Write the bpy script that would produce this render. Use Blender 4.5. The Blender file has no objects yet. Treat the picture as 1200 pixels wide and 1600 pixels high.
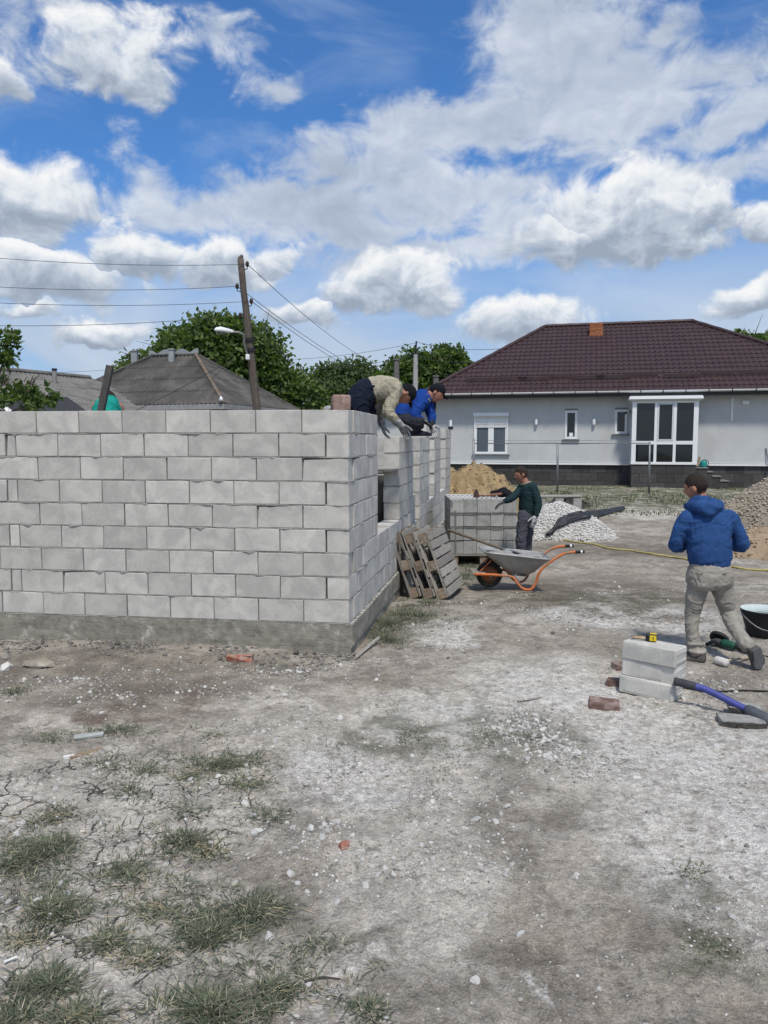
import bpy, math, random
import numpy as np
from mathutils import Vector, Matrix

random.seed(7)
rng = np.random.default_rng(7)
S = bpy.context.scene
COL = S.collection
PI = math.pi
V = Vector

# ------------------------------------------------------------------ camera
F, PIT, CZ = 1200.0, 0.0906, 1.79          # focal length in photo pixels, pitch, eye height
cam_d = bpy.data.cameras.new('camera')
cam_d.sensor_fit = 'VERTICAL'; cam_d.sensor_height = 36; cam_d.lens = 36 * F / 1600
cam_d.clip_start = 0.05; cam_d.clip_end = 3000
cam = bpy.data.objects.new('camera', cam_d)
cam.location = (0, 0, CZ); cam.rotation_euler = (PI / 2 - PIT, 0, 0)
COL.objects.link(cam); S.camera = cam


def P(px, py, d):
    """point of the place seen at photo pixel (px, py), d metres ahead"""
    x, y = (px - 600) / F, -(py - 800) / F
    c, s = math.cos(PIT), math.sin(PIT)
    wy = c + y * s; wz = y * c - s
    return V((x / wy * d, d, CZ + wz / wy * d))


# ------------------------------------------------------------------ light
SUN_EL = math.radians(60)
sun_xy = V((0.16, -0.98)).normalized()
sun_dir = V((sun_xy.x * math.cos(SUN_EL), sun_xy.y * math.cos(SUN_EL), math.sin(SUN_EL)))
sun_l = bpy.data.lights.new('sun', 'SUN')
sun_l.energy = 2.6; sun_l.angle = math.radians(6); sun_l.color = (1, 0.93, 0.83)
sun_o = bpy.data.objects.new('sun', sun_l)
sun_o.rotation_euler = (-sun_dir).to_track_quat('-Z', 'Y').to_euler()
sun_o.location = (-10, -10, 20)
COL.objects.link(sun_o)

S.view_settings.view_transform = 'Standard'
S.view_settings.look = 'None'
S.view_settings.exposure = 0.30
S.view_settings.gamma = 1.0
S.view_settings.use_curve_mapping = False

# ------------------------------------------------------------------ sky
W = bpy.data.worlds.new('World'); S.world = W; W.use_nodes = True
SKY_STRENGTH = 0.1


class NT:
    def __init__(s, tree): s.t = tree; s.n = tree.nodes; s.l = tree.links
    def node(s, typ, **kw):
        n = s.n.new(typ)
        for k, v in kw.items(): setattr(n, k, v)
        return n
    def put(s, sock, v):
        if v is None: return
        if hasattr(v, 'is_linked') or isinstance(v, bpy.types.NodeSocket): s.l.new(v, sock)
        else:
            if isinstance(v, (tuple, list)) and len(v) == 3 and sock.type == 'RGBA': v = (*v, 1)
            sock.default_value = v
    def math(s, op, a, b=None, c=None, clamp=False):
        n = s.node('ShaderNodeMath', operation=op, use_clamp=clamp)
        for i, v in enumerate((a, b, c)): s.put(n.inputs[i], v)
        return n.outputs[0]
    def vm(s, op, a, b=None, c=None, scale=None):
        n = s.node('ShaderNodeVectorMath', operation=op)
        for i, v in enumerate((a, b, c)): s.put(n.inputs[i], v)
        if scale is not None: s.put(n.inputs['Scale'], scale)
        return n.outputs['Value'] if op in ('LENGTH', 'DISTANCE', 'DOT_PRODUCT') else n.outputs[0]
    def noise(s, vec, scale, detail=4, rough=0.5, dist=0.0, dim='3D', out=0, lac=2.0):
        n = s.node('ShaderNodeTexNoise', noise_dimensions=dim)
        s.put(n.inputs['Vector'], vec); s.put(n.inputs['Scale'], scale)
        n.inputs['Detail'].default_value = detail; n.inputs['Roughness'].default_value = rough
        n.inputs['Distortion'].default_value = dist; n.inputs['Lacunarity'].default_value = lac
        return n.outputs[out]
    def voro(s, vec, scale, feature='F1', out='Distance', rand=1.0, dim='3D'):
        n = s.node('ShaderNodeTexVoronoi', feature=feature, voronoi_dimensions=dim)
        s.put(n.inputs['Vector'], vec); s.put(n.inputs['Scale'], scale)
        n.inputs['Randomness'].default_value = rand
        return n.outputs[out]
    def mr(s, v, a, b, c=0.0, d=1.0, interp='SMOOTHSTEP'):
        n = s.node('ShaderNodeMapRange', interpolation_type=interp)
        for i, x in enumerate((v, a, b, c, d)): s.put(n.inputs[i], x)
        return n.outputs[0]
    def mix(s, f, a, b, mode='MIX'):
        n = s.node('ShaderNodeMix', data_type='RGBA', blend_type=mode)
        s.put(n.inputs[0], f); s.put(n.inputs[6], a); s.put(n.inputs[7], b)
        return n.outputs[2]
    def comb(s, x, y, z=0.0):
        n = s.node('ShaderNodeCombineXYZ')
        for i, v in enumerate((x, y, z)): s.put(n.inputs[i], v)
        return n.outputs[0]
    def sep(s, v):
        n = s.node('ShaderNodeSeparateXYZ'); s.put(n.inputs[0], v); return n.outputs
    def mapping(s, vec, loc=(0, 0, 0), rot=(0, 0, 0), sc=(1, 1, 1), typ='TEXTURE'):
        n = s.node('ShaderNodeMapping', vector_type=typ)
        s.put(n.inputs[0], vec); n.inputs['Location'].default_value = loc
        n.inputs['Rotation'].default_value = rot; n.inputs['Scale'].default_value = sc
        return n.outputs[0]


def sky_uv(px, py):
    p = P(px, py, 1.0); h = math.hypot(p.x, p.y)
    return math.atan2(p.x, p.y), (p.z - CZ) / h


# clouds: where they stand (as seen in the photo), half width, half height, tilt, weight
HEAPS = [        # cumulus with bright heads and flat grey feet
    (185, 100, 116, 78, 0, .75), (5, 140, 34, 42, 0, .85), (15, 330, 112, 84, 0, 1.0), (70, 445, 128, 62, 0, 1.1), (215, 412, 70, 52, 0, 1.0),
    (345, 425, 74, 40, 0, .95), (425, 412, 44, 28, 0, .8), (145, 524, 64, 24, 0, .9), (25, 492, 56, 16, 0, .7), (615, 458, 116, 64, 0, 1.15),
    (470, 498, 58, 30, 0, .9), (815, 522, 118, 60, 0, 1.1), (985, 360, 142, 86, 0, 1.15), (890, 380, 110, 44, 0, .9),
    (1105, 345, 52, 50, 0, .9), (1205, 350, 56, 42, 0, .85), (1190, 475, 62, 36, 0, .9),
]
BANKS = [        # softer layered cloud behind them
    (880, 75, 150, 130, 0, 1.1), (960, 150, 150, 100, 10, 1.0), (775, 190, 170, 66, 10, 1.0), (630, 205, 175, 52, 6, .95), (600, 262, 190, 50, 6, .9),
    (700, 300, 230, 52, 0, .9), (470, 320, 210, 44, 4, .85), (330, 340, 190, 38, 3, .8), (232, 275, 70, 36, -30, .45), (560, 352, 200, 40, 3, .8),
    (680, 392, 320, 30, 4, .75), (1120, 190, 140, 38, 18, .8), (1150, 120, 110, 56, 10, .6), (1110, 275, 170, 36, 4, .75), (350, 75, 70, 34, -8, .45),
    (420, 124, 44, 24, 0, .55), (100, 18, 130, 36, 0, .5), (15, 60, 44, 70, 0, .5), (1045, 55, 40, 44, 0, .7), (790, 345, 110, 44, 0, .75),
]


def cloud_field(t, q, blobs, flat):
    """greatest of the blob strengths, and how high up in its own heap the point lies"""
    acc = hgt = None
    for px, py, rx, ry, rot, wt in blobs:
        u, v = sky_uv(px, py)
        m = t.mapping(q, (u, v, 0), (0, 0, math.radians(rot)), (rx / F * 1.12, ry / F * 1.12, 1))
        if flat:
            y = t.sep(m)[1]
            m = t.vm('MULTIPLY', m, t.comb(1.0, t.math('MULTIPLY_ADD', t.math('LESS_THAN', y, 0.0), .9, 1.0), 0))
        f = t.math('MULTIPLY_ADD', t.vm('LENGTH', m), -wt, wt)
        if acc is None:
            acc = f; hgt = y if flat else None
        else:
            if flat:
                mx = t.node('ShaderNodeMix', data_type='FLOAT')
                t.l.new(t.math('GREATER_THAN', f, acc), mx.inputs[0]); t.l.new(hgt, mx.inputs[2]); t.l.new(y, mx.inputs[3]); hgt = mx.outputs[0]
                acc = t.math('MAXIMUM', acc, f)
            else: acc = t.math('SMOOTH_MAX', acc, f, .16)
    return acc, hgt


def build_sky():
    t = NT(W.node_tree); t.n.clear()
    out = t.node('ShaderNodeOutputWorld'); bg = t.node('ShaderNodeBackground')
    bg.inputs[1].default_value = SKY_STRENGTH
    t.l.new(bg.outputs[0], out.inputs[0])
    sky = t.node('ShaderNodeTexSky', sky_type='NISHITA')
    sky.sun_disc = False; sky.sun_elevation = SUN_EL
    sky.sun_rotation = math.atan2(sun_xy.x, sun_xy.y)
    sky.air_density = 1.0; sky.dust_density = 1.0; sky.ozone_density = 2.5
    k = .89 / SKY_STRENGTH
    tc = t.node('ShaderNodeTexCoord')
    x, y, z = t.sep(tc.outputs['Generated'])
    hyp = t.math('SQRT', t.math('ADD', t.math('MULTIPLY', x, x), t.math('MULTIPLY', y, y)))
    u = t.math('ARCTAN2', x, y)
    v = t.math('MINIMUM', t.math('DIVIDE', z, t.math('MAXIMUM', hyp, .05)), 4.0)
    p = t.comb(u, v, 0)
    wn = t.noise(p, 10.0, 4, .55, out=1, dim='2D')
    q = t.vm('MULTIPLY', t.vm('ADD', p, t.vm('SCALE', t.vm('SUBTRACT', wn, (.5, .5, .5)), scale=.075)), (1, 1, 0))
    ps = t.vm('MULTIPLY', p, (1, 1.25, 0))
    b0 = t.noise(ps, 15.0, 8, .60, .3, dim='2D')
    b1 = t.noise(t.vm('ADD', ps, (-.007, .016, 0)), 15.0, 6, .60, .3, dim='2D')
    relief = t.math('SUBTRACT', b0, b1)
    soft = t.noise(t.vm('MULTIPLY', p, (1.0, 1.9, 0)), 5.0, 5, .55, .5, dim='2D')
    # beyond the view the same broken cloud goes on
    far = t.math('MAXIMUM', t.mr(t.math('ABSOLUTE', u), .52, .8), t.mr(v, .60, .9))
    gen = t.math('MULTIPLY_ADD', t.noise(p, 2.6, 2, .5, dim='2D'), 3.4, -1.45)
    gen = t.math('ADD', gen, t.math('MULTIPLY_ADD', far, 3.0, -3.0))
    # air: deep blue overhead, milky low down
    blue = t.mix(1.0, sky.outputs[0], (.46, .83, 1.22), 'MULTIPLY')
    veil = t.math('MULTIPLY', t.mr(v, .34, .10), t.mr(soft, .22, .55, .62, 1.0))
    col = t.mix(t.math('MULTIPLY', veil, .95), blue, t.mix(soft, (.36 * k, .455 * k, .60 * k), (.54 * k, .62 * k, .735 * k)))
    thin = t.math('MULTIPLY', t.mr(soft, .50, .85), .30)
    col = t.mix(thin, col, (.50 * k, .60 * k, .74 * k))
    # banks
    A, _ = cloud_field(t, q, BANKS, False)
    A = t.math('MAXIMUM', A, gen)
    A = t.math('ADD', A, t.math('MULTIPLY_ADD', b0, 1.35, -.73))
    aA = t.math('MULTIPLY', t.mr(A, -.12, .50), .92)
    sh = t.math('ADD', t.math('MULTIPLY', relief, .70), t.math('MULTIPLY_ADD', soft, -1.1, 1.06))
    sh = t.math('ADD', sh, t.math('MULTIPLY', t.mr(A, .15, .9), -.12))
    cA = t.node('ShaderNodeValToRGB'); cr = cA.color_ramp
    cr.elements[0].position = .12; cr.elements[0].color = (.36, .42, .52, 1); cr.elements[1].position = .92; cr.elements[1].color = (.72, .76, .81, 1)
    e = cr.elements.new(.5); e.color = (.50, .56, .66, 1)
    t.l.new(sh, cA.inputs[0])
    col = t.mix(aA, col, t.vm('SCALE', cA.outputs[0], scale=k))
    # heaps
    B, hg = cloud_field(t, q, HEAPS, True)
    B = t.math('ADD', B, t.math('MULTIPLY_ADD', b0, 1.0, -.50))
    aB = t.mr(B, -.03, .36)
    aB = t.math('MULTIPLY', aB, t.mr(hg, -1.0, -.45, .55, 1.0))
    sB = t.math('ADD', t.math('MULTIPLY_ADD', hg, .54, .39), t.math('MULTIPLY', relief, 1.0))
    sB = t.math('ADD', sB, t.math('MULTIPLY', t.mr(B, .1, .75), -.10))
    cB = t.node('ShaderNodeValToRGB'); cr = cB.color_ramp
    cr.elements[0].position = .12; cr.elements[0].color = (.30, .36, .45, 1); cr.elements[1].position = .80; cr.elements[1].color = (.84, .85, .86, 1)
    e = cr.elements.new(.36); e.color = (.47, .53, .62, 1)
    e = cr.elements.new(.56); e.color = (.69, .73, .78, 1)
    t.l.new(sB, cB.inputs[0])
    col = t.mix(aB, col, t.vm('SCALE', cB.outputs[0], scale=k))
    # below the horizon: dull earth
    col = t.mix(t.mr(z, -.03, -.005), (.13 * k, .12 * k, .11 * k), col)
    t.l.new(col, bg.inputs[0])
    W.cycles.sampling_method = 'MANUAL'; W.cycles.sample_map_resolution = 512


build_sky()


# ------------------------------------------------------------------ number noise
def _hash(ix, iy, iz, seed):
    h = (ix.astype(np.uint32) * np.uint32(374761393) + iy.astype(np.uint32) * np.uint32(668265263)
         + iz.astype(np.uint32) * np.uint32(2246822519) + np.uint32((seed * 3266489917) % 4294967296))
    h = (h ^ (h >> np.uint32(13))) * np.uint32(1274126177)
    h = h ^ (h >> np.uint32(16))
    return h.astype(np.float64) / 4294967295.0


def vnoise(p, seed=0):
    p = np.asarray(p, float); f = np.floor(p); r = p - f; r = r * r * (3 - 2 * r)
    i = f.astype(np.int64)
    o = 0
    for dx in (0, 1):
        for dy in (0, 1):
            for dz in (0, 1):
                w = (r[:, 0] if dx else 1 - r[:, 0]) * (r[:, 1] if dy else 1 - r[:, 1]) * (r[:, 2] if dz else 1 - r[:, 2])
                o = o + w * _hash(i[:, 0] + dx, i[:, 1] + dy, i[:, 2] + dz, seed)
    return o * 2 - 1


def fbm(p, octv=4, seed=0, gain=.5):
    a, o, q = 1.0, 0.0, np.asarray(p, float)
    for k in range(octv):
        o = o + a * vnoise(q, seed + k); q = q * 2.03 + 17.3; a *= gain
    return o


def sst(a, b, x):
    t = np.clip((x - a) / (b - a), 0, 1); return t * t * (3 - 2 * t)


C0 = V((-0.2902, 6.3533, 0)); TH, THR = 0.1351, 0.1656     # corner of the new walls, their two bearings
UL = V((-math.cos(TH), math.sin(TH), 0)); NL = V((math.sin(TH), math.cos(TH), 0))
UR = V((math.sin(THR), math.cos(THR), 0)); NR = V((-math.cos(THR), math.sin(THR), 0))
ZB = 0.2575                                                # top of the foundation


def gh(x, y, fine=True):
    x = np.asarray(x, float); y = np.asarray(y, float)
    z = -0.14 * sst(7.5, 11.5, y) * (1 - sst(17, 24, y)) + .12 * sst(20, 27, y) * (1 - sst(60, 90, y))
    p = np.stack([x, y, np.zeros_like(x)], -1).reshape(-1, 3)
    n = .022 * fbm(p * .9, 3, 3) + .012 * fbm(p * 3.1, 3, 11)
    if fine: n = n + .006 * fbm(p * 13, 3, 23) + .0035 * fbm(p * 45, 2, 31)
    near = np.exp(-((x + 2.9) / 2.2) ** 2 - ((y - 6.45) / .35) ** 2) * .05
    return z + n.reshape(x.shape) * np.clip(1.6 - y / 60, .4, 1) + near


def gz(x, y): return float(gh(np.array([x]), np.array([y]))[0])


def G(px, py):
    z = 0.0
    for _ in range(6):
        a = P(px, py, 1.0); d = (z - CZ) / (a.z - CZ)
        p = P(px, py, d); z = gz(p.x, p.y)
    return V((p.x, p.y, z))


# ------------------------------------------------------------------ mesh helpers
class MB:
    def __init__(s): s.v = []; s.f = []
    def add(s, vs, fs):
        o = len(s.v); s.v += [tuple(v) for v in vs]; s.f += [tuple(i + o for i in f) for f in fs]
    def box(s, c, size, M=None, bev=0.0, jit=0.0):
        c = V(c); hx, hy, hz = size[0] / 2, size[1] / 2, size[2] / 2
        if bev <= 0:
            vs = [V((x, y, z)) for x in (-hx, hx) for y in (-hy, hy) for z in (-hz, hz)]
            fs = [(0, 1, 3, 2), (4, 6, 7, 5), (0, 4, 5, 1), (2, 3, 7, 6), (0, 2, 6, 4), (1, 5, 7, 3)]
        else:
            vs, idx = [], {}
            for sx in (-1, 1):
                for sy in (-1, 1):
                    for sz in (-1, 1):
                        for ax in range(3):
                            p = [sx * (hx - bev), sy * (hy - bev), sz * (hz - bev)]
                            p[ax] = (sx, sy, sz)[ax] * (hx, hy, hz)[ax]
                            idx[(sx, sy, sz, ax)] = len(vs); vs.append(V(p))
            fs = []
            for ax in range(3):
                b, d = [(1, 2), (2, 0), (0, 1)][ax]
                for sg in (-1, 1):
                    q = []
                    for (e, f) in ((-1, -1), (1, -1), (1, 1), (-1, 1)):
                        k = [0, 0, 0]; k[ax] = sg; k[b] = e; k[d] = f; q.append(idx[(*k, ax)])
                    fs.append(tuple(q if sg > 0 else q[::-1]))
                for e in (-1, 1):
                    for f in (-1, 1):
                        k0 = [0, 0, 0]; k1 = [0, 0, 0]
                        k0[ax], k1[ax] = -1, 1; k0[b] = k1[b] = e; k0[d] = k1[d] = f
                        q = [idx[(*k0, b)], idx[(*k1, b)], idx[(*k1, d)], idx[(*k0, d)]]
                        fs.append(tuple(q if e * f < 0 else q[::-1]))
            for sx in (-1, 1):
                for sy in (-1, 1):
                    for sz in (-1, 1):
                        q = [idx[(sx, sy, sz, a)] for a in range(3)]
                        fs.append(tuple(q if sx * sy * sz > 0 else q[::-1]))
        if jit: vs = [v + V((random.uniform(-jit, jit), random.uniform(-jit, jit), random.uniform(-jit, jit))) for v in vs]
        if M is not None: vs = [M @ v for v in vs]
        s.add([v + c for v in vs], fs)
    def loft(s, rings, closed=True, cap=True):
        n = len(rings[0]); o = len(s.v)
        for r in rings: s.v += [tuple(p) for p in r]
        for i in range(len(rings) - 1):
            for j in range(n if closed else n - 1):
                a, b = o + i * n + j, o + i * n + (j + 1) % n
                s.f.append((a, b, b + n, a + n))
        if cap and closed:
            s.f.append(tuple(o + j for j in range(n))[::-1])
            s.f.append(tuple(o + (len(rings) - 1) * n + j for j in range(n)))
    def tube(s, pts, r, n=8, dome=False, cap=True):
        pts = [V(p) for p in pts]
        rs = list(r) if isinstance(r, (list, tuple)) else [r] * len(pts)
        if dome:
            a = (pts[0] - pts[1]).normalized(); b = (pts[-1] - pts[-2]).normalized()
            pre, post = [], []
            for k in (1, .75, .4):
                pre.append((pts[0] + a * rs[0] * k, rs[0] * math.sqrt(max(1 - k * k, .004))))
                post.append((pts[-1] + b * rs[-1] * k, rs[-1] * math.sqrt(max(1 - k * k, .004))))
            pts = [q[0] for q in pre] + pts + [q[0] for q in post[::-1]]
            rs = [q[1] for q in pre] + rs + [q[1] for q in post[::-1]]
        rings = []; up = None
        for i, p in enumerate(pts):
            t = (pts[min(i + 1, len(pts) - 1)] - pts[max(i - 1, 0)])
            t = t.normalized() if t.length > 1e-9 else V((0, 0, 1))
            if up is None: up = V((0, 0, 1)) if abs(t.z) < .9 else V((1, 0, 0))
            a = t.cross(up)
            if a.length < 1e-6: a = t.orthogonal()
            a.normalize(); b = a.cross(t).normalized(); up = b
            rings.append([p + (a * math.cos(2 * PI * j / n) + b * math.sin(2 * PI * j / n)) * rs[i] for j in range(n)])
        s.loft(rings, cap=cap)
    def lathe(s, c, prof, n=24, axis=None, cap=True):
        c = V(c); R = V((0, 0, 1)).rotation_difference(V(axis)).to_matrix() if axis is not None else Matrix.Identity(3)
        s.loft([[c + R @ V((r * math.cos(2 * PI * j / n), r * math.sin(2 * PI * j / n), z)) for j in range(n)] for r, z in prof], cap=cap)
    def prism(s, poly, a, b):
        """poly: list of points on one face; a: offset; b: second offset"""
        n = len(poly); o = len(s.v)
        s.v += [tuple(V(p) + V(a)) for p in poly] + [tuple(V(p) + V(b)) for p in poly]
        s.f += [(o + i, o + (i + 1) % n, o + n + (i + 1) % n, o + n + i) for i in range(n)]
        s.f += [tuple(o + i for i in range(n))[::-1], tuple(o + n + i for i in range(n))]
    def xf(s, M, start=0):
        s.v[start:] = [tuple(M @ V(p)) for p in s.v[start:]]
    def build(s, name, mat, parent=None, smooth=False, fix=True):
        me = bpy.data.meshes.new(name); me.from_pydata(s.v, [], s.f); me.update()
        if fix:
            import bmesh
            bm = bmesh.new(); bm.from_mesh(me); bmesh.ops.recalc_face_normals(bm, faces=bm.faces); bm.to_mesh(me); bm.free()
        return link(name, me, mat, parent, smooth)


def link(name, me, mat, parent=None, smooth=False):
    if mat is not None and len(me.materials) == 0: me.materials.append(mat)
    if smooth: me.polygons.foreach_set('use_smooth', [True] * len(me.polygons))
    o = bpy.data.objects.new(name, me); COL.objects.link(o)
    if parent is not None:
        o.parent = parent
        L = world_loc(parent); o.matrix_parent_inverse = Matrix.Translation(-L)
    return o


def world_loc(o):
    # every parent here is only moved, never turned, when children built in place are hung on it
    return o['_base'] if False else V(o.location)


def arr_obj(name, v, f, mat, parent=None, smooth=False):
    me = bpy.data.meshes.new(name)
    v = np.asarray(v, np.float32); f = np.asarray(f, np.int32); k = f.shape[1]
    me.vertices.add(len(v)); me.vertices.foreach_set('co', v.ravel())
    me.loops.add(f.size); me.loops.foreach_set('vertex_index', f.ravel())
    me.polygons.add(len(f)); me.polygons.foreach_set('loop_start', np.arange(0, f.size, k, dtype=np.int32))
    me.update(calc_edges=True); me.validate()
    return link(name, me, mat, parent, smooth)


def empty(name, loc, label, cat, group=None):
    o = bpy.data.objects.new(name, None); o.location = loc; COL.objects.link(o); o.empty_display_size = .1
    return tag(o, label, cat, group)


def tag(o, label=None, cat=None, group=None, kind=None):
    if label: o['label'] = label
    if cat: o['category'] = cat
    if group: o['group'] = group
    if kind: o['kind'] = kind
    return o


def frame(loc, rz=0, M=None):
    m = Matrix.Translation(loc) @ Matrix.Rotation(rz, 4, 'Z')
    return m @ M if M is not None else m


# ------------------------------------------------------------------ materials
MATS = {}


def M(name, col, rough=.85, var=.25, ns=12.0, bump=.0, bs=80.0, metal=0.0, orand=0.0, col2=None, c2n=(.5, .7), c2s=None, stretch=None, island=0.0, spec=.3):
    if name in MATS: return MATS[name]
    m = bpy.data.materials.new(name); m.use_nodes = True; MATS[name] = m
    t = NT(m.node_tree); b = t.n['Principled BSDF']
    b.inputs['Roughness'].default_value = rough; b.inputs['Metallic'].default_value = metal
    b.inputs['Specular IOR Level'].default_value = spec
    tc = t.node('ShaderNodeTexCoord').outputs['Object']
    oi = t.node('ShaderNodeObjectInfo').outputs['Random']
    vec = t.vm('ADD', tc, t.comb(t.math('MULTIPLY', oi, 37.0), t.math('MULTIPLY', oi, 11.0), 0)) if orand else tc
    if stretch: vec = t.vm('MULTIPLY', vec, stretch)
    n = t.noise(vec, ns, 6, .6)
    c = col
    if col2 is not None:
        n2 = t.noise(vec, c2s or ns * .6, 5, .65, .3)
        c = t.mix(t.mr(n2, c2n[0], c2n[1]), col, col2)
    f = t.mr(n, .25, .75, 1 - var, 1 + var, 'LINEAR')
    if orand: f = t.math('MULTIPLY', f, t.mr(oi, 0, 1, 1 - orand, 1 + orand, 'LINEAR'))
    if island: f = t.math('MULTIPLY', f, t.mr(t.node('ShaderNodeNewGeometry').outputs['Random Per Island'], 0, 1, 1 - island, 1 + island, 'LINEAR'))
    c = t.vm('SCALE', t.mix(0.0, c, (0, 0, 0)) if not isinstance(c, bpy.types.NodeSocket) else c, scale=f)
    t.l.new(c, b.inputs['Base Color'])
    if bump:
        bn = t.node('ShaderNodeBump'); bn.inputs['Strength'].default_value = bump; bn.inputs['Distance'].default_value = .01
        t.l.new(t.noise(vec, bs, 5, .65), bn.inputs['Height']); t.l.new(bn.outputs[0], b.inputs['Normal'])
    return m


def concrete_block_mat(name, base, tint):
    m = bpy.data.materials.new(name); m.use_nodes = True
    t = NT(m.node_tree); b = t.n['Principled BSDF']; b.inputs['Roughness'].default_value = .92
    b.inputs['Specular IOR Level'].default_value = .15
    tc = t.node('ShaderNodeTexCoord').outputs['Object']
    oi = t.node('ShaderNodeObjectInfo').outputs['Random']
    vec = t.vm('ADD', tc, t.comb(t.math('MULTIPLY', oi, 53.0), t.math('MULTIPLY', oi, 17.0), t.math('MULTIPLY', oi, 29.0)))
    big = t.noise(vec, 5.5, 5, .6, .6)
    c = t.mix(t.mr(big, .36, .66), tint, base)
    grain = t.noise(vec, 170, 3, .75)
    c = t.vm('SCALE', c, scale=t.mr(grain, .3, .7, .86, 1.14, 'LINEAR'))
    pit = t.voro(vec, 70, 'F1')
    pitm = t.math('MULTIPLY', t.mr(pit, .17, .05), t.mr(t.noise(vec, 9, 3, .6), .42, .62))
    c = t.mix(t.math('MULTIPLY', pitm, .85), c, (.13, .13, .12))
    smear = t.noise(t.vm('MULTIPLY', vec, (1, 1, 5.0)), 9, 5, .7, 1.2)
    c = t.mix(t.math('MULTIPLY', t.mr(smear, .64, .80), .55), c, (.20, .195, .185))
    pale = t.noise(t.vm('ADD', vec, (9, 3, 1)), 15, 6, .75, .8)
    c = t.mix(t.math('MULTIPLY', t.mr(pale, .66, .8), .5), c, (.62, .62, .60))
    c = t.vm('SCALE', c, scale=t.mr(oi, 0, 1, .86, 1.08, 'LINEAR'))
    t.l.new(c, b.inputs['Base Color'])
    bn = t.node('ShaderNodeBump'); bn.inputs['Strength'].default_value = .5; bn.inputs['Distance'].default_value = .004
    h = t.math('ADD', grain, t.math('MULTIPLY', pitm, -1.3))
    t.l.new(h, bn.inputs['Height']); t.l.new(bn.outputs[0], b.inputs['Normal'])
    MATS[name] = m
    return m


m_block = concrete_block_mat('block_concrete', (.585, .565, .515), (.455, .442, .405))
m_block2 = concrete_block_mat('stacked_block_concrete', (.40, .40, .375), (.31, .31, .29))
m_mortar = M('mortar', (.36, .345, .31), .95, .35, 60, .8, 200)
m_wood_old = M('old_pallet_wood', (.30, .275, .24), .9, .4, 18, .5, 60, orand=.25, col2=(.42, .40, .365), stretch=(6, 1, 6))
m_wood_end = M('brown_pallet_wood', (.215, .165, .12), .9, .4, 25, .5, 90, orand=.3, col2=(.33, .29, .24))
m_wood = M('plank_wood', (.27, .20, .13), .9, .35, 20, .4, 60, orand=.2, stretch=(5, 5, 1))
m_pole = M('weathered_pole_wood', (.10, .082, .066), .9, .4, 8, .6, 40, col2=(.17, .15, .13), stretch=(8, 8, 1))
m_orange = M('orange_paint', (.55, .155, .045), .6, .25, 14, .2, 80, col2=(.30, .20, .14), c2n=(.52, .66))
m_rubber = M('black_rubber', (.022, .021, .020), .8, .4, 30, .3, 90, col2=(.09, .085, .075), c2n=(.52, .8))
m_galv = M('galvanised_steel', (.36, .365, .355), .55, .3, 9, .2, 50, metal=.35, col2=(.45, .44, .41), c2n=(.5, .75))
m_wet_mortar = M('fresh_mortar', (.30, .295, .28), .9, .3, 25, .9, 60)
m_dark = M('dark_plastic', (.02, .021, .023), .6, .3, 30, .1, 80)
m_white = M('white_pvc', (.78, .79, .79), .45, .06, 6)
m_metal = M('grey_steel', (.22, .225, .23), .5, .25, 20, .1, 90, metal=.6)
m_skin = M('skin', (.36, .17, .115), .6, .15, 40, .1, 200)
m_hair = M('dark_hair', (.030, .020, .015), .75, .5, 90, .8, 300)
m_glove = M('dusty_work_glove', (.50, .50, .50), .9, .35, 45, .3, 200, col2=(.12, .12, .125), c2n=(.52, .64))
m_darkglove = M('dark_glove', (.05, .052, .055), .9, .35, 45, .3, 200, col2=(.45, .45, .45), c2n=(.55, .66))


def cloth(name, col, col2=None, var=.22, weave=420, wave=None):
    if name in MATS: return MATS[name]
    m = M(name, col, .95, var, 14, .25, weave, col2=col2, c2n=(.55, .75), spec=.1)
    return m


# ================================================================== GROUND
def blob_mask(t, vec, blobs, soft=.6):
    acc = None
    for (px, py, rx, ry, rot) in blobs:
        c = G(px, py); d = c.y
        sx = rx / F * d; sy = max(ry * d * d / (F * CZ), .05)
        m = t.mapping(vec, (c.x, c.y, 0), (0, 0, math.radians(rot)), (sx, sy, 1000))
        f = t.mr(t.vm('LENGTH', m), 1.25, soft)
        acc = f if acc is None else t.math('MAXIMUM', acc, f)
    return acc


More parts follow.
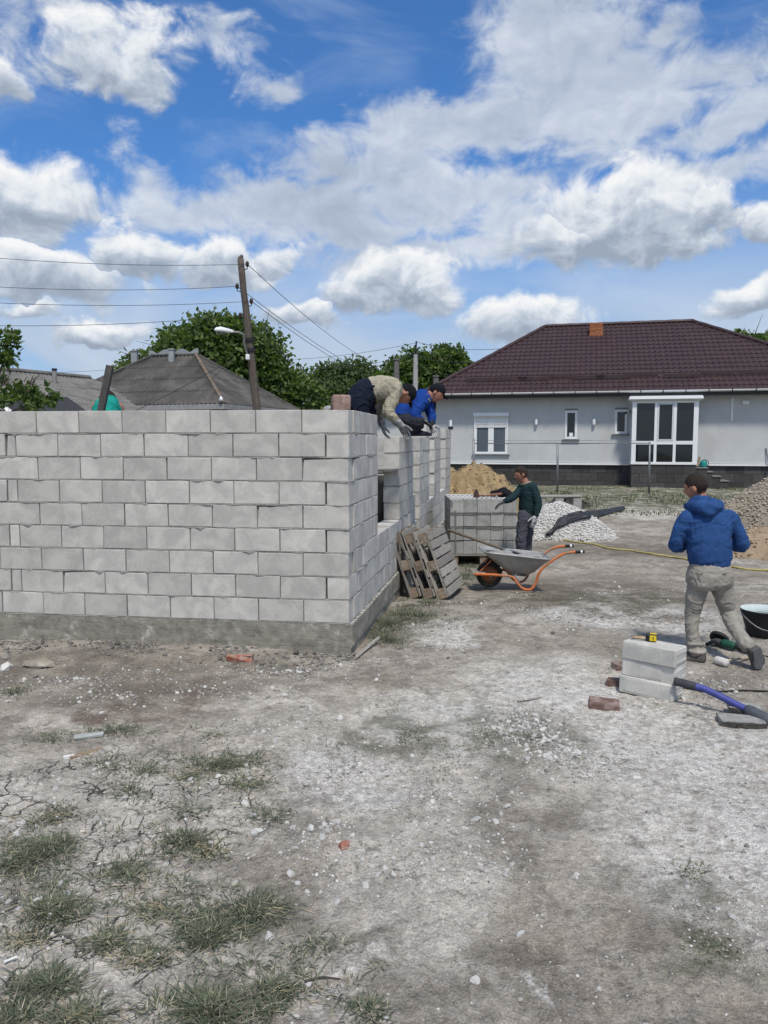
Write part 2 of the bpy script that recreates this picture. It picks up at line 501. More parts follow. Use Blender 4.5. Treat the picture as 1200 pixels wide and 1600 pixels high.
def ground_mat():
    m = bpy.data.materials.new('dusty_ground'); m.use_nodes = True
    t = NT(m.node_tree); b = t.n['Principled BSDF']; b.inputs['Roughness'].default_value = .97
    b.inputs['Specular IOR Level'].default_value = .1
    o = t.node('ShaderNodeTexCoord').outputs['Object']
    warp = t.vm('SCALE', t.vm('SUBTRACT', t.noise(o, 1.6, 4, .6, out=1), (.5, .5, .5)), scale=.9)
    ow = t.vm('ADD', o, warp)
    n1 = t.noise(o, .75, 7, .62, .3); n2 = t.noise(o, 3.6, 8, .68, .2); n3 = t.noise(o, 21, 6, .7)
    n4 = t.noise(o, 110, 4, .7); nd = t.noise(t.vm('ADD', o, (31, 7, 0)), 1.5, 8, .7, .5)
    pale = (.57, .525, .455); brown = (.325, .282, .226); dark = (.138, .117, .092); white = (.66, .635, .585)
    # broad pale / brown ground
    a_pale = blob_mask(t, ow, [(560, 1150, 260, 90, 0), (150, 1270, 330, 110, 0), (150, 1470, 260, 160, 0), (640, 1300, 130, 200, 0), (860, 1060, 180, 60, 0),
                               (1090, 1230, 260, 190, 0), (650, 1420, 90, 150, 0), (1000, 800, 60, 8, 0)])
    mixv = t.math('ADD', t.math('MULTIPLY', n1, .55), t.math('MULTIPLY', n2, .6))
    mixv = t.math('ADD', mixv, t.math('MULTIPLY', a_pale, .19))
    c = t.mix(t.mr(mixv, .42, .68), brown, pale)
    # dark humus patches, also the strip below the wall
    a_dark = blob_mask(t, ow, [(230, 1085, 190, 32, 0), (120, 1045, 260, 26, 0), (800, 1500, 120, 50, 0), (860, 1290, 90, 26, 0),
                               (960, 930, 190, 60, 0), (1080, 1440, 110, 40, 0), (640, 1570, 130, 40, 0), (1000, 860, 250, 14, 0), (420, 1050, 90, 14, 0)])
    dk = t.math('MULTIPLY', t.mr(t.math('ADD', n2, t.math('MULTIPLY', nd, .5)), .62, .86), .8)
    dk = t.math('MAXIMUM', dk, t.math('MULTIPLY', a_dark, t.mr(t.math('ADD', n2, t.math('MULTIPLY', n3, .3)), .42, .72)))
    c = t.mix(t.math('MULTIPLY', t.math('MULTIPLY', dk, .85), t.math('MULTIPLY_ADD', a_pale, -.45, 1.0)), c, dark)
    a_red = blob_mask(t, ow, [(230, 1105, 130, 22, 8), (150, 1120, 60, 14, 0)])
    c = t.mix(t.math('MULTIPLY', a_red, t.mr(n2, .4, .65, 0, .6)), c, (.13, .075, .055))
    # lime dust
    a_dust = blob_mask(t, ow, [(880, 1070, 150, 46, 0), (720, 1130, 150, 60, 6), (1090, 1180, 240, 130, 0), (1120, 1330, 190, 130, 0), (990, 965, 170, 26, 0), (690, 990, 70, 26, 0),
                               (560, 1210, 120, 60, 0), (790, 1560, 16, 24, 0), (540, 1560, 60, 60, 0)])
    ds = t.math('MULTIPLY', a_dust, t.mr(t.math('ADD', t.math('MULTIPLY', nd, .6), t.math('MULTIPLY', n3, .45)), .44, .60))
    c = t.mix(t.math('MULTIPLY', ds, .85), c, white)
    c = t.mix(t.mr(t.math('ADD', nd, t.math('MULTIPLY', n3, .25)), .76, .88, 0, .5), c, white)
    # grassy earth near the house and the little lawn strip
    y = t.sep(o)[1]
    lawn = t.math('MULTIPLY', t.mr(y, 19.5, 22.5), t.mr(n2, .36, .56))
    c = t.mix(t.math('MULTIPLY', lawn, .8), c, (.085, .105, .05))
    # moss and trodden weeds tint some patches
    a_moss = blob_mask(t, ow, [(640, 1145, 110, 46, 0), (790, 1150, 130, 50, 0), (640, 965, 70, 30, 0), (700, 890, 70, 40, 0), (380, 1430, 90, 50, 0), (1090, 1390, 90, 40, 0), (1120, 1490, 90, 40, 0), (900, 935, 200, 20, 0)])
    c = t.mix(t.math('MULTIPLY', a_moss, t.mr(t.math('ADD', n2, t.math('MULTIPLY', n3, .45)), .58, .86, 0, .7)), c, (.095, .098, .058))
    blot = t.noise(t.vm('ADD', o, (3, 11, 0)), 11, 6, .72, .6)
    c = t.mix(t.mr(blot, .55, .66, 0, .58), c, dark)
    c = t.mix(t.mr(blot, .40, .28, 0, .45), c, pale)
    # fine grain and crumbs
    c = t.vm('SCALE', c, scale=t.mr(n3, .25, .75, .68, 1.32, 'LINEAR'))
    c = t.vm('SCALE', c, scale=t.mr(n4, .25, .75, .72, 1.28, 'LINEAR'))
    c = t.vm('SCALE', c, scale=t.mr(t.noise(o, 330, 2, .7), .3, .7, .78, 1.22, 'LINEAR'))
    for sc_, lo_, hi_ in ((48, .92, 1.09), (120, .85, 1.16)):
        oj = t.vm('ADD', o, t.vm('SCALE', t.noise(o, sc_ * .7, 2, .5, out=1), scale=.35 / sc_))
        c = t.vm('SCALE', c, scale=t.mr(t.sep(t.voro(oj, sc_, 'F1', 'Color'))[0], 0, 1, lo_, hi_, 'LINEAR'))
    v1 = t.voro(o, 75, 'F1'); v1c = t.voro(o, 75, 'F1', 'Color')
    sel = t.mr(t.sep(v1c)[0], .72, .76)
    speck = t.math('MULTIPLY', t.math('MULTIPLY', t.mr(v1, .30, .22), sel), t.mr(t.math('ADD', n2, t.math('MULTIPLY', ds, .3)), .42, .6))
    c = t.mix(t.math('MULTIPLY', speck, .75), c, (.58, .565, .53))
    v2 = t.voro(o, 160, 'F1'); v2c = t.voro(o, 160, 'F1', 'Color')
    speck2 = t.math('MULTIPLY', t.mr(v2, .34, .24), t.mr(t.sep(v2c)[1], .66, .7))
    c = t.mix(t.math('MULTIPLY', speck2, .4), c, (.07, .065, .06))
    # drying cracks in the bare clay
    cw = t.vm('ADD', o, t.vm('SCALE', t.vm('SUBTRACT', t.noise(o, 9, 4, .6, out=1), (.5, .5, .5)), scale=.11))
    e1 = t.voro(cw, 5.2, 'DISTANCE_TO_EDGE'); e2 = t.voro(cw, 12.5, 'DISTANCE_TO_EDGE')
    a_cr = blob_mask(t, o, [(130, 1270, 330, 120, 0), (60, 1420, 260, 140, 0), (330, 1230, 120, 70, 0), (180, 1540, 180, 60, 0)])
    crk = t.math('MAXIMUM', t.mr(e1, .026, .005), t.math('MULTIPLY', t.mr(e2, .022, .005), t.mr(n2, .45, .6)))
    crk = t.math('MULTIPLY', t.math('MULTIPLY', crk, a_cr), t.mr(t.noise(o, 4.5, 3, .5), .44, .56))
    c = t.mix(t.math('MULTIPLY', crk, .85), c, (.055, .048, .042))
    t.l.new(c, b.inputs['Base Color'])
    h = t.math('ADD', t.math('MULTIPLY', n3, 1.0), t.math('MULTIPLY', n4, .35))
    h = t.math('ADD', h, t.math('MULTIPLY', speck, .35))
    h = t.math('ADD', h, t.math('MULTIPLY', t.voro(o, 60, 'F1'), -.18))
    h = t.math('SUBTRACT', h, t.math('MULTIPLY', crk, 1.3))
    bn = t.node('ShaderNodeBump'); bn.inputs['Strength'].default_value = .95; bn.inputs['Distance'].default_value = .028
    t.l.new(h, bn.inputs['Height']); t.l.new(bn.outputs[0], b.inputs['Normal'])
    return m


def build_ground():
    ys = np.concatenate([np.linspace(-6, 1.6, 24)[:-1], 1.6 * (45 / 1.6) ** np.linspace(0, 1, 540), np.linspace(46, 120, 40), np.linspace(130, 1500, 30)])
    s = np.concatenate([[-12, -4, -2.2, -1.5], np.linspace(-1.1, 1.1, 480), [1.5, 2.2, 4, 12]])
    Y, Sx = np.meshgrid(ys, s, indexing='ij')
    wid = np.maximum(np.abs(Y), 1.2) * .62 + .5
    X = Sx * wid
    Z = gh(X, Y)
    far = sst(60, 140, Y); Z = Z * (1 - far)
    nr, nc = Y.shape
    v = np.stack([X, Y, Z], -1).reshape(-1, 3)
    i = np.arange(nr - 1)[:, None] * nc + np.arange(nc - 1)[None, :]
    f = np.stack([i, i + 1, i + nc + 1, i + nc], -1).reshape(-1, 4)
    o = arr_obj('ground', v, f, ground_mat(), smooth=True)
    o['kind'] = 'structure'


build_ground()

# ================================================================== THE NEW BLOCK WALLS
PITCH, CH, BT = 0.3947, 0.2, 0.19
_bm = {}


def block_mesh(L, variant, grooved=False, T=BT, H=.188, mat=None):
    key = (round(L, 3), variant, grooved, T, H, mat.name if mat else '')
    if key in _bm: return _bm[key]
    st = random.getstate(); random.seed(hash((round(L * 1000), variant, grooved)) % 9973)
    mb = MB(); mb.box((0, 0, 0), (L, T, H), bev=.0035, jit=.0016)
    if grooved:                                  # tongue ribs on the block ends
        for e in (-1, 1):
            for y in (-.058, .062):
                mb.box((e * (L / 2 + .002), y, 0), (.012, .03, H - .012), bev=.003)
    # one knocked corner
    if variant == 1:
        k = min(range(24), key=lambda q: (V(mb.v[q]) - V((L / 2, T / 2 * (1 if variant == 1 else -1), H / 2))).length)
        for q in range(24):
            d = (V(mb.v[q]) - V((L / 2, T / 2 * (1 if variant == 1 else -1), H / 2))).length
            if d < .02: mb.v[q] = tuple(V(mb.v[q]) - V((.012, .006 * (1 if variant == 1 else -1), .012)))
    random.setstate(st)
    me = bpy.data.meshes.new('block'); me.from_pydata(mb.v, [], mb.f); me.update()
    me.materials.append(mat or m_block)
    _bm[key] = me
    return me


house_new = empty('block_building', (C0.x, C0.y, 0), 'half built grey concrete block building with open window gaps on a poured foundation', 'building')


def put_block(c, rz, L, grooved=False):
    v = random.randrange(9)
    me = block_mesh(L, v, grooved)
    o = bpy.data.objects.new('block', me); COL.objects.link(o); o.parent = house_new
    o.matrix_parent_inverse = Matrix.Translation(-house_new.location)
    o.location = c + V((random.gauss(0, .0012), random.gauss(0, .0012), random.gauss(0, .001)))
    flip = PI if random.random() < .5 and not grooved else 0
    o.rotation_euler = (random.gauss(0, .003), random.gauss(0, .003), rz + flip + random.gauss(0, .004))


def course(k, start, dirv, inw, rz, s0, s1, offset, joints):
    """one course of blocks between s0 and s1, bond joints at offset + n * PITCH"""
    cuts = [s0]
    n0 = math.ceil((s0 - offset) / PITCH - 1e-6)
    s = offset + n0 * PITCH
    while s < s1 - 1e-6:
        if s - cuts[-1] > .045: cuts.append(s)
        s += PITCH
    if s1 - cuts[-1] < .045: cuts[-1] = s1
    else: cuts.append(s1)
    for a, b in zip(cuts[:-1], cuts[1:]):
        g = .004
        put_block(C0 + dirv * ((a + b) / 2) + inw * (BT / 2) + V((0, 0, ZB + k * CH + .106)), rz, round(b - a - 2 * g, 3))
    joints += [(start, c) for c in cuts[1:-1]]
    return cuts


def mortar_strip(mb, dirv, inw, s0, s1, z, seed):
    n = max(int((s1 - s0) / .022), 2)
    ss = np.linspace(s0, s1, n)
    pz = np.stack([ss * 9, np.full(n, z * 7.7), np.full(n, seed)], -1)
    f1 = fbm(pz, 3, 5); f2 = fbm(pz * 2.7 + 9, 3, 9)
    rows = []
    for i, s_ in enumerate(ss):
        d = .006 - .010 * max(0, f1[i]) * 1.3 + .002 * f2[i]            # how far the bed sits back
        drop = .013 * max(0, f2[i] - .40) * 2.0 if d < .003 else 0
        b = C0 + dirv * s_
        top, bot = z + .012, z - .001
        rows.append([b + inw * .012 + V((0, 0, top)), b + inw * d + V((0, 0, top - .001)), b + inw * (d - .002) + V((0, 0, (top + bot) / 2)),
                     b + inw * (d + (.001 if drop == 0 else -.001)) + V((0, 0, bot - drop)), b + inw * .015 + V((0, 0, bot - drop)),
                     b + inw * (BT - .012) + V((0, 0, bot)), b + inw * (BT - .012) + V((0, 0, top))])
    mb.loft(rows, closed=True)


def build_walls():
    rzf, rzr = PI - TH, PI / 2 - THR
    pier_hi = [(0, 1.38), (2.86, 4.17), (4.91, 6.25), (7.03, 8.2), (9.27, 10.59)]
    for k in range(9):
        even = k % 2 == 0                              # front stretcher runs to the corner
        J = []; beds = []; mb = MB()
        z = ZB + k * CH
        # front wall
        LF = 4.45
        if even: cuts = course(k, 'f', UL, NL, rzf, 0.0, LF, 0.0, J)
        else:
            cuts = course(k, 'f', UL, NL, rzf, .2, .2 + 7 * PITCH, .2, J)
            # a narrow filler and then the bond of the cross wall further along
        if not even:
            e = .2 + 7 * PITCH
            # cross wall toe: end of a block of the wall that leaves at right angle
            put_block(C0 + UL * (e + .047) + NL * (BT / 2) + V((0, 0, z + .106)), rzf, .085)
            course(k, 'f', UL, NL, rzf, e + .1, LF, e + .1, J)
        bed = MB(); mortar_strip(bed, UL, NL, 0.0, LF, z, 1); bed.build('mortar_bed', m_mortar, house_new)
        # right wall
        if k < 3: segs = [(0, 4.17), (4.91, 10.59)]
        elif k < 8: segs = pier_hi
        else: segs = [(0, 1.38), (5.75, 6.25), (7.03, 8.2), (9.27, 10.59)]
        for (a, b) in segs:
            off = .2 if even else 0.0
            a0 = .2 if (even and a == 0) else a
            course(k, 'r', UR, NR, rzr, a0, b, off, J)
            bed = MB(); mortar_strip(bed, UR, NR, a, b, z, 2); bed.build('mortar_bed', m_mortar, house_new)
        for w, s_ in J:
            d_, i_ = (UL, NL) if w == 'f' else (UR, NR)
            rz = rzf if w == 'f' else rzr
            c = C0 + d_ * s_ + i_ * (BT / 2 + .0) + V((0, 0, z + .106))
            mb.box(c, (.012, BT - .05, .19), Matrix.Rotation(rz, 3, 'Z'))
        tag(mb.build('mortar_joint', m_mortar, house_new), kind='stuff')
    # toothed stub of the inner wall in the doorway
    for k, (a, b) in enumerate([(4.45, 4.86), (4.45, 4.84), (4.45, 4.67), (4.45, 4.67)]):
        c = C0 + UR * ((a + b) / 2) + NR * (BT / 2 + .03) + V((0, 0, ZB + k * CH + .106))
        put_block(c, rzr, round(b - a, 3), True)
    # inner cross wall, seen through the first window gap
    for k in range(8):
        for q in range(3):
            s_ = BT + .02 + q * PITCH + (.2 if k % 2 else 0)
            if k < 6 and q == 0 and False: continue
            put_block(C0 + UR * 4.62 + NR * (s_ + .195) + V((0, 0, ZB + k * CH + .106)), rzr + PI / 2, .385)
    # foundation: two board lifts, a thin ledge on top
    mb = MB()
    def strip(dirv, inw, s0, s1, z0, z1, out, seed, cap=None):
        n = int((s1 - s0) / .05); ss = np.linspace(s0, s1, n); rows = []
        zs = np.linspace(z0, z1, 7)
        for i, s_ in enumerate(ss):
            r = []
            for j, zz in enumerate(zs):
                nn = fbm([[s_ * 3.5 + seed, zz * 9, seed]], 4, 2)[0] * .007
                r.append(C0 + dirv * s_ - inw * (out + nn) + V((0, 0, zz)))
            r.append(C0 + dirv * s_ + inw * (BT + .05) + V((0, 0, z1))); r.append(C0 + dirv * s_ + inw * (BT + .05) + V((0, 0, z0)))
            rows.append(r)
        mb.loft(rows, closed=True)
    strip(UL, NL, -.024, 4.5, .062, ZB - .002, .006, 1)
    strip(UL, NL, -.014, 4.5, -.5, .06, .017, 4)
    strip(UR, NR, .012, 10.64, .075, ZB - .001, .030, 7)
    strip(UR, NR, .014, 10.63, -.5, .073, .019, 12)
    m = M('foundation_concrete', (.265, .248, .205), .95, .35, 14, .9, 70, col2=(.44, .42, .385), c2n=(.55, .72), c2s=7)
    mb.build('foundation', m, house_new, smooth=False)
    # mortar crust along the ledge on the long side
    mb = MB(); r2 = random.Random(4)
    for q in range(240):
        s_ = r2.uniform(0, 10.5); c = C0 + UR * s_ - NR * r2.uniform(.0, .022) + V((0, 0, ZB + .003))
        add_rock(mb, c, r2.uniform(.008, .02), r2, flat=.5)
    tag(mb.build('mortar_crust', M('pale_mortar_crumbs', (.45, .44, .42), .95, .2, 40), house_new), kind='stuff')


_ICO = None


def ico():
    global _ICO
    if _ICO is None:
        g = (1 + 5 ** .5) / 2
        v = [(-1, g, 0), (1, g, 0), (-1, -g, 0), (1, -g, 0), (0, -1, g), (0, 1, g), (0, -1, -g), (0, 1, -g), (g, 0, -1), (g, 0, 1), (-g, 0, -1), (-g, 0, 1)]
        f = [(0, 11, 5), (0, 5, 1), (0, 1, 7), (0, 7, 10), (0, 10, 11), (1, 5, 9), (5, 11, 4), (11, 10, 2), (10, 7, 6), (7, 1, 8), (3, 9, 4), (3, 4, 2), (3, 2, 6), (3, 6, 8), (3, 8, 9), (4, 9, 5), (2, 4, 11), (6, 2, 10), (8, 6, 7), (9, 8, 1)]
        _ICO = (np.array(v) / np.linalg.norm(v[0]), np.array(f))
    return _ICO


def add_rock(mb, c, r, R, flat=.7):
    v, f = ico()
    a = R.uniform(0, 6.28); sx, sy = R.uniform(.7, 1.35), R.uniform(.6, 1.1)
    ca, sa = math.cos(a), math.sin(a)
    vs = []
    for p in v:
        k = r * R.uniform(.72, 1.12)
        x, y, z = p[0] * k * sx, p[1] * k * sy, p[2] * k * flat
        vs.append((c[0] + x * ca - y * sa, c[1] + x * sa + y * ca, c[2] + z))
    mb.add(vs, [tuple(q) for q in f])


def rocks_np(cs, rs, seed, flat=.65):
    """many stones at once: centres, radii -> vertices, triangles"""
    g = np.random.default_rng(seed); v, f = ico(); n = len(cs)
    a = g.uniform(0, 6.28, n); k = g.uniform(.68, 1.14, (n, 12)) * np.asarray(rs)[:, None]
    sx = g.uniform(.75, 1.4, n)[:, None]; sy = g.uniform(.6, 1.05, n)[:, None]; sz = g.uniform(.75, 1.25, n)[:, None] * flat
    x, y, z = v[:, 0] * k * sx, v[:, 1] * k * sy, v[:, 2] * k * sz
    tl = g.normal(0, .35, n)[:, None]
    x, z = x * np.cos(tl) - z * np.sin(tl), x * np.sin(tl) + z * np.cos(tl)
    ca, sa = np.cos(a)[:, None], np.sin(a)[:, None]
    V_ = np.stack([x * ca - y * sa, x * sa + y * ca, z], -1) + np.asarray(cs)[:, None, :]
    F_ = f[None] + (np.arange(n) * 12)[:, None, None]
    return V_.reshape(-1, 3), F_.reshape(-1, 3)


build_walls()

# bits lying on the corner of the walls
bx = P(533, 640, 6.62); zt = ZB + 9 * CH
o = MB(); o.box((0, 0, 0), (.155, .13, .128), bev=.012, jit=.006)
o = o.build('brick', M('rough_red_stone', (.30, .20, .165), .95, .35, 20, .9, 60, col2=(.36, .31, .27)))
o.location = (bx.x, bx.y, zt + .066); o.rotation_euler = (0, 0, .15)
tag(o, 'rough reddish brick stood on top of the wall corner', 'brick')
o = MB(); add_rock(o, (0, 0, 0), .055, random.Random(3), .55)
o = o.build('mortar_lump', M('pale_rubble', (.42, .41, .39), .95, .25, 30, .6, 80))
q = P(512, 640, 6.6); o.location = (q.x, q.y, zt + .018)
tag(o, 'flat pale rubble lump beside the red brick on the wall', 'rubble')
# small level tool at the far end of the wall top
q = C0 + UR * 10.25 + NR * .1; zt2 = ZB + 9 * CH
t_ = empty('trowel', (q.x, q.y, zt2), 'small trowel with upright white handle left on the far end of the wall', 'trowel')
o = MB(); o.tube([(q.x + .12, q.y, zt2 + .07), (q.x + .12, q.y, zt2 + .2)], .028, 8); o.build('handle', m_white, t_)
o = MB(); o.box((q.x + .12, q.y, zt2 + .035), (.1, .06, .07), bev=.004); o.build('ferrule', m_dark, t_)
o = MB(); o.box((q.x - .06, q.y, zt2 + .014), (.26, .12, .012), bev=.003); o.build('blade', M('rusty_metal', (.24, .12, .08), .8, .3, 30), t_)

# scaffold plank through the first window gap, added black sheet below as interior shade
q0 = C0 + UR * 2.75 + NR * .10
t_ = empty('scaffold_plank', (q0.x, q0.y, 0), 'weathered scaffold plank poking out of the first window gap', 'plank')
for i, (z, dx) in enumerate(((1.455, 0), (1.425, -.05))):
    o = MB(); o.box((q0.x - .72 + dx, q0.y + .1 + .16 * i, z), (1.65, .17, .028), Matrix.Rotation(-.02 + .05 * i, 3, 'Z'), bev=.003, jit=.003)
    o.build('plank', m_wood_old, t_)
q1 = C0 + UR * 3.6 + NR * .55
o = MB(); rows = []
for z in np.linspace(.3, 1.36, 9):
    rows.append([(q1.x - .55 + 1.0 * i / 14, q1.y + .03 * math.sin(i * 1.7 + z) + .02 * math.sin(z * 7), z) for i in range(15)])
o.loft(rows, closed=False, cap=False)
o = o.build('shade_stand_in', m_dark, None, True, fix=False); sm = o.modifiers.new('thick', 'SOLIDIFY'); sm.thickness = .004
tag(o, 'black sheet added for interior shade inside the first window gap below the plank', 'shade_stand_in')

# ================================================================== THE FINISHED HOUSE
HA = V((2.33, 31.0, 0)); HU = V((0.9685, -0.249, 0)); HN = V((0.249, 0.9685, 0))


def hp(px, py, d=0.0):
    """(u, z) on the house front (d metres behind it) under a photo pixel"""
    a = P(px, py, 1.0); o = V((0, 0, CZ)); r = a - o
    q = HA + HN * d
    k = (q - o).dot(HN) / r.dot(HN)
    w = o + r * k
    return (w - HA).dot(HU), w.z


def hw(u, d, z): return HA + HU * u + HN * d + V((0, 0, z))


HRZ = math.atan2(HU.y, HU.x)
HR = Matrix.Rotation(HRZ, 3, 'Z')


def hbox(mb, u0, u1, d0, d1, z0, z1, bev=0.0):
    mb.box(hw((u0 + u1) / 2, (d0 + d1) / 2, (z0 + z1) / 2), (abs(u1 - u0), abs(d1 - d0), abs(z1 - z0)), HR, bev)


m_glass = bpy.data.materials.new('window_glass'); m_glass.use_nodes = True
_b = m_glass.node_tree.nodes['Principled BSDF']
_b.inputs['Base Color'].default_value = (.012, .014, .015, 1); _b.inputs['Roughness'].default_value = .03
_b.inputs['Specular IOR Level'].default_value = .6
m_render = M('grey_render', (.53, .54, .535), .92, .10, 1.2, .15, 300, col2=(.475, .485, .48), c2n=(.4, .8))
m_plinth = M('dark_stone_tile', (.062, .058, .056), .7, .3, 9, .25, 60, orand=.3)
m_roof = M('brown_metal_tile', (.046, .026, .027), .55, .12, 4, .05, 50, col2=(.062, .034, .034), c2n=(.4, .7), spec=.4)
m_fascia = M('dark_fascia', (.05, .047, .047), .7, .1)


def build_house():
    L = 15.6; D = 10.0
    u_l = -0.25
    eave_z = 3.60; base_z = .93
    H = empty('grey_house', hw(L / 2, D / 2, 0), 'single storey grey house with dark brown hipped tile roof and white windows', 'house')
    # walls
    mb = MB(); hbox(mb, u_l, L, 0, .3, base_z + .02, eave_z + .12); hbox(mb, u_l, u_l + .3, .3, D, base_z + .02, eave_z + .12)
    hbox(mb, L - .3, L, .3, D, base_z + .02, eave_z + .12); hbox(mb, u_l + .3, L - .3, D - .3, D, base_z + .02, eave_z + .12)
    wall = mb.build('wall', m_render, H)
    # plinth with separate tiles
    pl_d = .07
    mb = MB(); hbox(mb, u_l + .06, L - .06, pl_d, .3, -.5, base_z + .018); pl = mb.build('plinth', M('plinth_core', (.05, .047, .045), .9), H)
    tm = {}
    def tiles(u0, u1, d, z0, z1, rows, tw, parent, axis='u'):
        hgt = (z1 - z0) / rows
        for r in range(rows):
            off = (r % 2) * tw * .5; u = u0 - off
            while u < u1 - .02:
                a, b = max(u, u0), min(u + tw, u1)
                if b - a > .05:
                    w_ = round(b - a - .008, 3); key = (w_, round(hgt, 3))
                    if key not in tm:
                        m_ = MB(); m_.box((0, 0, 0), (w_, .02, hgt - .008), bev=.003)
                        tm[key] = bpy.data.meshes.new('tile'); tm[key].from_pydata(m_.v, [], m_.f); tm[key].materials.append(m_plinth)
                    o = bpy.data.objects.new('tile', tm[key]); COL.objects.link(o); o.parent = H
                    o.matrix_parent_inverse = Matrix.Translation(-H.location)
                    if axis == 'u':
                        o.location = hw((a + b) / 2, d + random.uniform(-.0015, .0015), z0 + (r + .5) * hgt); o.rotation_euler = (0, 0, HRZ)
                    else:
                        o.location = hw(d, (a + b) / 2, z0 + (r + .5) * hgt); o.rotation_euler = (0, 0, HRZ + PI / 2)
                u += tw
    up0, _ = hp(987, 680, -.95); up1, _ = hp(1090.5, 680, -.95)
    tiles(u_l, up0 + .05, pl_d - .012, -.02, base_z + .015, 3, .6, H)
    tiles(up1 - .05, 13.6, pl_d - .012, -.02, base_z + .015, 3, .6, H)
    # white drip rail
    mb = MB(); hbox(mb, u_l - .02, up0 + .03, -.05, .02, base_z - .01, base_z + .05, .006); hbox(mb, up1 - .03, L, -.05, .02, base_z - .01, base_z + .05, .006)
    hbox(mb, u_l - .01, up0 + .03, -.02, .02, base_z + .085, base_z + .10); hbox(mb, up1 - .03, L, -.02, .02, base_z + .085, base_z + .10)
    mb.build('drip_rail', m_white, H)

    # ---- windows
    def win(pxl, pxr, pyt, pyb, name, sashes=1, sill=True, fw=.055):
        u0, zt = hp(pxl, pyt); u1, zb = hp(pxr, pyb)
        t = MB()
        for a, b, c, d_ in ((u0, u0 + fw, zb, zt), (u1 - fw, u1, zb, zt), (u0 + fw, u1 - fw, zt - fw, zt), (u0 + fw, u1 - fw, zb, zb + fw)):
            hbox(t, a, b, -.035, .03, c, d_, .004)
        if sashes == 2: hbox(t, (u0 + u1) / 2 - .075, (u0 + u1) / 2 + .075, -.033, .03, zb + fw, zt - fw, .004)
        w = t.build(name, m_white, H)
        segs = [(u0 + fw, u1 - fw)] if sashes == 1 else [(u0 + fw, (u0 + u1) / 2 - .075), ((u0 + u1) / 2 + .075, u1 - fw)]
        for a, b in segs:
            t = MB()
            for e in ((a, a + .035, zb + fw, zt - fw), (b - .035, b, zb + fw, zt - fw), (a + .035, b - .035, zb + fw, zb + fw + .035), (a + .035, b - .035, zt - fw - .035, zt - fw)):
                hbox(t, e[0], e[1], -.03, .02, e[2], e[3], .003)
            t.build('sash', m_white, w)
            t = MB(); hbox(t, a + .035, b - .035, -.008, .004, zb + fw + .035, zt - fw - .035)
            t.build('pane', m_glass, w)
        if sill:
            t = MB(); hbox(t, u0 - .1, u1 + .1, -.10, .01, zb - .035, zb - .008, .004); t.build('sill', M('grey_sill', (.20, .205, .21), .6), w)
        return u0, u1, zb, zt, w
    u0, u1, zb, zt, w = win(742, 792.5, 655, 709.5, 'window', 2)
    # curtains drawn behind the panes show as pale folds: built in front of a dark room
    mid = (u0 + u1) / 2
    for a, b in ((u0 + .1, mid - .12), (mid + .12, u1 - .1)):
        t = MB(); rows = []
        for zz in (zb + .1, zt - .1):
            rows.append([hw(a + (b - a) * i / 40, -.0095 + .0015 * math.sin(i * 1.45) * (1 if i % 3 else .4), zz) for i in range(41)])
        t.loft(rows, closed=False, cap=False)
        t.build('curtain', M('grey_blue_curtain', (.085, .11, .135), .5, .45, 5, stretch=(18, 18, .2), spec=.4), w, True, fix=False)
    # roller shutter half down
    zs = hp(742, 668.5)[1]; ztop = hp(742, 651)[1]
    nsl = 7
    for i in range(nsl):
        t = MB(); h_ = (ztop - zs) / nsl
        hbox(t, u0 + .02, u1 - .02, -.052, -.036, zs + i * h_ + .006, zs + (i + 1) * h_ - .004, .004); t.build('shutter_slat', m_white, w)
    t = MB(); hbox(t, u0 - .05, u1 + .05, -.17, 0, ztop, hp(742, 645)[1], .01); t.build('shutter_box', m_white, w)
    for e in (u0, u1):
        t = MB(); hbox(t, e - .025, e + .025, -.06, -.036, zs - .6, ztop); t.build('shutter_rail', m_white, w)
    a = win(883, 901.5, 641.5, 686, 'window', 1); b = win(961, 979.5, 640, 678, 'window', 1)
    for e in (a, b):
        t = MB(); hbox(t, e[0] - .01, e[1] + .01, -.012, -.002, e[3] + .003, e[3] + .07); t.build('lintel', M('grey_sill', ()), H)
    t = MB(); hbox(t, (a[0] + a[1]) / 2 - .06, (a[0] + a[1]) / 2 + .08, -.016, -.009, a[2] + .1, a[2] + .24); t.build('sticker', m_white, a[4])
    # ---- wall lamps, camera, conduit, box
    for px in (838, 928):
        u, z0 = hp(px, 664); z1 = hp(px, 655)[1]
        t = MB(); t.lathe(hw(u, -.09, z0), [(.055, 0), (.06, .02), (.06, z1 - z0 - .05), (.045, z1 - z0)], 12)
        w = t.build('wall_lamp', m_white, H, True)
        t = MB(); hbox(t, u - .03, u + .03, -.06, .0, (z0 + z1) / 2 - .03, (z0 + z1) / 2 + .05); t.build('bracket', m_white, w)
    u, z = hp(978, 644)
    t = MB(); t.tube([hw(u, -.30, z - .03), hw(u + .12, -.16, z + .02), hw(u + .16, -.02, z + .03)], [.055, .05, .03], 10); w = t.build('camera', m_white, H, True)
    t = MB(); t.tube([hw(u - .012, -.33, z - .035), hw(u, -.30, z - .03)], .046, 10); t.build('lens', m_dark, w)
    u, z = hp(1143, 657); z2 = hp(1143, 622)[1]
    t = MB(); hbox(t, u - .035, u + .035, -.03, .0, z, z2, .004); t.build('conduit', m_white, H)
    u, z = hp(1165, 629)
    t = MB(); hbox(t, u - .11, u + .11, -.08, 0, z - .07, z + .07, .01); t.build('junction_box', m_white, H)
    # ---- glazed porch
    d = -.95
    xs = [hp(p, 680, d)[0] for p in (987, 994, 1022, 1026.5, 1052, 1056.5, 1083, 1090.5)]
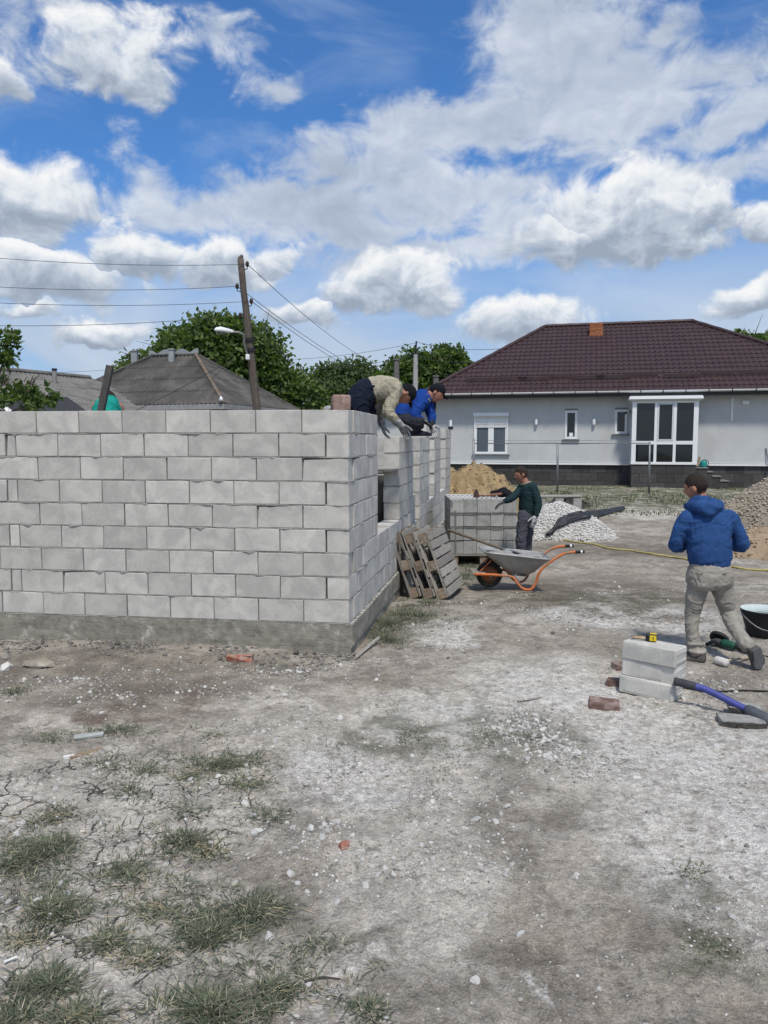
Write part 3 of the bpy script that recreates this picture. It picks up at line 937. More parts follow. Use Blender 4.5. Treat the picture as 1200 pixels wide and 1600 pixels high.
    zt, zm1, zm0, zb0, zb1 = hp(1040, 629.5, d)[1], hp(1040, 689, d)[1], hp(1040, 694.5, d)[1], hp(1040, 722, d)[1], hp(1040, 726, d)[1]
    ztt = hp(1040, 621, d)[1]
    fr = MB()
    for i in (0, 2, 4, 6): hbox(fr, xs[i], xs[i + 1], d, d + .09, zb0, ztt, .006)
    for i in (1, 3, 5):
        hbox(fr, xs[i], xs[i + 1], d, d + .085, zm0, zm1, .004); hbox(fr, xs[i], xs[i + 1], d, d + .085, zt, ztt, .004)
    hbox(fr, xs[0] - .01, xs[7] + .01, d - .02, d + .09, zb1, zb0, .006)
    # returns to the house wall
    for u in (xs[0], xs[7]):
        s_ = .08 if u == xs[0] else -.08
        hbox(fr, u + s_, u, d + .09, d + .16, zb0, ztt); hbox(fr, u + s_, u, -.09, 0, zb0, ztt); hbox(fr, u + s_, u, d + .16, -.09, zb1, zb0); hbox(fr, u + s_, u, d + .16, -.09, zm0, zm1); hbox(fr, u + s_, u, d + .16, -.09, zt, ztt)
    porch = fr.build('porch', m_white, H)
    for i in (1, 3, 5):
        for (z0, z1) in ((zb0, zm0), (zm1, zt)):
            t = MB(); hbox(t, xs[i] - .005, xs[i + 1] + .005, d + .05, d + .062, z0 - .005, z1 + .005); t.build('pane', m_glass, porch)
    for u in (xs[0] + .04, xs[7] - .05):
        for (z0, z1) in ((zb0, zm0), (zm1, zt)):
            t = MB(); hbox(t, u - .006, u + .006, d + .16, -.09, z0, z1); t.build('pane', m_glass, porch)
    # door sash in the middle bay
    t = MB(); f_ = .06
    for e in ((xs[3], xs[3] + f_, zm1, zt), (xs[4] - f_, xs[4], zm1, zt), (xs[3] + f_, xs[4] - f_, zm1, zm1 + f_), (xs[3] + f_, xs[4] - f_, zt - f_, zt)):
        hbox(t, e[0] + .002, e[1] - .002, d - .012, d + .06, e[2] + .002, e[3] - .002, .004)
    t.build('sash', M('pale_grey_pvc', (.60, .62, .62), .5, .05), porch)
    # porch top: flared white cover
    t = MB(); z0, z1 = hp(1040, 626.5, d)[1], hp(1040, 618.5, d)[1]
    t.loft([[hw(xs[0] - .06, d - .06, z0), hw(xs[7] + .06, d - .06, z0), hw(xs[7] + .06, 0, z0), hw(xs[0] - .06, 0, z0)],
            [hw(xs[0] - .14, d - .16, z0 + .07), hw(xs[7] + .14, d - .16, z0 + .07), hw(xs[7] + .14, 0, z0 + .07), hw(xs[0] - .14, 0, z0 + .07)],
            [hw(xs[0] - .10, d - .12, z1), hw(xs[7] + .10, d - .12, z1), hw(xs[7] + .1, 0, z1 + .02), hw(xs[0] - .1, 0, z1 + .02)]])
    t.build('porch_cover', M('pale_grey_pvc', ()), porch)
    # porch base with tiles
    t = MB(); hbox(t, xs[0] + .03, xs[7] - .03, d + .04, .05, -.5, zb1 - .003); t.build('porch_base', M('plinth_core', ()), H)
    tiles(xs[0] + .02, xs[7] - .02, d + .028, -.02, zb1 - .004, 3, .6, H)
    tiles(d + .05, .04, xs[0] + .018, -.02, zb1 - .004, 3, .5, H, 'd')
    # steps going down to the right of the porch
    sp = [(1106, 730.5), (1113.5, 736.7), (1126, 743.8), (1138.5, 751)]
    ul = xs[7] - .02; prev = ul
    for i, (px, py) in enumerate(sp):
        u, z = hp(px, py, -.8)
        t = MB(); hbox(t, prev, u, -.82, .05, -.4, z - .04, 0); s_ = t.build('step', m_plinth, H)
        t = MB(); hbox(t, prev - (0 if i == 0 else .02), u + .02, -.85, .052, z - .038, z, .006); t.build('tread', M('pale_tread', (.20, .19, .18), .8, .2, 20), s_)
        prev = u
    # ---- roof
    ov = .55; slope = .587
    ue0, ue1 = u_l - ov, L + ov; de0, de1 = -ov, D + ov
    ez = eave_z + .05; half = (de1 - de0) / 2; rz_ = ez + half * slope
    hipl, hipr = 4.55, 6.28
    ur0, ur1 = ue0 + hipl, ue1 - hipr; dr = (de0 + de1) / 2
    def sheet(E0, E1, R0, R1, name, rows=17):
        E0, E1, R0, R1 = map(V, (E0, E1, R0, R1))
        a = (E1 - E0).normalized(); Lw = (E1 - E0).length
        up = (R0 - E0) - a * (R0 - E0).dot(a); Ls = up.length; up.normalize(); n = a.cross(up).normalized()
        if n.z < 0: n = -n
        l0 = (R0 - E0).dot(a); l1 = (R1 - E0).dot(a)
        vs, fs = [], []; pitch = .205; spw = 6
        for r in range(rows):
            t0, t1 = r / rows, (r + 1) / rows
            prof = [(t0, .004), (t0 + .0005, .034), (t0 + .12 / rows, .036), (t0 + .55 / rows, .018), (t1 + .06 / rows, .006)]
            base = len(vs); us = np.arange(0, Lw + pitch / spw, pitch / spw)
            lines = []
            for (tt, hgt) in prof:
                lo, hi = l0 * min(tt, 1), Lw + (l1 - Lw) * min(tt, 1)
                uu = np.clip(us, lo, max(hi, lo + .001))
                wv = .020 * np.cos(2 * PI * us / pitch) + .006 * np.cos(4 * PI * us / pitch)
                lines.append([E0 + a * u + up * (min(tt, 1) * Ls - (.012 * math.cos(2 * PI * us[k] / pitch) if hgt > .03 else 0)) + n * (hgt + wv[k]) for k, u in enumerate(uu)])
            for ln in lines: vs += ln
            m_ = len(us)
            for i in range(len(prof) - 1):
                for k in range(m_ - 1):
                    p_ = base + i * m_ + k
                    if (V(vs[p_]) - V(vs[p_ + 1])).length < .003 and (V(vs[p_ + m_]) - V(vs[p_ + m_ + 1])).length < .003: continue
                    fs.append((p_, p_ + 1, p_ + m_ + 1, p_ + m_))
        me = bpy.data.meshes.new(name); me.from_pydata([tuple(v) for v in vs], [], fs); me.update()
        return link(name, me, m_roof, roof)
    roof = MB()
    # roof deck under the sheets
    e = [hw(ue0, de0, ez - .03), hw(ue1, de0, ez - .03), hw(ue1, de1, ez - .03), hw(ue0, de1, ez - .03)]
    r_ = [hw(ur0, dr, rz_ - .05), hw(ur1, dr, rz_ - .05)]
    roof.add([*e, *r_], [(0, 1, 5, 4), (1, 2, 5), (2, 3, 4, 5), (3, 0, 4), (3, 2, 1, 0)])
    roof = roof.build('roof', m_fascia, H)
    E = [hw(ue0, de0, ez), hw(ue1, de0, ez), hw(ue1, de1, ez), hw(ue0, de1, ez)]; R = [hw(ur0, dr, rz_), hw(ur1, dr, rz_)]
    sheet(E[0], E[1], R[0], R[1], 'roof_sheet'); sheet(E[1], E[2], R[1], R[1], 'roof_sheet'); sheet(E[3], E[0], R[0], R[0], 'roof_sheet')
    sheet(E[2], E[3], R[1], R[0], 'roof_sheet', 9)
    for a, b in ((R[0], R[1]), (E[0], R[0]), (E[1], R[1])):
        t = MB(); n = max(int((b - a).length / .35), 2)
        pts = [a + (b - a) * (i / n) + V((0, 0, .045)) for i in range(n + 1)]; t.tube(pts, [.075 + .012 * (i % 2) for i in range(n + 1)], 8)
        t.build('ridge_cap', m_roof, roof)
    # snow guards
    upv = (hw(0, dr, rz_) - hw(0, de0, ez)); ups = upv.normalized()
    for px, py in ((752, 601), (798, 597), (834, 601), (875, 596), (918, 600), (957, 600), (1002, 592), (1064, 598), (1122, 590), (1180, 594)):
        u, z = hp(px, py, .35)
        tt = (.155 if py > 596 else .185)
        c = hw(u, de0, ez) + upv * tt + V((0, 0, .16))
        t = MB(); t.box(c, (1.25, .03, .07), HR, .006); t.box(c + V((0, 0, -.07)), (1.2, .03, .06), HR, .004)
        for k in (-.4, .4): t.box(c + HU * k + HN * .05 + V((0, 0, -.02)), (.04, .14, .02), HR)
        t.build('snow_guard', m_roof, roof)
    # gutter, brackets, fascia board
    t = MB(); prof = [(-.06, .035), (-.065, .0), (-.04, -.035), (.0, -.042), (.045, -.03), (.06, .035)]
    t.loft([[hw(u, de0 - .05 + a, ez + .0 + b) for a, b in prof] for u in (ue0, ue1)])
    gut = t.build('gutter', M('dull_white_gutter', (.55, .55, .54), .55, .1), roof)
    u = ue0 + .5
    while u < ue1:
        t = MB(); hbox(t, u - .012, u + .012, de0 - .135, de0 - .04, ez - .075, ez + .05); t.build('bracket', m_dark, gut); u += .78
    t = MB(); hbox(t, ue0, ue1, de0 + .012, de0 + .04, ez - .17, ez - .032); t.build('fascia', m_fascia, roof)
    t = MB(); hbox(t, ue0 + .03, ue1 - .03, de0 + .045, .0, ez - .19, ez - .165); t.build('soffit', M('dark_soffit', (.30, .30, .30), .8), roof)
    # brick chimney
    u, z = hp(931.5, 520, dr - .75)
    cz0 = rz_ - .6; cz1 = hp(931.5, 505.5, dr - .75)[1]; n = 11
    cz0 -= .2; ch = MB(); hbox(ch, u - .26, u + .26, dr - 1.0, dr - .5, cz0 - .3, cz1 - .02); ch = ch.build('chimney', M('brick_joint', (.22, .14, .1), .95), H)
    mk = M('orange_brick', (.38, .145, .068), .9, .25, 20, .4, 80, orand=.2)
    me = None
    h_ = (cz1 - cz0) / n
    for r in range(n):
        for k in range(2):
            t = MB(); o_ = 0 if r % 2 else .12
            a_, b_ = [(-.28, -.28 + .26 + o_), (-.28 + .27 + o_, .28)][k]
            hbox(t, u + a_, u + b_ - .008, dr - 1.02, dr - .48, cz0 + r * h_ + .005, cz0 + (r + 1) * h_ - .006, .004); t.build('brick', mk, ch)
    # low wing standing further back on the left
    t = MB(); hbox(t, -4.2, u_l - .01, 3.0, 8, -.3, 3.12); t.build('wing_wall', m_render, H)
    t = MB(); t.add([hw(-4.7, 2.5, 3.12), hw(u_l - .02, 2.5, 3.62), hw(u_l - .02, 8.3, 3.62), hw(-4.7, 8.3, 3.12), hw(-4.7, 2.5, 3.28), hw(u_l - .02, 2.5, 3.78), hw(u_l - .02, 8.3, 3.78), hw(-4.7, 8.3, 3.28)],
                   [(0, 1, 2, 3), (4, 5, 6, 7), (0, 1, 5, 4), (1, 2, 6, 5), (2, 3, 7, 6), (3, 0, 4, 7)])
    t.build('wing_roof', m_roof, roof)
    u0, zt = hp(649, 666, 2.97); u1, zb = hp(664, 690, 2.97)
    t = MB(); hbox(t, u0, u1, 2.93, 3.0, zb, zt, .01); w = t.build('window', m_white, H)
    for k in range(5):
        t = MB(); hbox(t, u0 + .05, u1 - .05, 2.91, 2.93, zt - .1 - k * .1, zt - .03 - k * .1, .004); t.build('shutter_slat', m_white, w)
    return xs, d


HX, HD = build_house()

# teal watering can on the top step
u, z = hp(1099, 731, -.45)
wc = hw(u, -.45, z)
t_ = empty('watering_can', wc, 'teal watering can standing on the porch steps of the grey house', 'watering can')
m_teal = M('teal_plastic', (.02, .24, .22), .45, .15, 10)
o = MB(); o.lathe(wc, [(.11, 0), (.12, .02), (.125, .2), (.10, .25), (.07, .27)], 14); o.build('body', m_teal, t_, True)
o = MB(); o.tube([wc + V((-.1, -.02, .06)), wc + V((-.2, -.04, .17)), wc + V((-.27, -.05, .27))], [.03, .022, .018], 8); o.build('spout', m_teal, t_, True)
o = MB(); o.tube([wc + V((.1, 0, .06)), wc + V((.19, 0, .12)), wc + V((.17, 0, .24)), wc + V((.05, 0, .3)), wc + V((-.05, 0, .27))], .015, 8); o.build('handle', m_dark, t_, True)
# leaning board by the porch and a thin rod by the wall
u, z = hp(1089, 727, -.5)
o = MB(); a = hw(u + .02, -.6, z); o.box(a + V((.02, 0, .14)), (.07, .05, .36), Matrix.Rotation(.2, 3, 'Y') @ HR, .005)
tag(o.build('board', m_wood), 'short brown board leaning at the corner of the glazed porch', 'board')
a = hw(*[hp(1203, 720, -.3)[0], -.3, 0.12]); b = V(P(1197, 700, 28.0)); 
o = MB(); o.tube([V((a.x + .15, a.y, .1)), b], .022, 7)
tag(o.build('rod', m_metal), 'thin dark rod leaning on the grey house wall at the picture edge', 'rod')

# ---- pipe rail in front of the house
rail = empty('pipe_rail', G(871, 768), 'thin grey pipe rail on posts across the grey house yard', 'rail')
tops = []
for px, pt, pb in ((740, 685, 766), (871, 693, 768), (1015, 690.5, 771)):
    b = G(px - (1 if px > 900 else 0), pb); top = P(px, pt, b.y)
    top = V((b.x + (top.x - b.x) * .8, b.y, top.z)); tops.append((b, top))
    o = MB(); o.tube([b - V((0, 0, .2)), top], .036, 8); o.build('post', m_metal, rail, True)
for k in range(2):
    for dz in (0, 1):
        a, b = tops[k][1].copy(), tops[k + 1][1].copy()
        a.z = P(0, 693 if dz == 0 else 688, a.y).z; b.z = P(0, 692.5 if dz == 0 else 689, b.y).z
        o = MB(); o.tube([a, b], .018 if dz == 0 else .007, 6); o.build('rail' if dz == 0 else 'wire', m_metal, rail, True)

# ================================================================== NEIGHBOUR ROOFS, POLES, WIRES
m_asb = M('weathered_fibre_cement', (.080, .076, .070), .95, .3, 1.3, .4, 30, col2=(.125, .118, .108), c2n=(.42, .66), c2s=.9)
m_asb2 = M('pale_fibre_cement', (.185, .18, .165), .95, .3, 1.2, .4, 30, col2=(.125, .122, .112), c2n=(.45, .7), c2s=1.4)


def corrugated(E0, E1, R0, R1, mat, parent, pitch=.20, amp=.034, rows=4, name='roof_sheet'):
    """corrugated sheets laid in rows; the waves run up the slope"""
    E0, E1, R0, R1 = map(V, (E0, E1, R0, R1))
    a = (E1 - E0).normalized(); Lw = (E1 - E0).length
    up = (R0 - E0) - a * (R0 - E0).dot(a); Ls = up.length; up.normalize(); n = a.cross(up).normalized()
    if n.z < 0: n = -n
    l0 = (R0 - E0).dot(a); l1 = (R1 - E0).dot(a)
    for r in range(rows):
        vs, fs = [], []
        us = np.arange(0, Lw + pitch / 6, pitch / 6)
        for tt, h in ((r / rows, .022), ((r + 1.06) / rows, .0), ((r + 1.06) / rows, -.012), (r / rows, .010)):
            tc = min(tt, 1.0); lo, hi = l0 * tc, Lw + (l1 - Lw) * tc
            for u in us:
                uc = min(max(u, lo), max(hi, lo + .001))
                vs.append(E0 + a * uc + up * (tc * Ls) + n * (h + amp * math.cos(2 * PI * u / pitch)))
        m_ = len(us)
        for i in range(4):
            for k in range(m_ - 1):
                p, q = i * m_ + k, ((i + 1) % 4) * m_ + k
                fs.append((p, p + 1, q + 1, q))
        me = bpy.data.meshes.new(name); me.from_pydata([tuple(v) for v in vs], [], fs); me.update()
        link(name, me, mat, parent)


def neighbour():
    K = P(350, 631, 30.0); sc = 1.5
    a = V((-.95, .325, 0)).normalized(); b = V((.325, .95, 0)).normalized()
    W1, W2 = 6 * sc, 4.5 * sc; rise = 1.56 * sc
    H = empty('old_house', (K.x, K.y, 0), 'old house with grey corrugated hipped roof and ornamental ridge behind the block wall', 'house')
    ez = K.z
    E = [K, K + a * W1, K + a * W1 + b * W2, K + b * W2]
    R = [K + a * (W2 / 2) + b * (W2 / 2), K + a * (W1 - W2 / 2) + b * (W2 / 2)]
    R = [r + V((0, 0, rise)) for r in R]
    corrugated(E[1], E[0], R[1], R[0], m_asb, H); corrugated(E[0], E[3], R[0], R[0], m_asb, H)
    corrugated(E[2], E[1], R[1], R[1], m_asb, H); corrugated(E[3], E[2], R[0], R[1], m_asb, H)
    mb = MB(); ins = .45
    I = [K + a * ins + b * ins, K + a * (W1 - ins) + b * ins, K + a * (W1 - ins) + b * (W2 - ins), K + a * ins + b * (W2 - ins)]
    mb.prism([V((p.x, p.y, 0)) for p in I], (0, 0, 0), (0, 0, ez - .05)); mb.build('wall', M('dull_plaster', (.33, .31, .28), .95, .2, 3), H)
    mb = MB(); mb.prism([V((p.x, p.y, 0)) for p in E], (0, 0, ez - .06), (0, 0, ez - .03)); mb.build('soffit', M('dark_boards', (.06, .055, .05), .95, .3, 9), H)
    for p, q in ((E[0], E[1]), (E[0], E[3])):
        mb = MB(); d = (q - p).normalized(); mb.box((p + q) / 2 + V((0, 0, -.1)), ((q - p).length, .04, .2), Matrix.Rotation(math.atan2(d.y, d.x), 3, 'Z'))
        mb.build('fascia', M('grey_fascia', (.30, .30, .29), .85, .25, 6), H)
    mr_ = M('rusty_ridge', (.165, .125, .085), .9, .35, 6, col2=(.19, .17, .15), c2n=(.45, .65))
    for p, q, m_ in ((E[0], R[0], mr_), (E[1], R[1], m_asb), (R[0], R[1], m_asb), (E[3], R[0], m_asb)):
        mb = MB(); mb.tube([p + V((0, 0, .03)), q + V((0, 0, .06))], .07, 8); mb.build('ridge_cap', m_, H)
    # pressed tin cresting on the short ridge
    mg = M('dull_tin', (.34, .36, .36), .6, .25, 9, metal=.3)
    r0, r1 = R[1] - (R[0] - R[1]).normalized() * .15, R[0] + (R[0] - R[1]).normalized() * .15
    n = 9
    pts = []
    for i in range(n * 8 + 1):
        f = i / (n * 8); ph = (f * 3) % 1
        pts.append(r0 + (r1 - r0) * f + V((0, 0, .14 + .16 * abs(math.cos(ph * PI)) ** 1.5)))
    mb = MB(); lo = [r0 + (r1 - r0) * (i / (n * 8)) + V((0, 0, .08)) for i in range(n * 8 + 1)]
    ring = lo + pts[::-1]
    o2 = b * .03
    k = len(lo)
    vs = [p - o2 for p in lo] + [p - o2 for p in pts] + [p + o2 for p in lo] + [p + o2 for p in pts]
    fs = []
    for i in range(k - 1):
        fs += [(i, i + 1, k + i + 1, k + i), (2 * k + i, 3 * k + i, 3 * k + i + 1, 2 * k + i + 1), (k + i, k + i + 1, 3 * k + i + 1, 3 * k + i)]
    mb.add(vs, fs); mb.build('cresting', mg, H)
    mid = P(268, 556, R[0].y)
    for px, w_, h0, h1 in ((268.5, .15, 566, 547), (211, .17, 575, 549.5)):
        c = P(px, h0, R[0].y + (1.2 if px < 250 else 0)); c2 = P(px, h1, c.y)
        mb = MB(); mb.box(V((c.x, c.y, (c.z + c2.z) / 2 - .15)), (w_ * 1.6, w_ * 1.6, c2.z - c.z + .3), bev=.015); ch = mb.build('chimney', mg, H)
        mb = MB(); mb.box(V((c.x, c.y, c2.z + .02)), (w_ * 2, w_ * 2, .05), bev=.01); mb.build('cap', mg, ch)
    # insulator on the eave corner
    mb = MB(); mb.lathe(K + V((-.1, -.05, .1)), [(.05, 0), (.08, .05), (.06, .12), (.03, .18)], 10); mb.build('insulator', m_white, H, True)


neighbour()


def shed():
    # long low roof: ridge runs away from the viewer, pale sheets
    A = P(-170, 563, 26.0); h = A.z
    B = P(141, 605, 26.0 * (A.z - CZ) / ((691 - 605) / F * 26.0) if False else 33.5); B.z = h
    H = empty('long_shed', (B.x, B.y, 0), 'long shed with pale corrugated roof beside the old hipped house', 'shed')
    d = (B - A).normalized(); b = V((d.y, -d.x, 0)); b.normalize()
    if b.y > 0: b = -b
    wdt, drop = 4.6, 1.75
    E0, E1 = A + b * wdt - V((0, 0, drop)), B + b * wdt - V((0, 0, drop))
    corrugated(E0, E1, A, B, m_asb2, H, rows=3)
    F0, F1 = A - b * wdt - V((0, 0, drop)), B - b * wdt - V((0, 0, drop))
    corrugated(F1, F0, B, A, m_asb2, H, rows=3)
    mb = MB(); mb.tube([A + V((0, 0, .05)), B + V((0, 0, .05))], .1, 8); mb.build('ridge_cap', m_asb2, H)
    mb = MB()
    lo = 0.0
    for s_ in (0,):
        q = [V((E0.x, E0.y, 0)) - b * .4 + d * .3, V((E1.x, E1.y, 0)) - b * .4 - d * .3, V((F1.x, F1.y, 0)) + b * .4 - d * .3, V((F0.x, F0.y, 0)) + b * .4 + d * .3]
        mb.prism(q, (0, 0, 0), (0, 0, E0.z - .02))
    pk = B - d * .3
    mb.add([q[1] + V((0, 0, E0.z)), q[2] + V((0, 0, E0.z)), V((pk.x, pk.y, h - .15))], [(0, 1, 2)])
    mb.build('wall', M('dull_plaster', ()), H)
    mb = MB(); mb.tube([E1 + d * .04, B + d * .04], .06, 6); mb.build('verge', m_asb2, H)
    c = P(85, 592, 30.5); c2 = P(85, 579, 30.5)
    mb = MB(); mb.tube([c - V((0, 0, .5)), c2], .085, 10); p = mb.build('flue', M('flue_grey', (.28, .26, .25), .8, .3, 8), H)
    mb = MB(); mb.tube([c2, c2 + V((0, 0, .08))], .10, 10); mb.build('cap', m_dark, p)


shed()
# white edge strip of a lean-to just behind the wall
a, b = P(-30, 612, 11.0), P(16, 645, 11.0)
o = MB(); o.tube([a, b + (b - a) * .6], .045, 6); ro = o
t_ = empty('lean_to', (b.x, b.y, 0), 'low dark lean-to roof with white edge strip behind the wall under the branch', 'lean-to')
o.build('edge_strip', m_white, t_)
o = MB(); e_ = b + (b - a) * .6
o.add([a + V((0, .1, -.05)), e_ + V((0, .1, -.05)), e_ + V((-3, .1, -.05)), a + V((-3, .1, -.02)), a + V((0, 3, .1)), e_ + V((0, 3, .1)), e_ + V((-3, 3, .1)), a + V((-3, 3, .1))], [(0, 1, 2, 3), (0, 1, 5, 4), (4, 5, 6, 7), (1, 2, 6, 5)])
o.build('roof', m_fascia, t_)
o = MB(); o.tube([V((e_.x, e_.y + .2, 0)), e_ + V((0, .2, -.04))], .05, 8); o.build('post', m_wood_old, t_)

# ---- wooden pole with street lamp
PD = 20.0
pb, pt = P(403, 655, PD), P(375.5, 405, PD)
dirp = (pt - pb).normalized(); foot = pb - dirp * (pb.z / dirp.z)
pole = empty('utility_pole', foot, 'weathered leaning wooden utility pole with a street lamp', 'utility pole')
n = 16
o = MB(); o.tube([foot + (pt - foot) * (i / n) + V((.006 * math.sin(i * 2.1), 0, 0)) for i in range(n + 1)], [.125 - .045 * i / n + .004 * math.sin(i * 1.7) for i in range(n + 1)], 12)
o.build('shaft', m_pole, pole, True)
o = MB(); o.tube([pt, pt + V((.05, 0, .10))], [.08, .03], 10); o.build('tip', m_pole, pole)
def on_pole(py):
    k = (py - 655) / (405 - 655); return pb + (pt - pb) * k
ins = []
for px, py, sd in ((382, 418, 1), (374, 452, -1), (389, 475, 1), (380, 497, -1)):
    c = on_pole(py); e = c + V((.16 * sd, -.03, .02))
    o = MB(); o.tube([c, c + V((.09 * sd, -.02, -.05)), e + V((0, 0, -.05)), e], .013, 6); hk = o.build('hook', m_dark, pole)
    o = MB(); o.lathe(e, [(.03, 0), (.05, .02), (.04, .06), (.05, .08), (.025, .13)], 10); o.build('insulator', M('brown_porcelain', (.05, .03, .022), .3), hk, True)
    ins.append(e + V((0, 0, .06)))
m_arm = M('grey_bracket', (.30, .30, .27), .6, .2)
c1, c2 = on_pole(548), on_pole(529)
o = MB(); o.tube([c1 + V((-.06, -.13, -.1)), on_pole(535) + V((-.11, -.15, 0)), P(381, 523, PD - .3), P(374, 519.5, PD - .45), P(364, 518.5, PD - .6)], .026, 8); arm = o.build('lamp_arm', m_arm, pole, True)
for py in (530, 546):
    c = on_pole(py); o = MB(); o.tube([c - dirp * .04, c + dirp * .04], .13, 12); o.build('clamp', m_dark, pole)
a, b = P(335, 516, PD - .9), P(365, 519, PD - .6); ax = (b - a)
o = MB(); rows = []
for f, w_, h_ in ((0, .03, .03), (.1, .11, .075), (.35, .14, .105), (.62, .11, .085), (.9, .06, .06), (1, .04, .045)):
    c = a + ax * f
    rows.append([c + V((0, math.cos(k * 2 * PI / 12) * w_, max(math.sin(k * 2 * PI / 12), -.25) * h_)) for k in range(12)])
o.loft(rows); lamp = o.build('lamp_head', m_white, pole, True)
o = MB(); o.lathe(a + ax * .36 + V((0, 0, -.06)), [(.03, -.03), (.1, -.01), (.12, .02)], 12); o.build('lens', M('lamp_lens', (.12, .12, .11), .3), lamp, True)
o = MB(); o.box(P(387, 558, PD - .2), (.1, .1, .14), bev=.02); o.build('meter_box', m_white, pole)

m_wire = M('wire', (.05, .05, .055), .7)
far_pole_px = (650, 533)


def wire(a, b, sag, r, label, group, n=14):
    pts = [a + (b - a) * (i / n) - V((0, 0, sag * 4 * (i / n) * (1 - i / n))) for i in range(n + 1)]
    o = MB(); o.tube(pts, r * .72, 5)
    return tag(o.build('overhead_wire', m_wire, None, True), label, 'wire', group)


def anchor(px, py, d): return P(px, py, d)


left_lbl = ['topmost overhead wire running to the wooden pole over the block wall', 'second overhead wire down, tied to the wooden pole', 'third overhead wire down on the wooden pole', 'lowest overhead wire on the street side of the wooden pole']
for i, (yl, e) in enumerate(zip((389, 438, 464, 505), ins)):
    wire(anchor(-160, yl, 16.5), e, .14, .0085, left_lbl[i], 'wires left of the wooden pole')
right_lbl = ['topmost wire slanting away from the wooden pole towards the far trees', 'middle wire slanting away from the wooden pole', 'lower of the twin wires slanting from the wooden pole', 'lowest wire slanting away from the wooden pole behind the walnut tree']
for i, ((px, py), e) in enumerate(zip(((640, 578), (648, 592), (640, 590), (560, 602)), ins)):
    wire(e, anchor(px, py, 62), .9, .012, right_lbl[i], 'wires right of the wooden pole')
wire(anchor(318, 602, 27), anchor(366, 557, 20.2), .05, .010, 'short service wire from the wooden pole down to the old roof', 'wires left of the wooden pole')
wire(anchor(205, 645, 24), anchor(345, 572, 24), .03, .014, 'cable stretched across the old corrugated roof', None)
wire(anchor(-120, 586, 45), anchor(185, 577, 45), .1, .012, 'faint far wire low over the pale shed roof', None)

cp = empty('concrete_pole', (P(649, 620, 45).x, 45, 0), 'pale concrete pole with thin dark top between the far trees', 'utility pole')
c0 = V((P(648, 620, 45).x, 45, 0)); c1 = P(649.5, 554, 45); c2 = P(650.5, 533, 45)
m_cp = M('pale_concrete_pole', (.42, .41, .39), .9, .2, 6)
o = MB(); o.tube([c0, c1], [.2, .13], 8); o.build('shaft', m_cp, cp)
o = MB(); o.tube([c1, c2], [.05, .045], 8); o.build('mast', m_dark, cp)
o = MB(); o.box(c1, (.5, .12, .12)); o.build('crossarm', m_dark, cp)
for px, py, nm, lb in ((619.5, 562, 'wooden_post', 'dull grey post standing left of the pale concrete pole'), (681, 588, 'wooden_post', 'short grey post beside the brown tiled roof edge')):
    b_ = P(px, 620, 43); o = MB(); o.tube([V((b_.x, 43, 0)), P(px, py, 43)], [.2, .15], 8)
    t_ = empty(nm, (b_.x, 43, 0), lb, 'post'); o.build('shaft', M('grey_post', (.16, .15, .14), .9, .3, 6), t_)
    o = MB(); o.box(P(px, py, 43), (.34, .34, .08), bev=.01); o.build('cap', M('grey_post', ()), t_)
for (x0, y0, x1, y1, lb) in ((420, 562, 649, 536, 'upper far wire leading to the pale concrete pole'), (430, 577, 649, 556, 'lower far wire leading to the pale concrete pole'),
                             (650, 534, 800, 543, 'upper far wire from the concrete pole over the brown roof'), (650, 556, 780, 562, 'lower far wire from the concrete pole over the brown roof'), (650, 570, 760, 588, 'thick far wire drooping from the concrete pole to the grey house')):
    wire(P(x0, y0, 55 if x0 < 600 else 45), P(x1, y1, 45 if x0 < 600 else 38), .25, .016, lb, 'far wires at the concrete pole')

# ================================================================== TREES
def leaf_mat(name, c1, c2):
    m = bpy.data.materials.new(name); m.use_nodes = True; MATS[name] = m
    t = NT(m.node_tree); b = t.n['Principled BSDF']; b.inputs['Roughness'].default_value = .55; b.inputs['Specular IOR Level'].default_value = .35
    isl = t.node('ShaderNodeNewGeometry').outputs['Random Per Island']
    o = t.node('ShaderNodeTexCoord').outputs['Object']
    c = t.mix(t.mr(t.math('ADD', t.math('MULTIPLY', isl, .55), t.math('MULTIPLY', t.noise(o, .8, 3, .6), .7)), .38, .82), c1, c2)
    t.l.new(c, b.inputs['Base Color'])
    tr = t.node('ShaderNodeBsdfTranslucent'); t.l.new(t.vm('MULTIPLY', c, (1.3, 1.5, .5)), tr.inputs[0])
    mx = t.node('ShaderNodeMixShader'); mx.inputs[0].default_value = .38
    t.l.new(b.outputs[0], mx.inputs[1]); t.l.new(tr.outputs[0], mx.inputs[2])
    t.l.new(mx.outputs[0], t.n['Material Output'].inputs[0])
    return m


m_leaf = leaf_mat('walnut_leaves', (.055, .098, .025), (.15, .21, .062))
m_leaf2 = leaf_mat('grey_green_leaves', (.065, .10, .04), (.135, .175, .075))
m_bark = M('bark', (.11, .09, .075), .95, .4, 10, .8, 30)


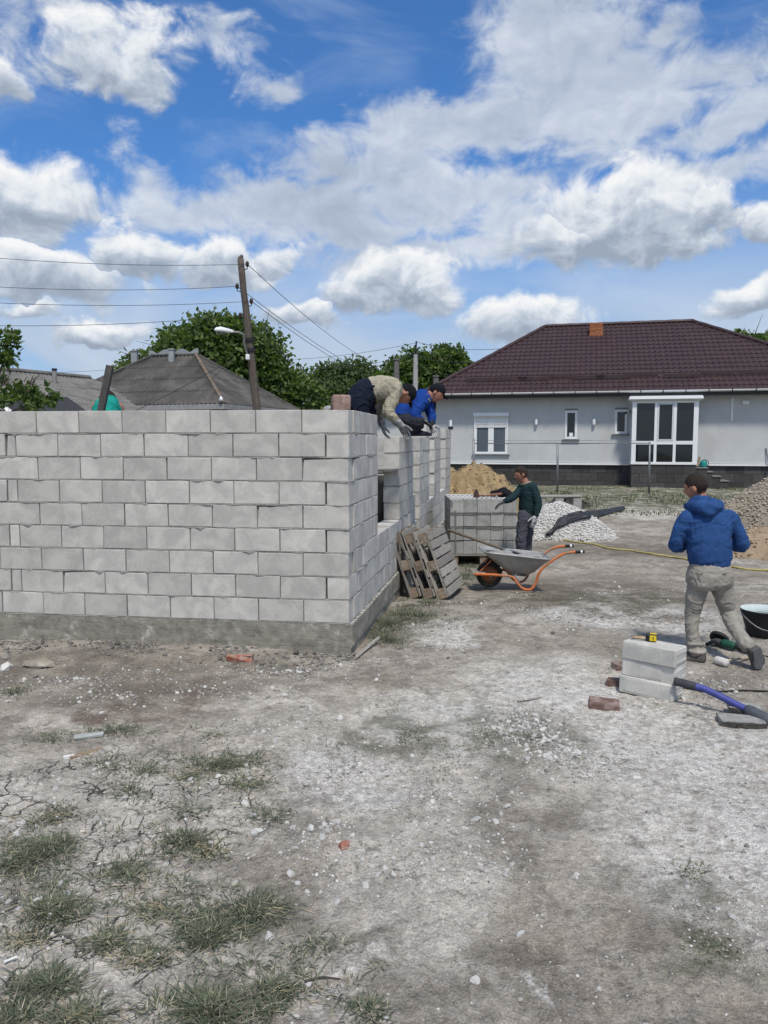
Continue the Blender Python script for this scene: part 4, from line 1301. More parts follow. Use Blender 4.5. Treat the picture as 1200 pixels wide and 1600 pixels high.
def leaves(cs, outs, size, g):
    """one folded leaf per centre: 5 points, three triangles"""
    n = len(cs)
    d = outs + g.normal(0, .75, (n, 3)); d[:, 2] -= .25
    d /= np.linalg.norm(d, axis=1)[:, None] + 1e-9
    r = g.normal(0, 1, (n, 3)); w = np.cross(d, r); w /= np.linalg.norm(w, axis=1)[:, None] + 1e-9
    nrm = np.cross(w, d)
    L = size * g.uniform(.6, 1.3, n)[:, None]; B = L * .30
    p0 = cs; p1 = cs + d * L * .45 + w * B; p2 = cs + d * L * .45 - w * B; p3 = cs + d * L - nrm * L * .15; pm = cs + d * L * .5 - nrm * B * .35
    v = np.stack([p0, p1, p3, p2, pm], 1).reshape(-1, 3)
    i = np.arange(n)[:, None] * 5
    f = np.stack([i + np.array([0, 4, 1]), i + np.array([1, 4, 2]), i + np.array([2, 4, 3]), i + np.array([3, 4, 0])], 1).reshape(-1, 3)
    return v, f


def tree(name, label, d, lobes, n, size, trunk_px, mat, seed, cat='tree', group=None, clump=.35, depth=.8, limb=1.0):
    g = np.random.default_rng(seed)
    base = V((P(trunk_px, 690, d).x, d, 0)); base.z = gz(base.x, base.y) if d < 120 else 0
    T = empty(name, base, label, cat, group)
    area = sum(rx * ry for _, _, rx, ry in lobes)
    vs, fs, o = [], [], 0
    mb = MB(); top = None
    zmin = 1e9
    for k, (px, py, rx, ry) in enumerate(lobes):
        dd = d + g.uniform(-1, 1) * rx / F * d * .5
        c = np.array(P(px, py, dd)); R = np.array([rx / F * d, rx / F * d * depth, ry / F * d])
        zmin = min(zmin, c[2])
        nl = int(n * rx * ry / area)
        ncl = max(nl // 26, 3)
        dirs = g.normal(0, 1, (ncl, 3)); dirs /= np.linalg.norm(dirs, axis=1)[:, None]
        rad = g.uniform(.25, 1.0, ncl) ** .55
        bumps = 1 + .22 * fbm(dirs * 2.2 + seed + k, 2, 5)
        cc = c + dirs * (rad * bumps)[:, None] * R
        which = g.integers(0, ncl, nl)
        off = g.normal(0, 1, (nl, 3)) * clump * np.array([1, 1, .7]) * np.mean(R) * g.uniform(.35, .75, ncl)[which][:, None]
        cs = cc[which] + off
        outs = (cs - c) / (R + 1e-6); outs /= np.linalg.norm(outs, axis=1)[:, None] + 1e-9
        v, f = leaves(cs, outs * .6, size, g)
        vs.append(v); fs.append(f + o); o += len(v)
    cr = arr_obj('crown', np.concatenate(vs), np.concatenate(fs), mat, T)
    fork = V((base.x, base.y, max(zmin * .55, 1.6)))
    r0 = .05 * (fork.z) + .06
    mb.tube([base - V((0, 0, .3)), base + (fork - base) * .5 + V((.05, 0, 0)), fork], [r0 * 1.3, r0, r0 * .8], 10)
    mb.build('trunk', m_bark, T, True)
    r0 *= limb
    for k, (px, py, rx, ry) in enumerate(lobes):
        c = P(px, py, d)
        mb = MB(); m1 = fork + (c - fork) * .5 + V((g.normal(0, .2), g.normal(0, .2), .15))
        mb.tube([fork, m1, c], [r0 * .6, r0 * .35, r0 * .12], 7)
        for q in range(5):
            e = c + V(tuple(g.normal(0, .55, 3))) * (rx / F * d)
            mb.tube([c + (m1 - c) * .4 * (q / 5), (c + e) / 2 + V((0, 0, .1)), e], [r0 * .2, r0 * .12, r0 * .04], 5)
        mb.build('limb', m_bark, T, True)
    return T


tree('walnut_tree', 'large dense green walnut tree behind the old hipped house', 44,
     [(330, 545, 62, 45), (385, 535, 48, 42), (300, 560, 50, 40), (400, 580, 62, 45), (345, 605, 90, 45), (440, 605, 52, 32), (475, 620, 34, 26), (262, 562, 34, 26), (215, 566, 32, 16), (350, 520, 45, 26), (195, 578, 18, 10), (280, 525, 30, 20)],
     27000, .31, 360, m_leaf, 3, clump=.34)
tree('small_tree', 'thin grey green tree behind the red brick on the wall', 58,
     [(520, 592, 34, 24), (555, 588, 34, 22), (500, 612, 26, 24), (585, 606, 26, 24), (545, 618, 48, 24), (530, 578, 22, 12), (570, 583, 20, 12)],
     9000, .33, 545, m_leaf2, 5, clump=.42)
tree('broad_tree', 'broad green tree behind the concrete pole beside the brown roof', 52,
     [(660, 575, 42, 28), (700, 562, 30, 20), (625, 588, 30, 26), (690, 595, 40, 26), (640, 612, 50, 24), (722, 572, 14, 16), (610, 600, 22, 24), (672, 606, 44, 22)],
     20000, .32, 660, m_leaf, 8, clump=.36)
tree('garden_tree', 'green tree top showing over the ridge end of the brown roof', 58,
     [(1150, 545, 34, 20), (1185, 548, 34, 18), (1215, 550, 40, 26), (1165, 565, 60, 22), (1135, 532, 18, 10), (1180, 535, 18, 12)],
     14000, .32, 1180, m_leaf, 13, clump=.36)
# young walnut whose branch hangs over the wall from outside the frame
tree('fruit_tree', 'leafy branch tips of a fruit tree hanging over the wall at the edge of view', 9.6,
     [(14, 528, 24, 10), (-6, 545, 26, 22), (5, 560, 12, 8), (8, 600, 24, 9), (40, 612, 34, 13), (70, 622, 26, 12), (20, 632, 36, 14), (-80, 560, 70, 60), (55, 606, 16, 6)],
     2600, .085, -110, m_leaf, 21, clump=.5, limb=.28)

# ================================================================== HEAPS
def heap(name, label, cat, c, rx, ry, h, mat, seed, prof=1.0, n=90, amp=.10, rot=0, parent=None):
    a = np.linspace(-1.25, 1.25, n); X, Y = np.meshgrid(a, a)
    r = np.sqrt(X * X + Y * Y)
    p = np.stack([X * 2.1 + seed, Y * 2.1, np.zeros_like(X) + seed], -1).reshape(-1, 3)
    nz = fbm(p, 3, seed).reshape(X.shape); n2 = fbm(p * 5, 4, seed + 9).reshape(X.shape)
    rr = r * (1 + .16 * nz)
    hh = np.clip(1 - rr, 0, 1)
    z = h * (1 - np.exp(-hh * 2.1 * prof)) / (1 - math.exp(-2.1 * prof)) + amp * h * n2 * np.clip(hh * 4, 0, 1) * .5
    ca, sa = math.cos(rot), math.sin(rot)
    wx = c.x + (X * ca - Y * sa) * rx; wy = c.y + (X * sa + Y * ca) * ry
    wz = gh(wx, wy, False) + z - .05 * (rr > .97) - .03
    v = np.stack([wx, wy, wz], -1).reshape(-1, 3)
    i = np.arange(n - 1)[:, None] * n + np.arange(n - 1)[None, :]
    keep = (rr[:-1, :-1] < 1.12).ravel()
    f = np.stack([i, i + 1, i + n + 1, i + n], -1).reshape(-1, 4)[keep]
    o = arr_obj(name if parent is None else 'body', v, f, mat, parent, smooth=True)
    return o, (wx, wy, wz, rr)


def scatter_on(field, n, r0, r1, g, lim=1.0, up=.4):
    wx, wy, wz, rr = field; m = np.argwhere(rr < lim); k = g.integers(0, len(m), n)
    i, j = m[k, 0], m[k, 1]
    sp = abs(wx[0, 1] - wx[0, 0]); x = wx[i, j] + g.uniform(-.5, .5, n) * sp; y = wy[i, j] + g.uniform(-.5, .5, n) * sp
    r = r0 + (r1 - r0) * g.random(n) ** 2.5
    return np.stack([x, y, wz[i, j] + r * up], -1), r


g0 = np.random.default_rng(5)
m_sand = M('yellow_clay_sand', (.31, .228, .125), .97, .3, 9, 1.0, 40, col2=(.20, .145, .08), c2n=(.5, .72), c2s=3)
c = V((2.02, 17.3, 0))
T = empty('clay_heap', c, 'heap of yellow clay sand behind the block stack', 'heap')
o, fl = heap('x', '', '', c, 1.75, 1.5, 1.50, m_sand, 4, prof=.45, amp=.16, parent=T)
cs, rs = scatter_on(fl, 2400, .006, .034, g0)
o = arr_obj('clod', *rocks_np(cs, rs, 3), M('clay_clod', (.30, .222, .125), .97, .3, 8, .5, 50, island=.35, col2=(.22, .15, .085)), T); o['kind'] = 'stuff'
m_lime = M('white_limestone', (.60, .585, .55), .95, .18, 14, .4, 60, island=.22)
c = V((3.62, 15.9, 0))
T = empty('limestone_heap', c, 'heap of white crushed limestone behind the man in the green sweater', 'heap')
o, fl = heap('x', '', '', c, 1.16, 1.0, .72, M('limestone_fines', (.50, .485, .45), .97, .2, 20, .8, 60), 9, prof=.75, amp=.06, parent=T)
cs, rs = scatter_on(fl, 11000, .010, .030, g0)
o = arr_obj('gravel', *rocks_np(cs, rs, 5), m_lime, T); o['kind'] = 'stuff'
c = G(918, 829)
T = empty('gravel_spill', c, 'low spill of white crushed limestone in front of the black pipes', 'heap')
o, fl = heap('x', '', '', c, .42, .38, .16, M('limestone_fines', ()), 14, prof=.8, amp=.05, n=50, parent=T)
cs, rs = scatter_on(fl, 1100, .012, .035, g0, 1.08)
o = arr_obj('gravel', *rocks_np(cs, rs, 7), m_lime, T); o['kind'] = 'stuff'
c = V((7.75, 14.6, 0))
T = empty('pebble_heap', c, 'heap of grey brown pebble gravel beyond the man in the blue hoodie', 'heap')
o, fl = heap('x', '', '', c, 2.05, 2.0, 1.42, M('gravel_bed', (.27, .23, .175), .97, .3, 30, .9, 60), 19, prof=.5, amp=.04, parent=T)
cs, rs = scatter_on(fl, 13000, .012, .030, g0)
o = arr_obj('pebble', *rocks_np(cs, rs, 8), M('river_pebble', (.40, .35, .28), .9, .25, 14, island=.45, col2=(.26, .215, .165)), T); o['kind'] = 'stuff'
c = V((6.75, 13.35, 0))
T = empty('sand_heap', c, 'small brown sand heap at the foot of the pebble gravel', 'heap')
o, fl = heap('x', '', '', c, 1.15, .95, .50, M('brown_sand', (.31, .235, .155), .97, .25, 5, .9, 40, col2=(.22, .16, .10)), 23, prof=.6, amp=.16, parent=T)
cs, rs = scatter_on(fl, 500, .008, .035, g0)
o = arr_obj('clod', *rocks_np(cs, rs, 9), M('sand_clod', (.29, .22, .145), .97, .3, 8, island=.3), T); o['kind'] = 'stuff'
c = G(885, 791)
T = empty('soil_heap', c, 'low dark soil heap behind the white limestone', 'heap')
o, fl = heap('x', '', '', c, .65, .5, .34, M('dark_soil', (.055, .05, .043), .97, .4, 12, 1, 40), 27, prof=.7, amp=.35, n=60, parent=T)
cs, rs = scatter_on(fl, 260, .015, .06, g0)
o = arr_obj('clod', *rocks_np(cs, rs, 10), M('soil_clod', (.07, .063, .055), .97, .4, 12, island=.5), T); o['kind'] = 'stuff'
a, b = P(838, 774, 18.2), P(908, 776, 18.2)
o = MB(); d_ = b - a; o.box((a + b) / 2, (d_.length, .24, .045), Matrix.Rotation(-.01, 3, 'Y'), bev=.004)
tag(o.build('plank', m_wood_old), 'long flat board lying behind the white limestone heap', 'plank')
for k in range(3):
    q = a + d_ * (.1 + .4 * k); o = MB(); o.box(V((q.x, q.y, q.z / 2 - .02)), (.2, .2, max(q.z, .1)), bev=.01)
    tag(o.build('block', m_block2), ['grey block propping the near end of the flat board', 'grey block propping the middle of the flat board', 'grey block propping the far end of the flat board'][k], 'block', 'blocks under the board')

# bundle of black pipes laid over the gravel
_dg = bpy.context.evaluated_depsgraph_get(); _dg.update()


def surf(px, py):
    o_ = V((0, 0, CZ)); d_ = (P(px, py, 1.0) - o_).normalized()
    hit, loc, *_ = S.ray_cast(_dg, o_, d_)
    return loc.copy() if hit else G(px, py)


T = empty('pipe_bundle', G(875, 825), 'bundle of long black plastic pipes lying across the white limestone', 'pipes')
r3 = random.Random(6)
for k in range(7):
    lat = (k - 3) * .052; pts = []
    for px, py, dd in ((853 + k * 1.6, 840 - k * .8, 0), (862 + k, 832 - k * 1.2, 0), (873, 825 - k * 1.6, 0), (884, 820 - k * 1.7, 0), (895, 816 - k * 1.7, 0), (907, 812.5 - k * 1.5, 0), (920, 810.5 - k * 1.4, 0), (935, 808 - k * 1.2, 0), (952, 803.5 - k * .9, 0), (974, 798.5 - k * .7, 0)):
        pts.append(surf(px, py) + V((0, -.02, .034 + .012 * r3.random())))
    o = MB(); fine = []
    for i in range(len(pts) - 1):
        for j in range(4): fine.append(pts[i].lerp(pts[i + 1], j / 4))
    fine.append(pts[-1]); o.tube(fine, .034, 7); o.build('pipe', M('black_pipe', (.030, .032, .038), .45, .3, 20), T, True)

# yellow hose
pts = [G(*q) + V((0, 0, .016)) for q in ((826, 841), (850, 842.5), (880, 845), (915, 850), (950, 856), (985, 861.5), (1020, 867), (1055, 872), (1090, 878), (1125, 884.5), (1160, 890), (1200, 893.5), (1260, 899))]
fine = []
for i in range(len(pts) - 1):
    for j in range(5):
        q = pts[i].lerp(pts[i + 1], j / 5); q.z = gz(q.x, q.y) + .017; q.y += .02 * math.sin((i * 5 + j) * .8); fine.append(q)
o = MB(); o.tube(fine, .0165, 8)
tag(o.build('garden_hose', M('yellow_hose', (.42, .36, .13), .6, .25, 14), None, True), 'yellow garden hose trailing across the bare yard', 'hose')

# ================================================================== STRAPPED STACK OF BLOCKS
def block_stack():
    A = P(703, 867, 12.0); x0 = A.x; y0 = 12.0; zb = .03
    Wd = (P(807, 867, 12.0).x - x0)
    gz0 = gz(x0 + .5, y0 + .3)
    T = empty('block_stack', (x0 + Wd / 2, y0 + .5, gz0), 'strapped stack of grey concrete blocks on a wooden pallet beside the man in green', 'block stack')
    n = 5; w = Wd / n; H = .87; L = 4; h = H / L
    vm_ = []
    for v in range(4):
        m_ = MB(); m_.box((0, 0, 0), (w - .004, .38, h - .006), bev=.006, jit=.003)
        if v % 2:                                   # moulded recess frame on the block end
            for e in (-1, 1): m_.box((e * (w / 2 - .018), -.19, 0), (.022, .014, h - .02), bev=.003)
            m_.box((0, -.19, -(h / 2 - .02)), (w - .06, .012, .02), bev=.003)
        else:
            for e in (-.055, .05): m_.box((e, -.19, 0), (.02, .010, h - .014), bev=.002)
        me = bpy.data.meshes.new('block'); me.from_pydata(m_.v, [], m_.f); me.materials.append(m_block2); vm_.append(me)
    for r in range(L):
        for d in range(3):
            for c in range(n):
                if 0 < c < n - 1 and d == 1 and r < L - 1: continue
                o = bpy.data.objects.new('block', vm_[(c + r * 2 + d) % 4 if r in (1, 2) else (0, 2)[c % 2]]); COL.objects.link(o); o.parent = T
                o.matrix_parent_inverse = Matrix.Translation(-T.location)
                o.location = (x0 + (c + .5) * w + random.gauss(0, .002), y0 + .19 + d * .385 + random.gauss(0, .006), zb + (r + .5) * h)
                o.rotation_euler = (0, 0, random.gauss(0, .005) + (PI if d else 0))
    # tongues and webs on the top face, overhead light painted in as paler grey
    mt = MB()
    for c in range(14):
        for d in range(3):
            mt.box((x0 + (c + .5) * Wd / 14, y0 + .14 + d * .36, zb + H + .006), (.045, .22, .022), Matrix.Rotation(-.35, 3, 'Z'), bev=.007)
    o = mt.build('top_ribs', M('painted_lit_block_top', (.52, .52, .50), .9, .15, 20), T)
    sb = M('grey_strap', (.16, .16, .155), .5, .2, 10)
    for (za) in (zb + .865 * .745, zb + .87 * .49):
        mt = MB(); mt.box((x0 + Wd / 2, y0 - .012, za), (Wd + .01, .004, .016)); mt.build('strap', sb, T)
    mt = MB(); mt.box((x0 + .085, y0 - .014, zb + .34), (.024, .004, .70), Matrix.Rotation(-.012, 3, 'Y')); mt.build('strap', sb, T)
    mt = MB(); mt.box((x0 + .02, y0 - .010, zb + .8), (.024, .004, .1)); mt.build('strap', sb, T)
    # pallet
    pm = MB(); pm.box((x0 + Wd / 2, y0 + .56, zb - .014), (Wd + .02, 1.16, .022), bev=.003); pm.build('deck', m_wood_old, T)
    for cx in (.08, Wd / 2, Wd - .08):
        for cy in (.06, .56, 1.06):
            hgt = max(zb - .026 - gz0 + .03, .06)
            pm = MB(); pm.box((x0 + cx, y0 + cy, zb - .026 - hgt / 2), (.1, .12, hgt), bev=.004); pm.build('pallet_block', m_wood_end, T)
    return T, x0, y0, zb + H


STK, SX, SY, SZ = block_stack()
# tools lying on top of the stack
q = V((SX + .47, SY + .12, SZ + .02))
t_ = empty('hatchet', q, 'hatchet with brown head and wooden handle lying on the block stack', 'hatchet')
o = MB(); o.tube([q + V((-.02, 0, .03)), q + V((.12, .02, .03)), q + V((.36, .05, .055))], [.016, .018, .02], 8); o.build('handle', M('red_brown_wood', (.26, .13, .085), .7, .3, 30), t_, True)
o = MB(); o.prism([q + V(p) for p in ((-.10, -.02, .0), (.0, -.02, .0), (-.01, -.02, .05), (-.03, -.02, .12), (-.06, -.02, .13), (-.09, -.02, .08))], (0, 0, 0), (0, .035, 0)); o.build('head', M('dark_rust', (.075, .045, .035), .7, .4, 30), t_)
q = V((SX + .86, SY + .30, SZ + .02))
mb = MB(); g_ = random.Random(2)
rows = []
for i in range(9):
    f = i / 8; rr = .085 * math.sin(PI * (f * .86 + .07)) ** .6 + .012
    rows.append([q + V((-.19 + .42 * f, math.cos(k * 2 * PI / 12) * rr * 1.1, .045 + .02 * math.sin(f * 5) + math.sin(k * 2 * PI / 12) * rr * (.75 + .3 * math.sin(f * 9 + k)))) for k in range(12)])
mb.loft(rows)
tag(mb.build('jacket', cloth('black_cloth', (.014, .014, .017)), None, True), 'crumpled black jacket lying on the block stack', 'jacket')

# ================================================================== PALLETS LEANING ON THE WALL
def pallet(label, origin, yaw, lean):
    T = bpy.data.objects.new('pallet', None); COL.objects.link(T); T.empty_display_size = .1
    T.location = origin; T.rotation_euler = Matrix((Matrix.Rotation(yaw, 3, 'Z') @ Matrix.Rotation(-lean, 3, 'Y'))).to_euler()
    tag(T, label, 'pallet', 'pallets leaning on the block wall')
    return T


def pallet_parts(T, seed, missing=()):
    R = random.Random(seed); Wd, H = .82, .80
    def part(name, c, s, mat):
        key = None
        mb = MB(); mb.box((0, 0, 0), s, bev=.003, jit=.0025)
        me = bpy.data.meshes.new(name); me.from_pydata(mb.v, [], mb.f); me.materials.append(mat)
        o = bpy.data.objects.new(name, me); COL.objects.link(o); o.parent = T
        o.location = c; o.rotation_euler = (R.gauss(0, .008), R.gauss(0, .008), R.gauss(0, .008))
    n = 7; step = H / n
    for i in range(n):                                   # deck boards on the outer side
        if i in missing: continue
        part('deck_board', (.142, Wd / 2 + R.gauss(0, .006), (i + .5) * step), (.020, Wd, step - .020), m_wood_old)
    for y in (.05, Wd / 2, Wd - .05):                    # stringer boards and skids
        part('stringer', (.121, y, H / 2), (.020, .095, H), m_wood_old)
        part('skid', (.010, y, H / 2 + R.gauss(0, .006)), (.020, .095, H), m_wood_old)
        for z in (.06, H / 2, H - .06):
            part('spacer_block', (.0655, y + R.gauss(0, .003), z), (.088, .097, .115), m_wood_end)


o0 = G(704.5, 938.5); yaw = math.atan2(-.30, .95); lean = math.radians(20.5)
ax = V((math.cos(yaw), math.sin(yaw), 0)); lx = ax * math.cos(lean) + V((0, 0, math.sin(lean)))
lb = ['outermost grey wooden pallet leaning on the block wall, deck boards facing out', 'middle wooden pallet of the three leaning on the block wall', 'innermost wooden pallet resting directly against the block wall']
for k in range(3):
    sh = -.152 - k * .158
    org = o0 + ax * (sh / math.cos(lean) if k else -.142 / 1) + V((0, -.02 * k, 0))
    org = o0 + ax * (-.15 - .17 * k) + V((0, 0, 0))
    org.z = gz(org.x, org.y) - .01
    T = pallet(lb[k], org, yaw + .03 * k, lean - .02 * k)
    pallet_parts(T, 11 + k, (3,) if k == 1 else ((2, 5) if k == 2 else ()))

# ================================================================== ORANGE WHEELBARROW
def barrow():
    wc = P(764.5, 897.3, 9.6); s = 9.6 / F
    zg = gz(wc.x, wc.y)
    T = empty('wheelbarrow', (wc.x, wc.y, zg), 'orange framed wheelbarrow with grey steel tub full of mortar', 'wheelbarrow')
    dz = (zg + .165) - wc.z
    def q(px, py, y=0.0, yy=0.0): return V((wc.x + (px - 764.5) * s, wc.y + y, wc.z + (897.3 - py) * s + yy))
    R = .163
    w = MB(); prof = [(R - .055, -.032), (R - .018, -.042), (R - .004, -.030), (R, 0), (R - .004, .030), (R - .018, .042), (R - .055, .032), (R - .062, 0)]
    w.loft([[q(764.5, 897.3) + V((math.cos(a) * r, y, math.sin(a) * r)) for r, y in prof] for a in [k * 2 * PI / 28 for k in range(29)]], cap=False)
    for k in range(28):
        a = k * 2 * PI / 28; c = q(764.5, 897.3) + V((math.cos(a) * R, 0, math.sin(a) * R))
        w.box(c, (.010, .05, .012), Matrix.Rotation(-a, 3, 'Y'))
    wheel = w.build('wheel', m_rubber, T, True)
    w = MB(); w.lathe(q(764.5, 897.3) + V((0, .0, 0)), [(.106, -.028), (.10, -.012), (.05, -.006), (.03, -.035), (.0301, .035), (.05, .006), (.10, .012), (.106, .028)], 24, (0, 1, 0))
    rim = w.build('rim', M('rusty_orange_rim', (.36, .12, .045), .75, .4, 25, .3, 80, col2=(.16, .12, .09), c2n=(.45, .62)), wheel, True)
    w = MB(); w.tube([q(764.5, 897.3, -.12), q(764.5, 897.3, .12)], .012, 8); w.build('axle', m_metal, wheel)
    # two frame tubes: nose - foot loop - handle
    for y0, y1, nm in ((-.12, -.27, 'near'), (.12, .27, 'far')):
        f = MB(); k = 1 if nm == 'near' else 1
        pts = [(738, 893.5, .3), (764, 893.7, .5), (790, 895, .8), (798, 898, .9), (803, 905, 1), (809, 912, 1), (816, 915.2, 1), (823, 915.2, 1), (828, 911, 1), (832, 904, 1), (836, 890, 1), (845, 879, 1), (858, 869, 1), (872, 860.5, 1), (884, 857.5, 1), (896, 857, 1)]
        P3 = [q(a, b, y0 + (y1 - y0) * c) for a, b, c in pts]
        for i in range(2): P3[-1 - i].z += .0
        fine = []
        for i in range(len(P3) - 1):
            p0, p1, p2, p3 = P3[max(i - 1, 0)], P3[i], P3[i + 1], P3[min(i + 2, len(P3) - 1)]
            for j in range(4):
                u = j / 4; fine.append(.5 * ((2 * p1) + (p2 - p0) * u + (2 * p0 - 5 * p1 + 4 * p2 - p3) * u * u + (3 * p1 - p0 - 3 * p2 + p3) * u ** 3))
        fine.append(P3[-1]); f.tube(fine, .0165, 10); hd = f.build('frame_tube', m_orange, T, True)
        g = MB(); g.tube([q(891, 857.1, y1), q(905, 856.6, y1)], .0195, 10); gp = g.build('grip', m_rubber, hd, True)
        g = MB(); g.tube([q(899, 856.8, y1), q(902, 856.7, y1)], .0205, 10); g.build('band', m_white, gp, True)
    # nose plate and struts to the tub
    f = MB(); f.box(q(746, 892.6), (.165, .33, .024), bev=.005, jit=.003); f.build('nose_board', m_wood_old, T)
    for y in (-.12, .12):
        f = MB(); f.box((q(748, 890, y) + q(766, 872, y)) / 2, (.19, .03, .008), Matrix.Rotation(-.78, 3, 'Y')); f.build('strut', m_orange, T)
        f = MB(); f.tube([q(812, 914, y * 2.2), q(800, 893, y * 2.2)], .010, 6); f.build('strut', m_metal, T, True)
    # tub
    rim_p = [(751.5, 858.5), (853, 869.5)]
    def ring(z0, z1, xa, xb, ya, yb, n=7, inset=0.0):
        r = []
        xa, xb, ya, yb = xa + inset, xb - inset, ya - inset, yb - inset
        for (cx, cy, a0) in ((1, 1, 0), (-1, 1, 90), (-1, -1, 180), (1, -1, 270)):
            rr = .10; X = (xb - rr if cx > 0 else xa + rr); hy = (yb if cx > 0 else ya)
            for k in range(n):
                a = math.radians(a0 + 90 * k / (n - 1)); x = X + rr * math.cos(a); y = cy * (hy - rr) + rr * math.sin(a)
                z = z0 + (z1 - z0) * (x - xa) / max(xb - xa, .01)
                r.append(V((x, wc.y + y, z)))
        return r
    L_ = lambda px: q(px, 0).x
    Zp = lambda py: q(0, py).z
    rings = [ring(Zp(857.5), Zp(868.5), L_(751), L_(855), .27, .31), ring(Zp(859.5), Zp(870.5), L_(752.5), L_(853.5), .262, .302), ring(Zp(876), Zp(881), L_(771), L_(843), .20, .23), ring(Zp(889), Zp(892), L_(788), L_(834), .15, .17), ring(Zp(892), Zp(894), L_(793), L_(830), .12, .14)]
    inner = [ring(Zp(891), Zp(893), L_(793), L_(830), .12, .14, inset=.01), ring(Zp(876), Zp(881), L_(771), L_(843), .20, .23, inset=.008), ring(Zp(857.5), Zp(868.5), L_(751), L_(855), .27, .31, inset=.012)]
    t = MB(); t.loft(rings[::-1] + inner[::-1], cap=True); tub = t.build('tub', m_galv, T, True)
    # rolled edge
    t = MB(); r = rings[0]; t.tube(r + [r[0]], .011, 6); t.build('rolled_edge', m_galv, tub, True)
    # mortar load
    t = MB(); rr = [ring(Zp(874), Zp(879), L_(768), L_(845), .21, .24, inset=.02), ring(Zp(862), Zp(870.5), L_(757), L_(850), .25, .285, inset=.02)]
    t.loft(rr); nn = 22; o_ = len(t.v)
    x0, x1 = L_(762), L_(846)
    vs = []; fs = []
    for i in range(nn):
        for j in range(nn):
            a, b = i / (nn - 1) * 2 - 1, j / (nn - 1) * 2 - 1
            k = 1 / max(1, (abs(a) ** 4 + abs(b) ** 4) ** .25)
            x = (x0 + x1) / 2 + a * k * (x1 - x0) / 2; y = b * k * .24
            z = Zp(863) + (Zp(869.5) - Zp(863)) * (a + 1) / 2 + .035 * (1 - max(abs(a), abs(b)) ** 3) + .03 * vnoise([[x * 9, y * 9, 3]], 4)[0]
            vs.append((x, wc.y + y, z))
    fs = [(i * nn + j, i * nn + j + 1, (i + 1) * nn + j + 1, (i + 1) * nn + j) for i in range(nn - 1) for j in range(nn - 1)]
    t.add(vs, fs); t.build('mortar', m_wet_mortar, T, True)
    # shovel stuck into the load
    a, b = P(700, 828, 9.9), q(796, 864.5, -.02, .03)
    S_ = empty('shovel', b, 'shovel with long wooden handle stuck in the wheelbarrow mortar', 'shovel')
    t = MB(); t.tube([a, b + (a - b) * .12], [.018, .019], 10); t.build('handle', M('grey_brown_handle', (.16, .125, .095), .8, .3, 20), S_, True)
    d = (b - a).normalized(); sd = V((0, 1, 0)); nu = d.cross(sd).normalized()
    t = MB(); t.tube([b + (a - b) * .14, b + d * .04], [.023, .018], 8); t.build('socket', m_metal, S_, True)
    t = MB(); rows = []
    for f, w_ in ((0, .085), (.08, .105), (.18, .10), (.25, .06), (.28, .01)):
        rows.append([b + d * (.02 + f) + sd * (w_ * k / 4) + nu * (.022 * (k / 4) ** 2) for k in range(-4, 5)])
    vs = rows + [[p + nu * .003 for p in r_] for r_ in rows[::-1]]
    t.loft(vs, closed=False, cap=False); t.build('blade', m_metal, S_, True)


barrow()

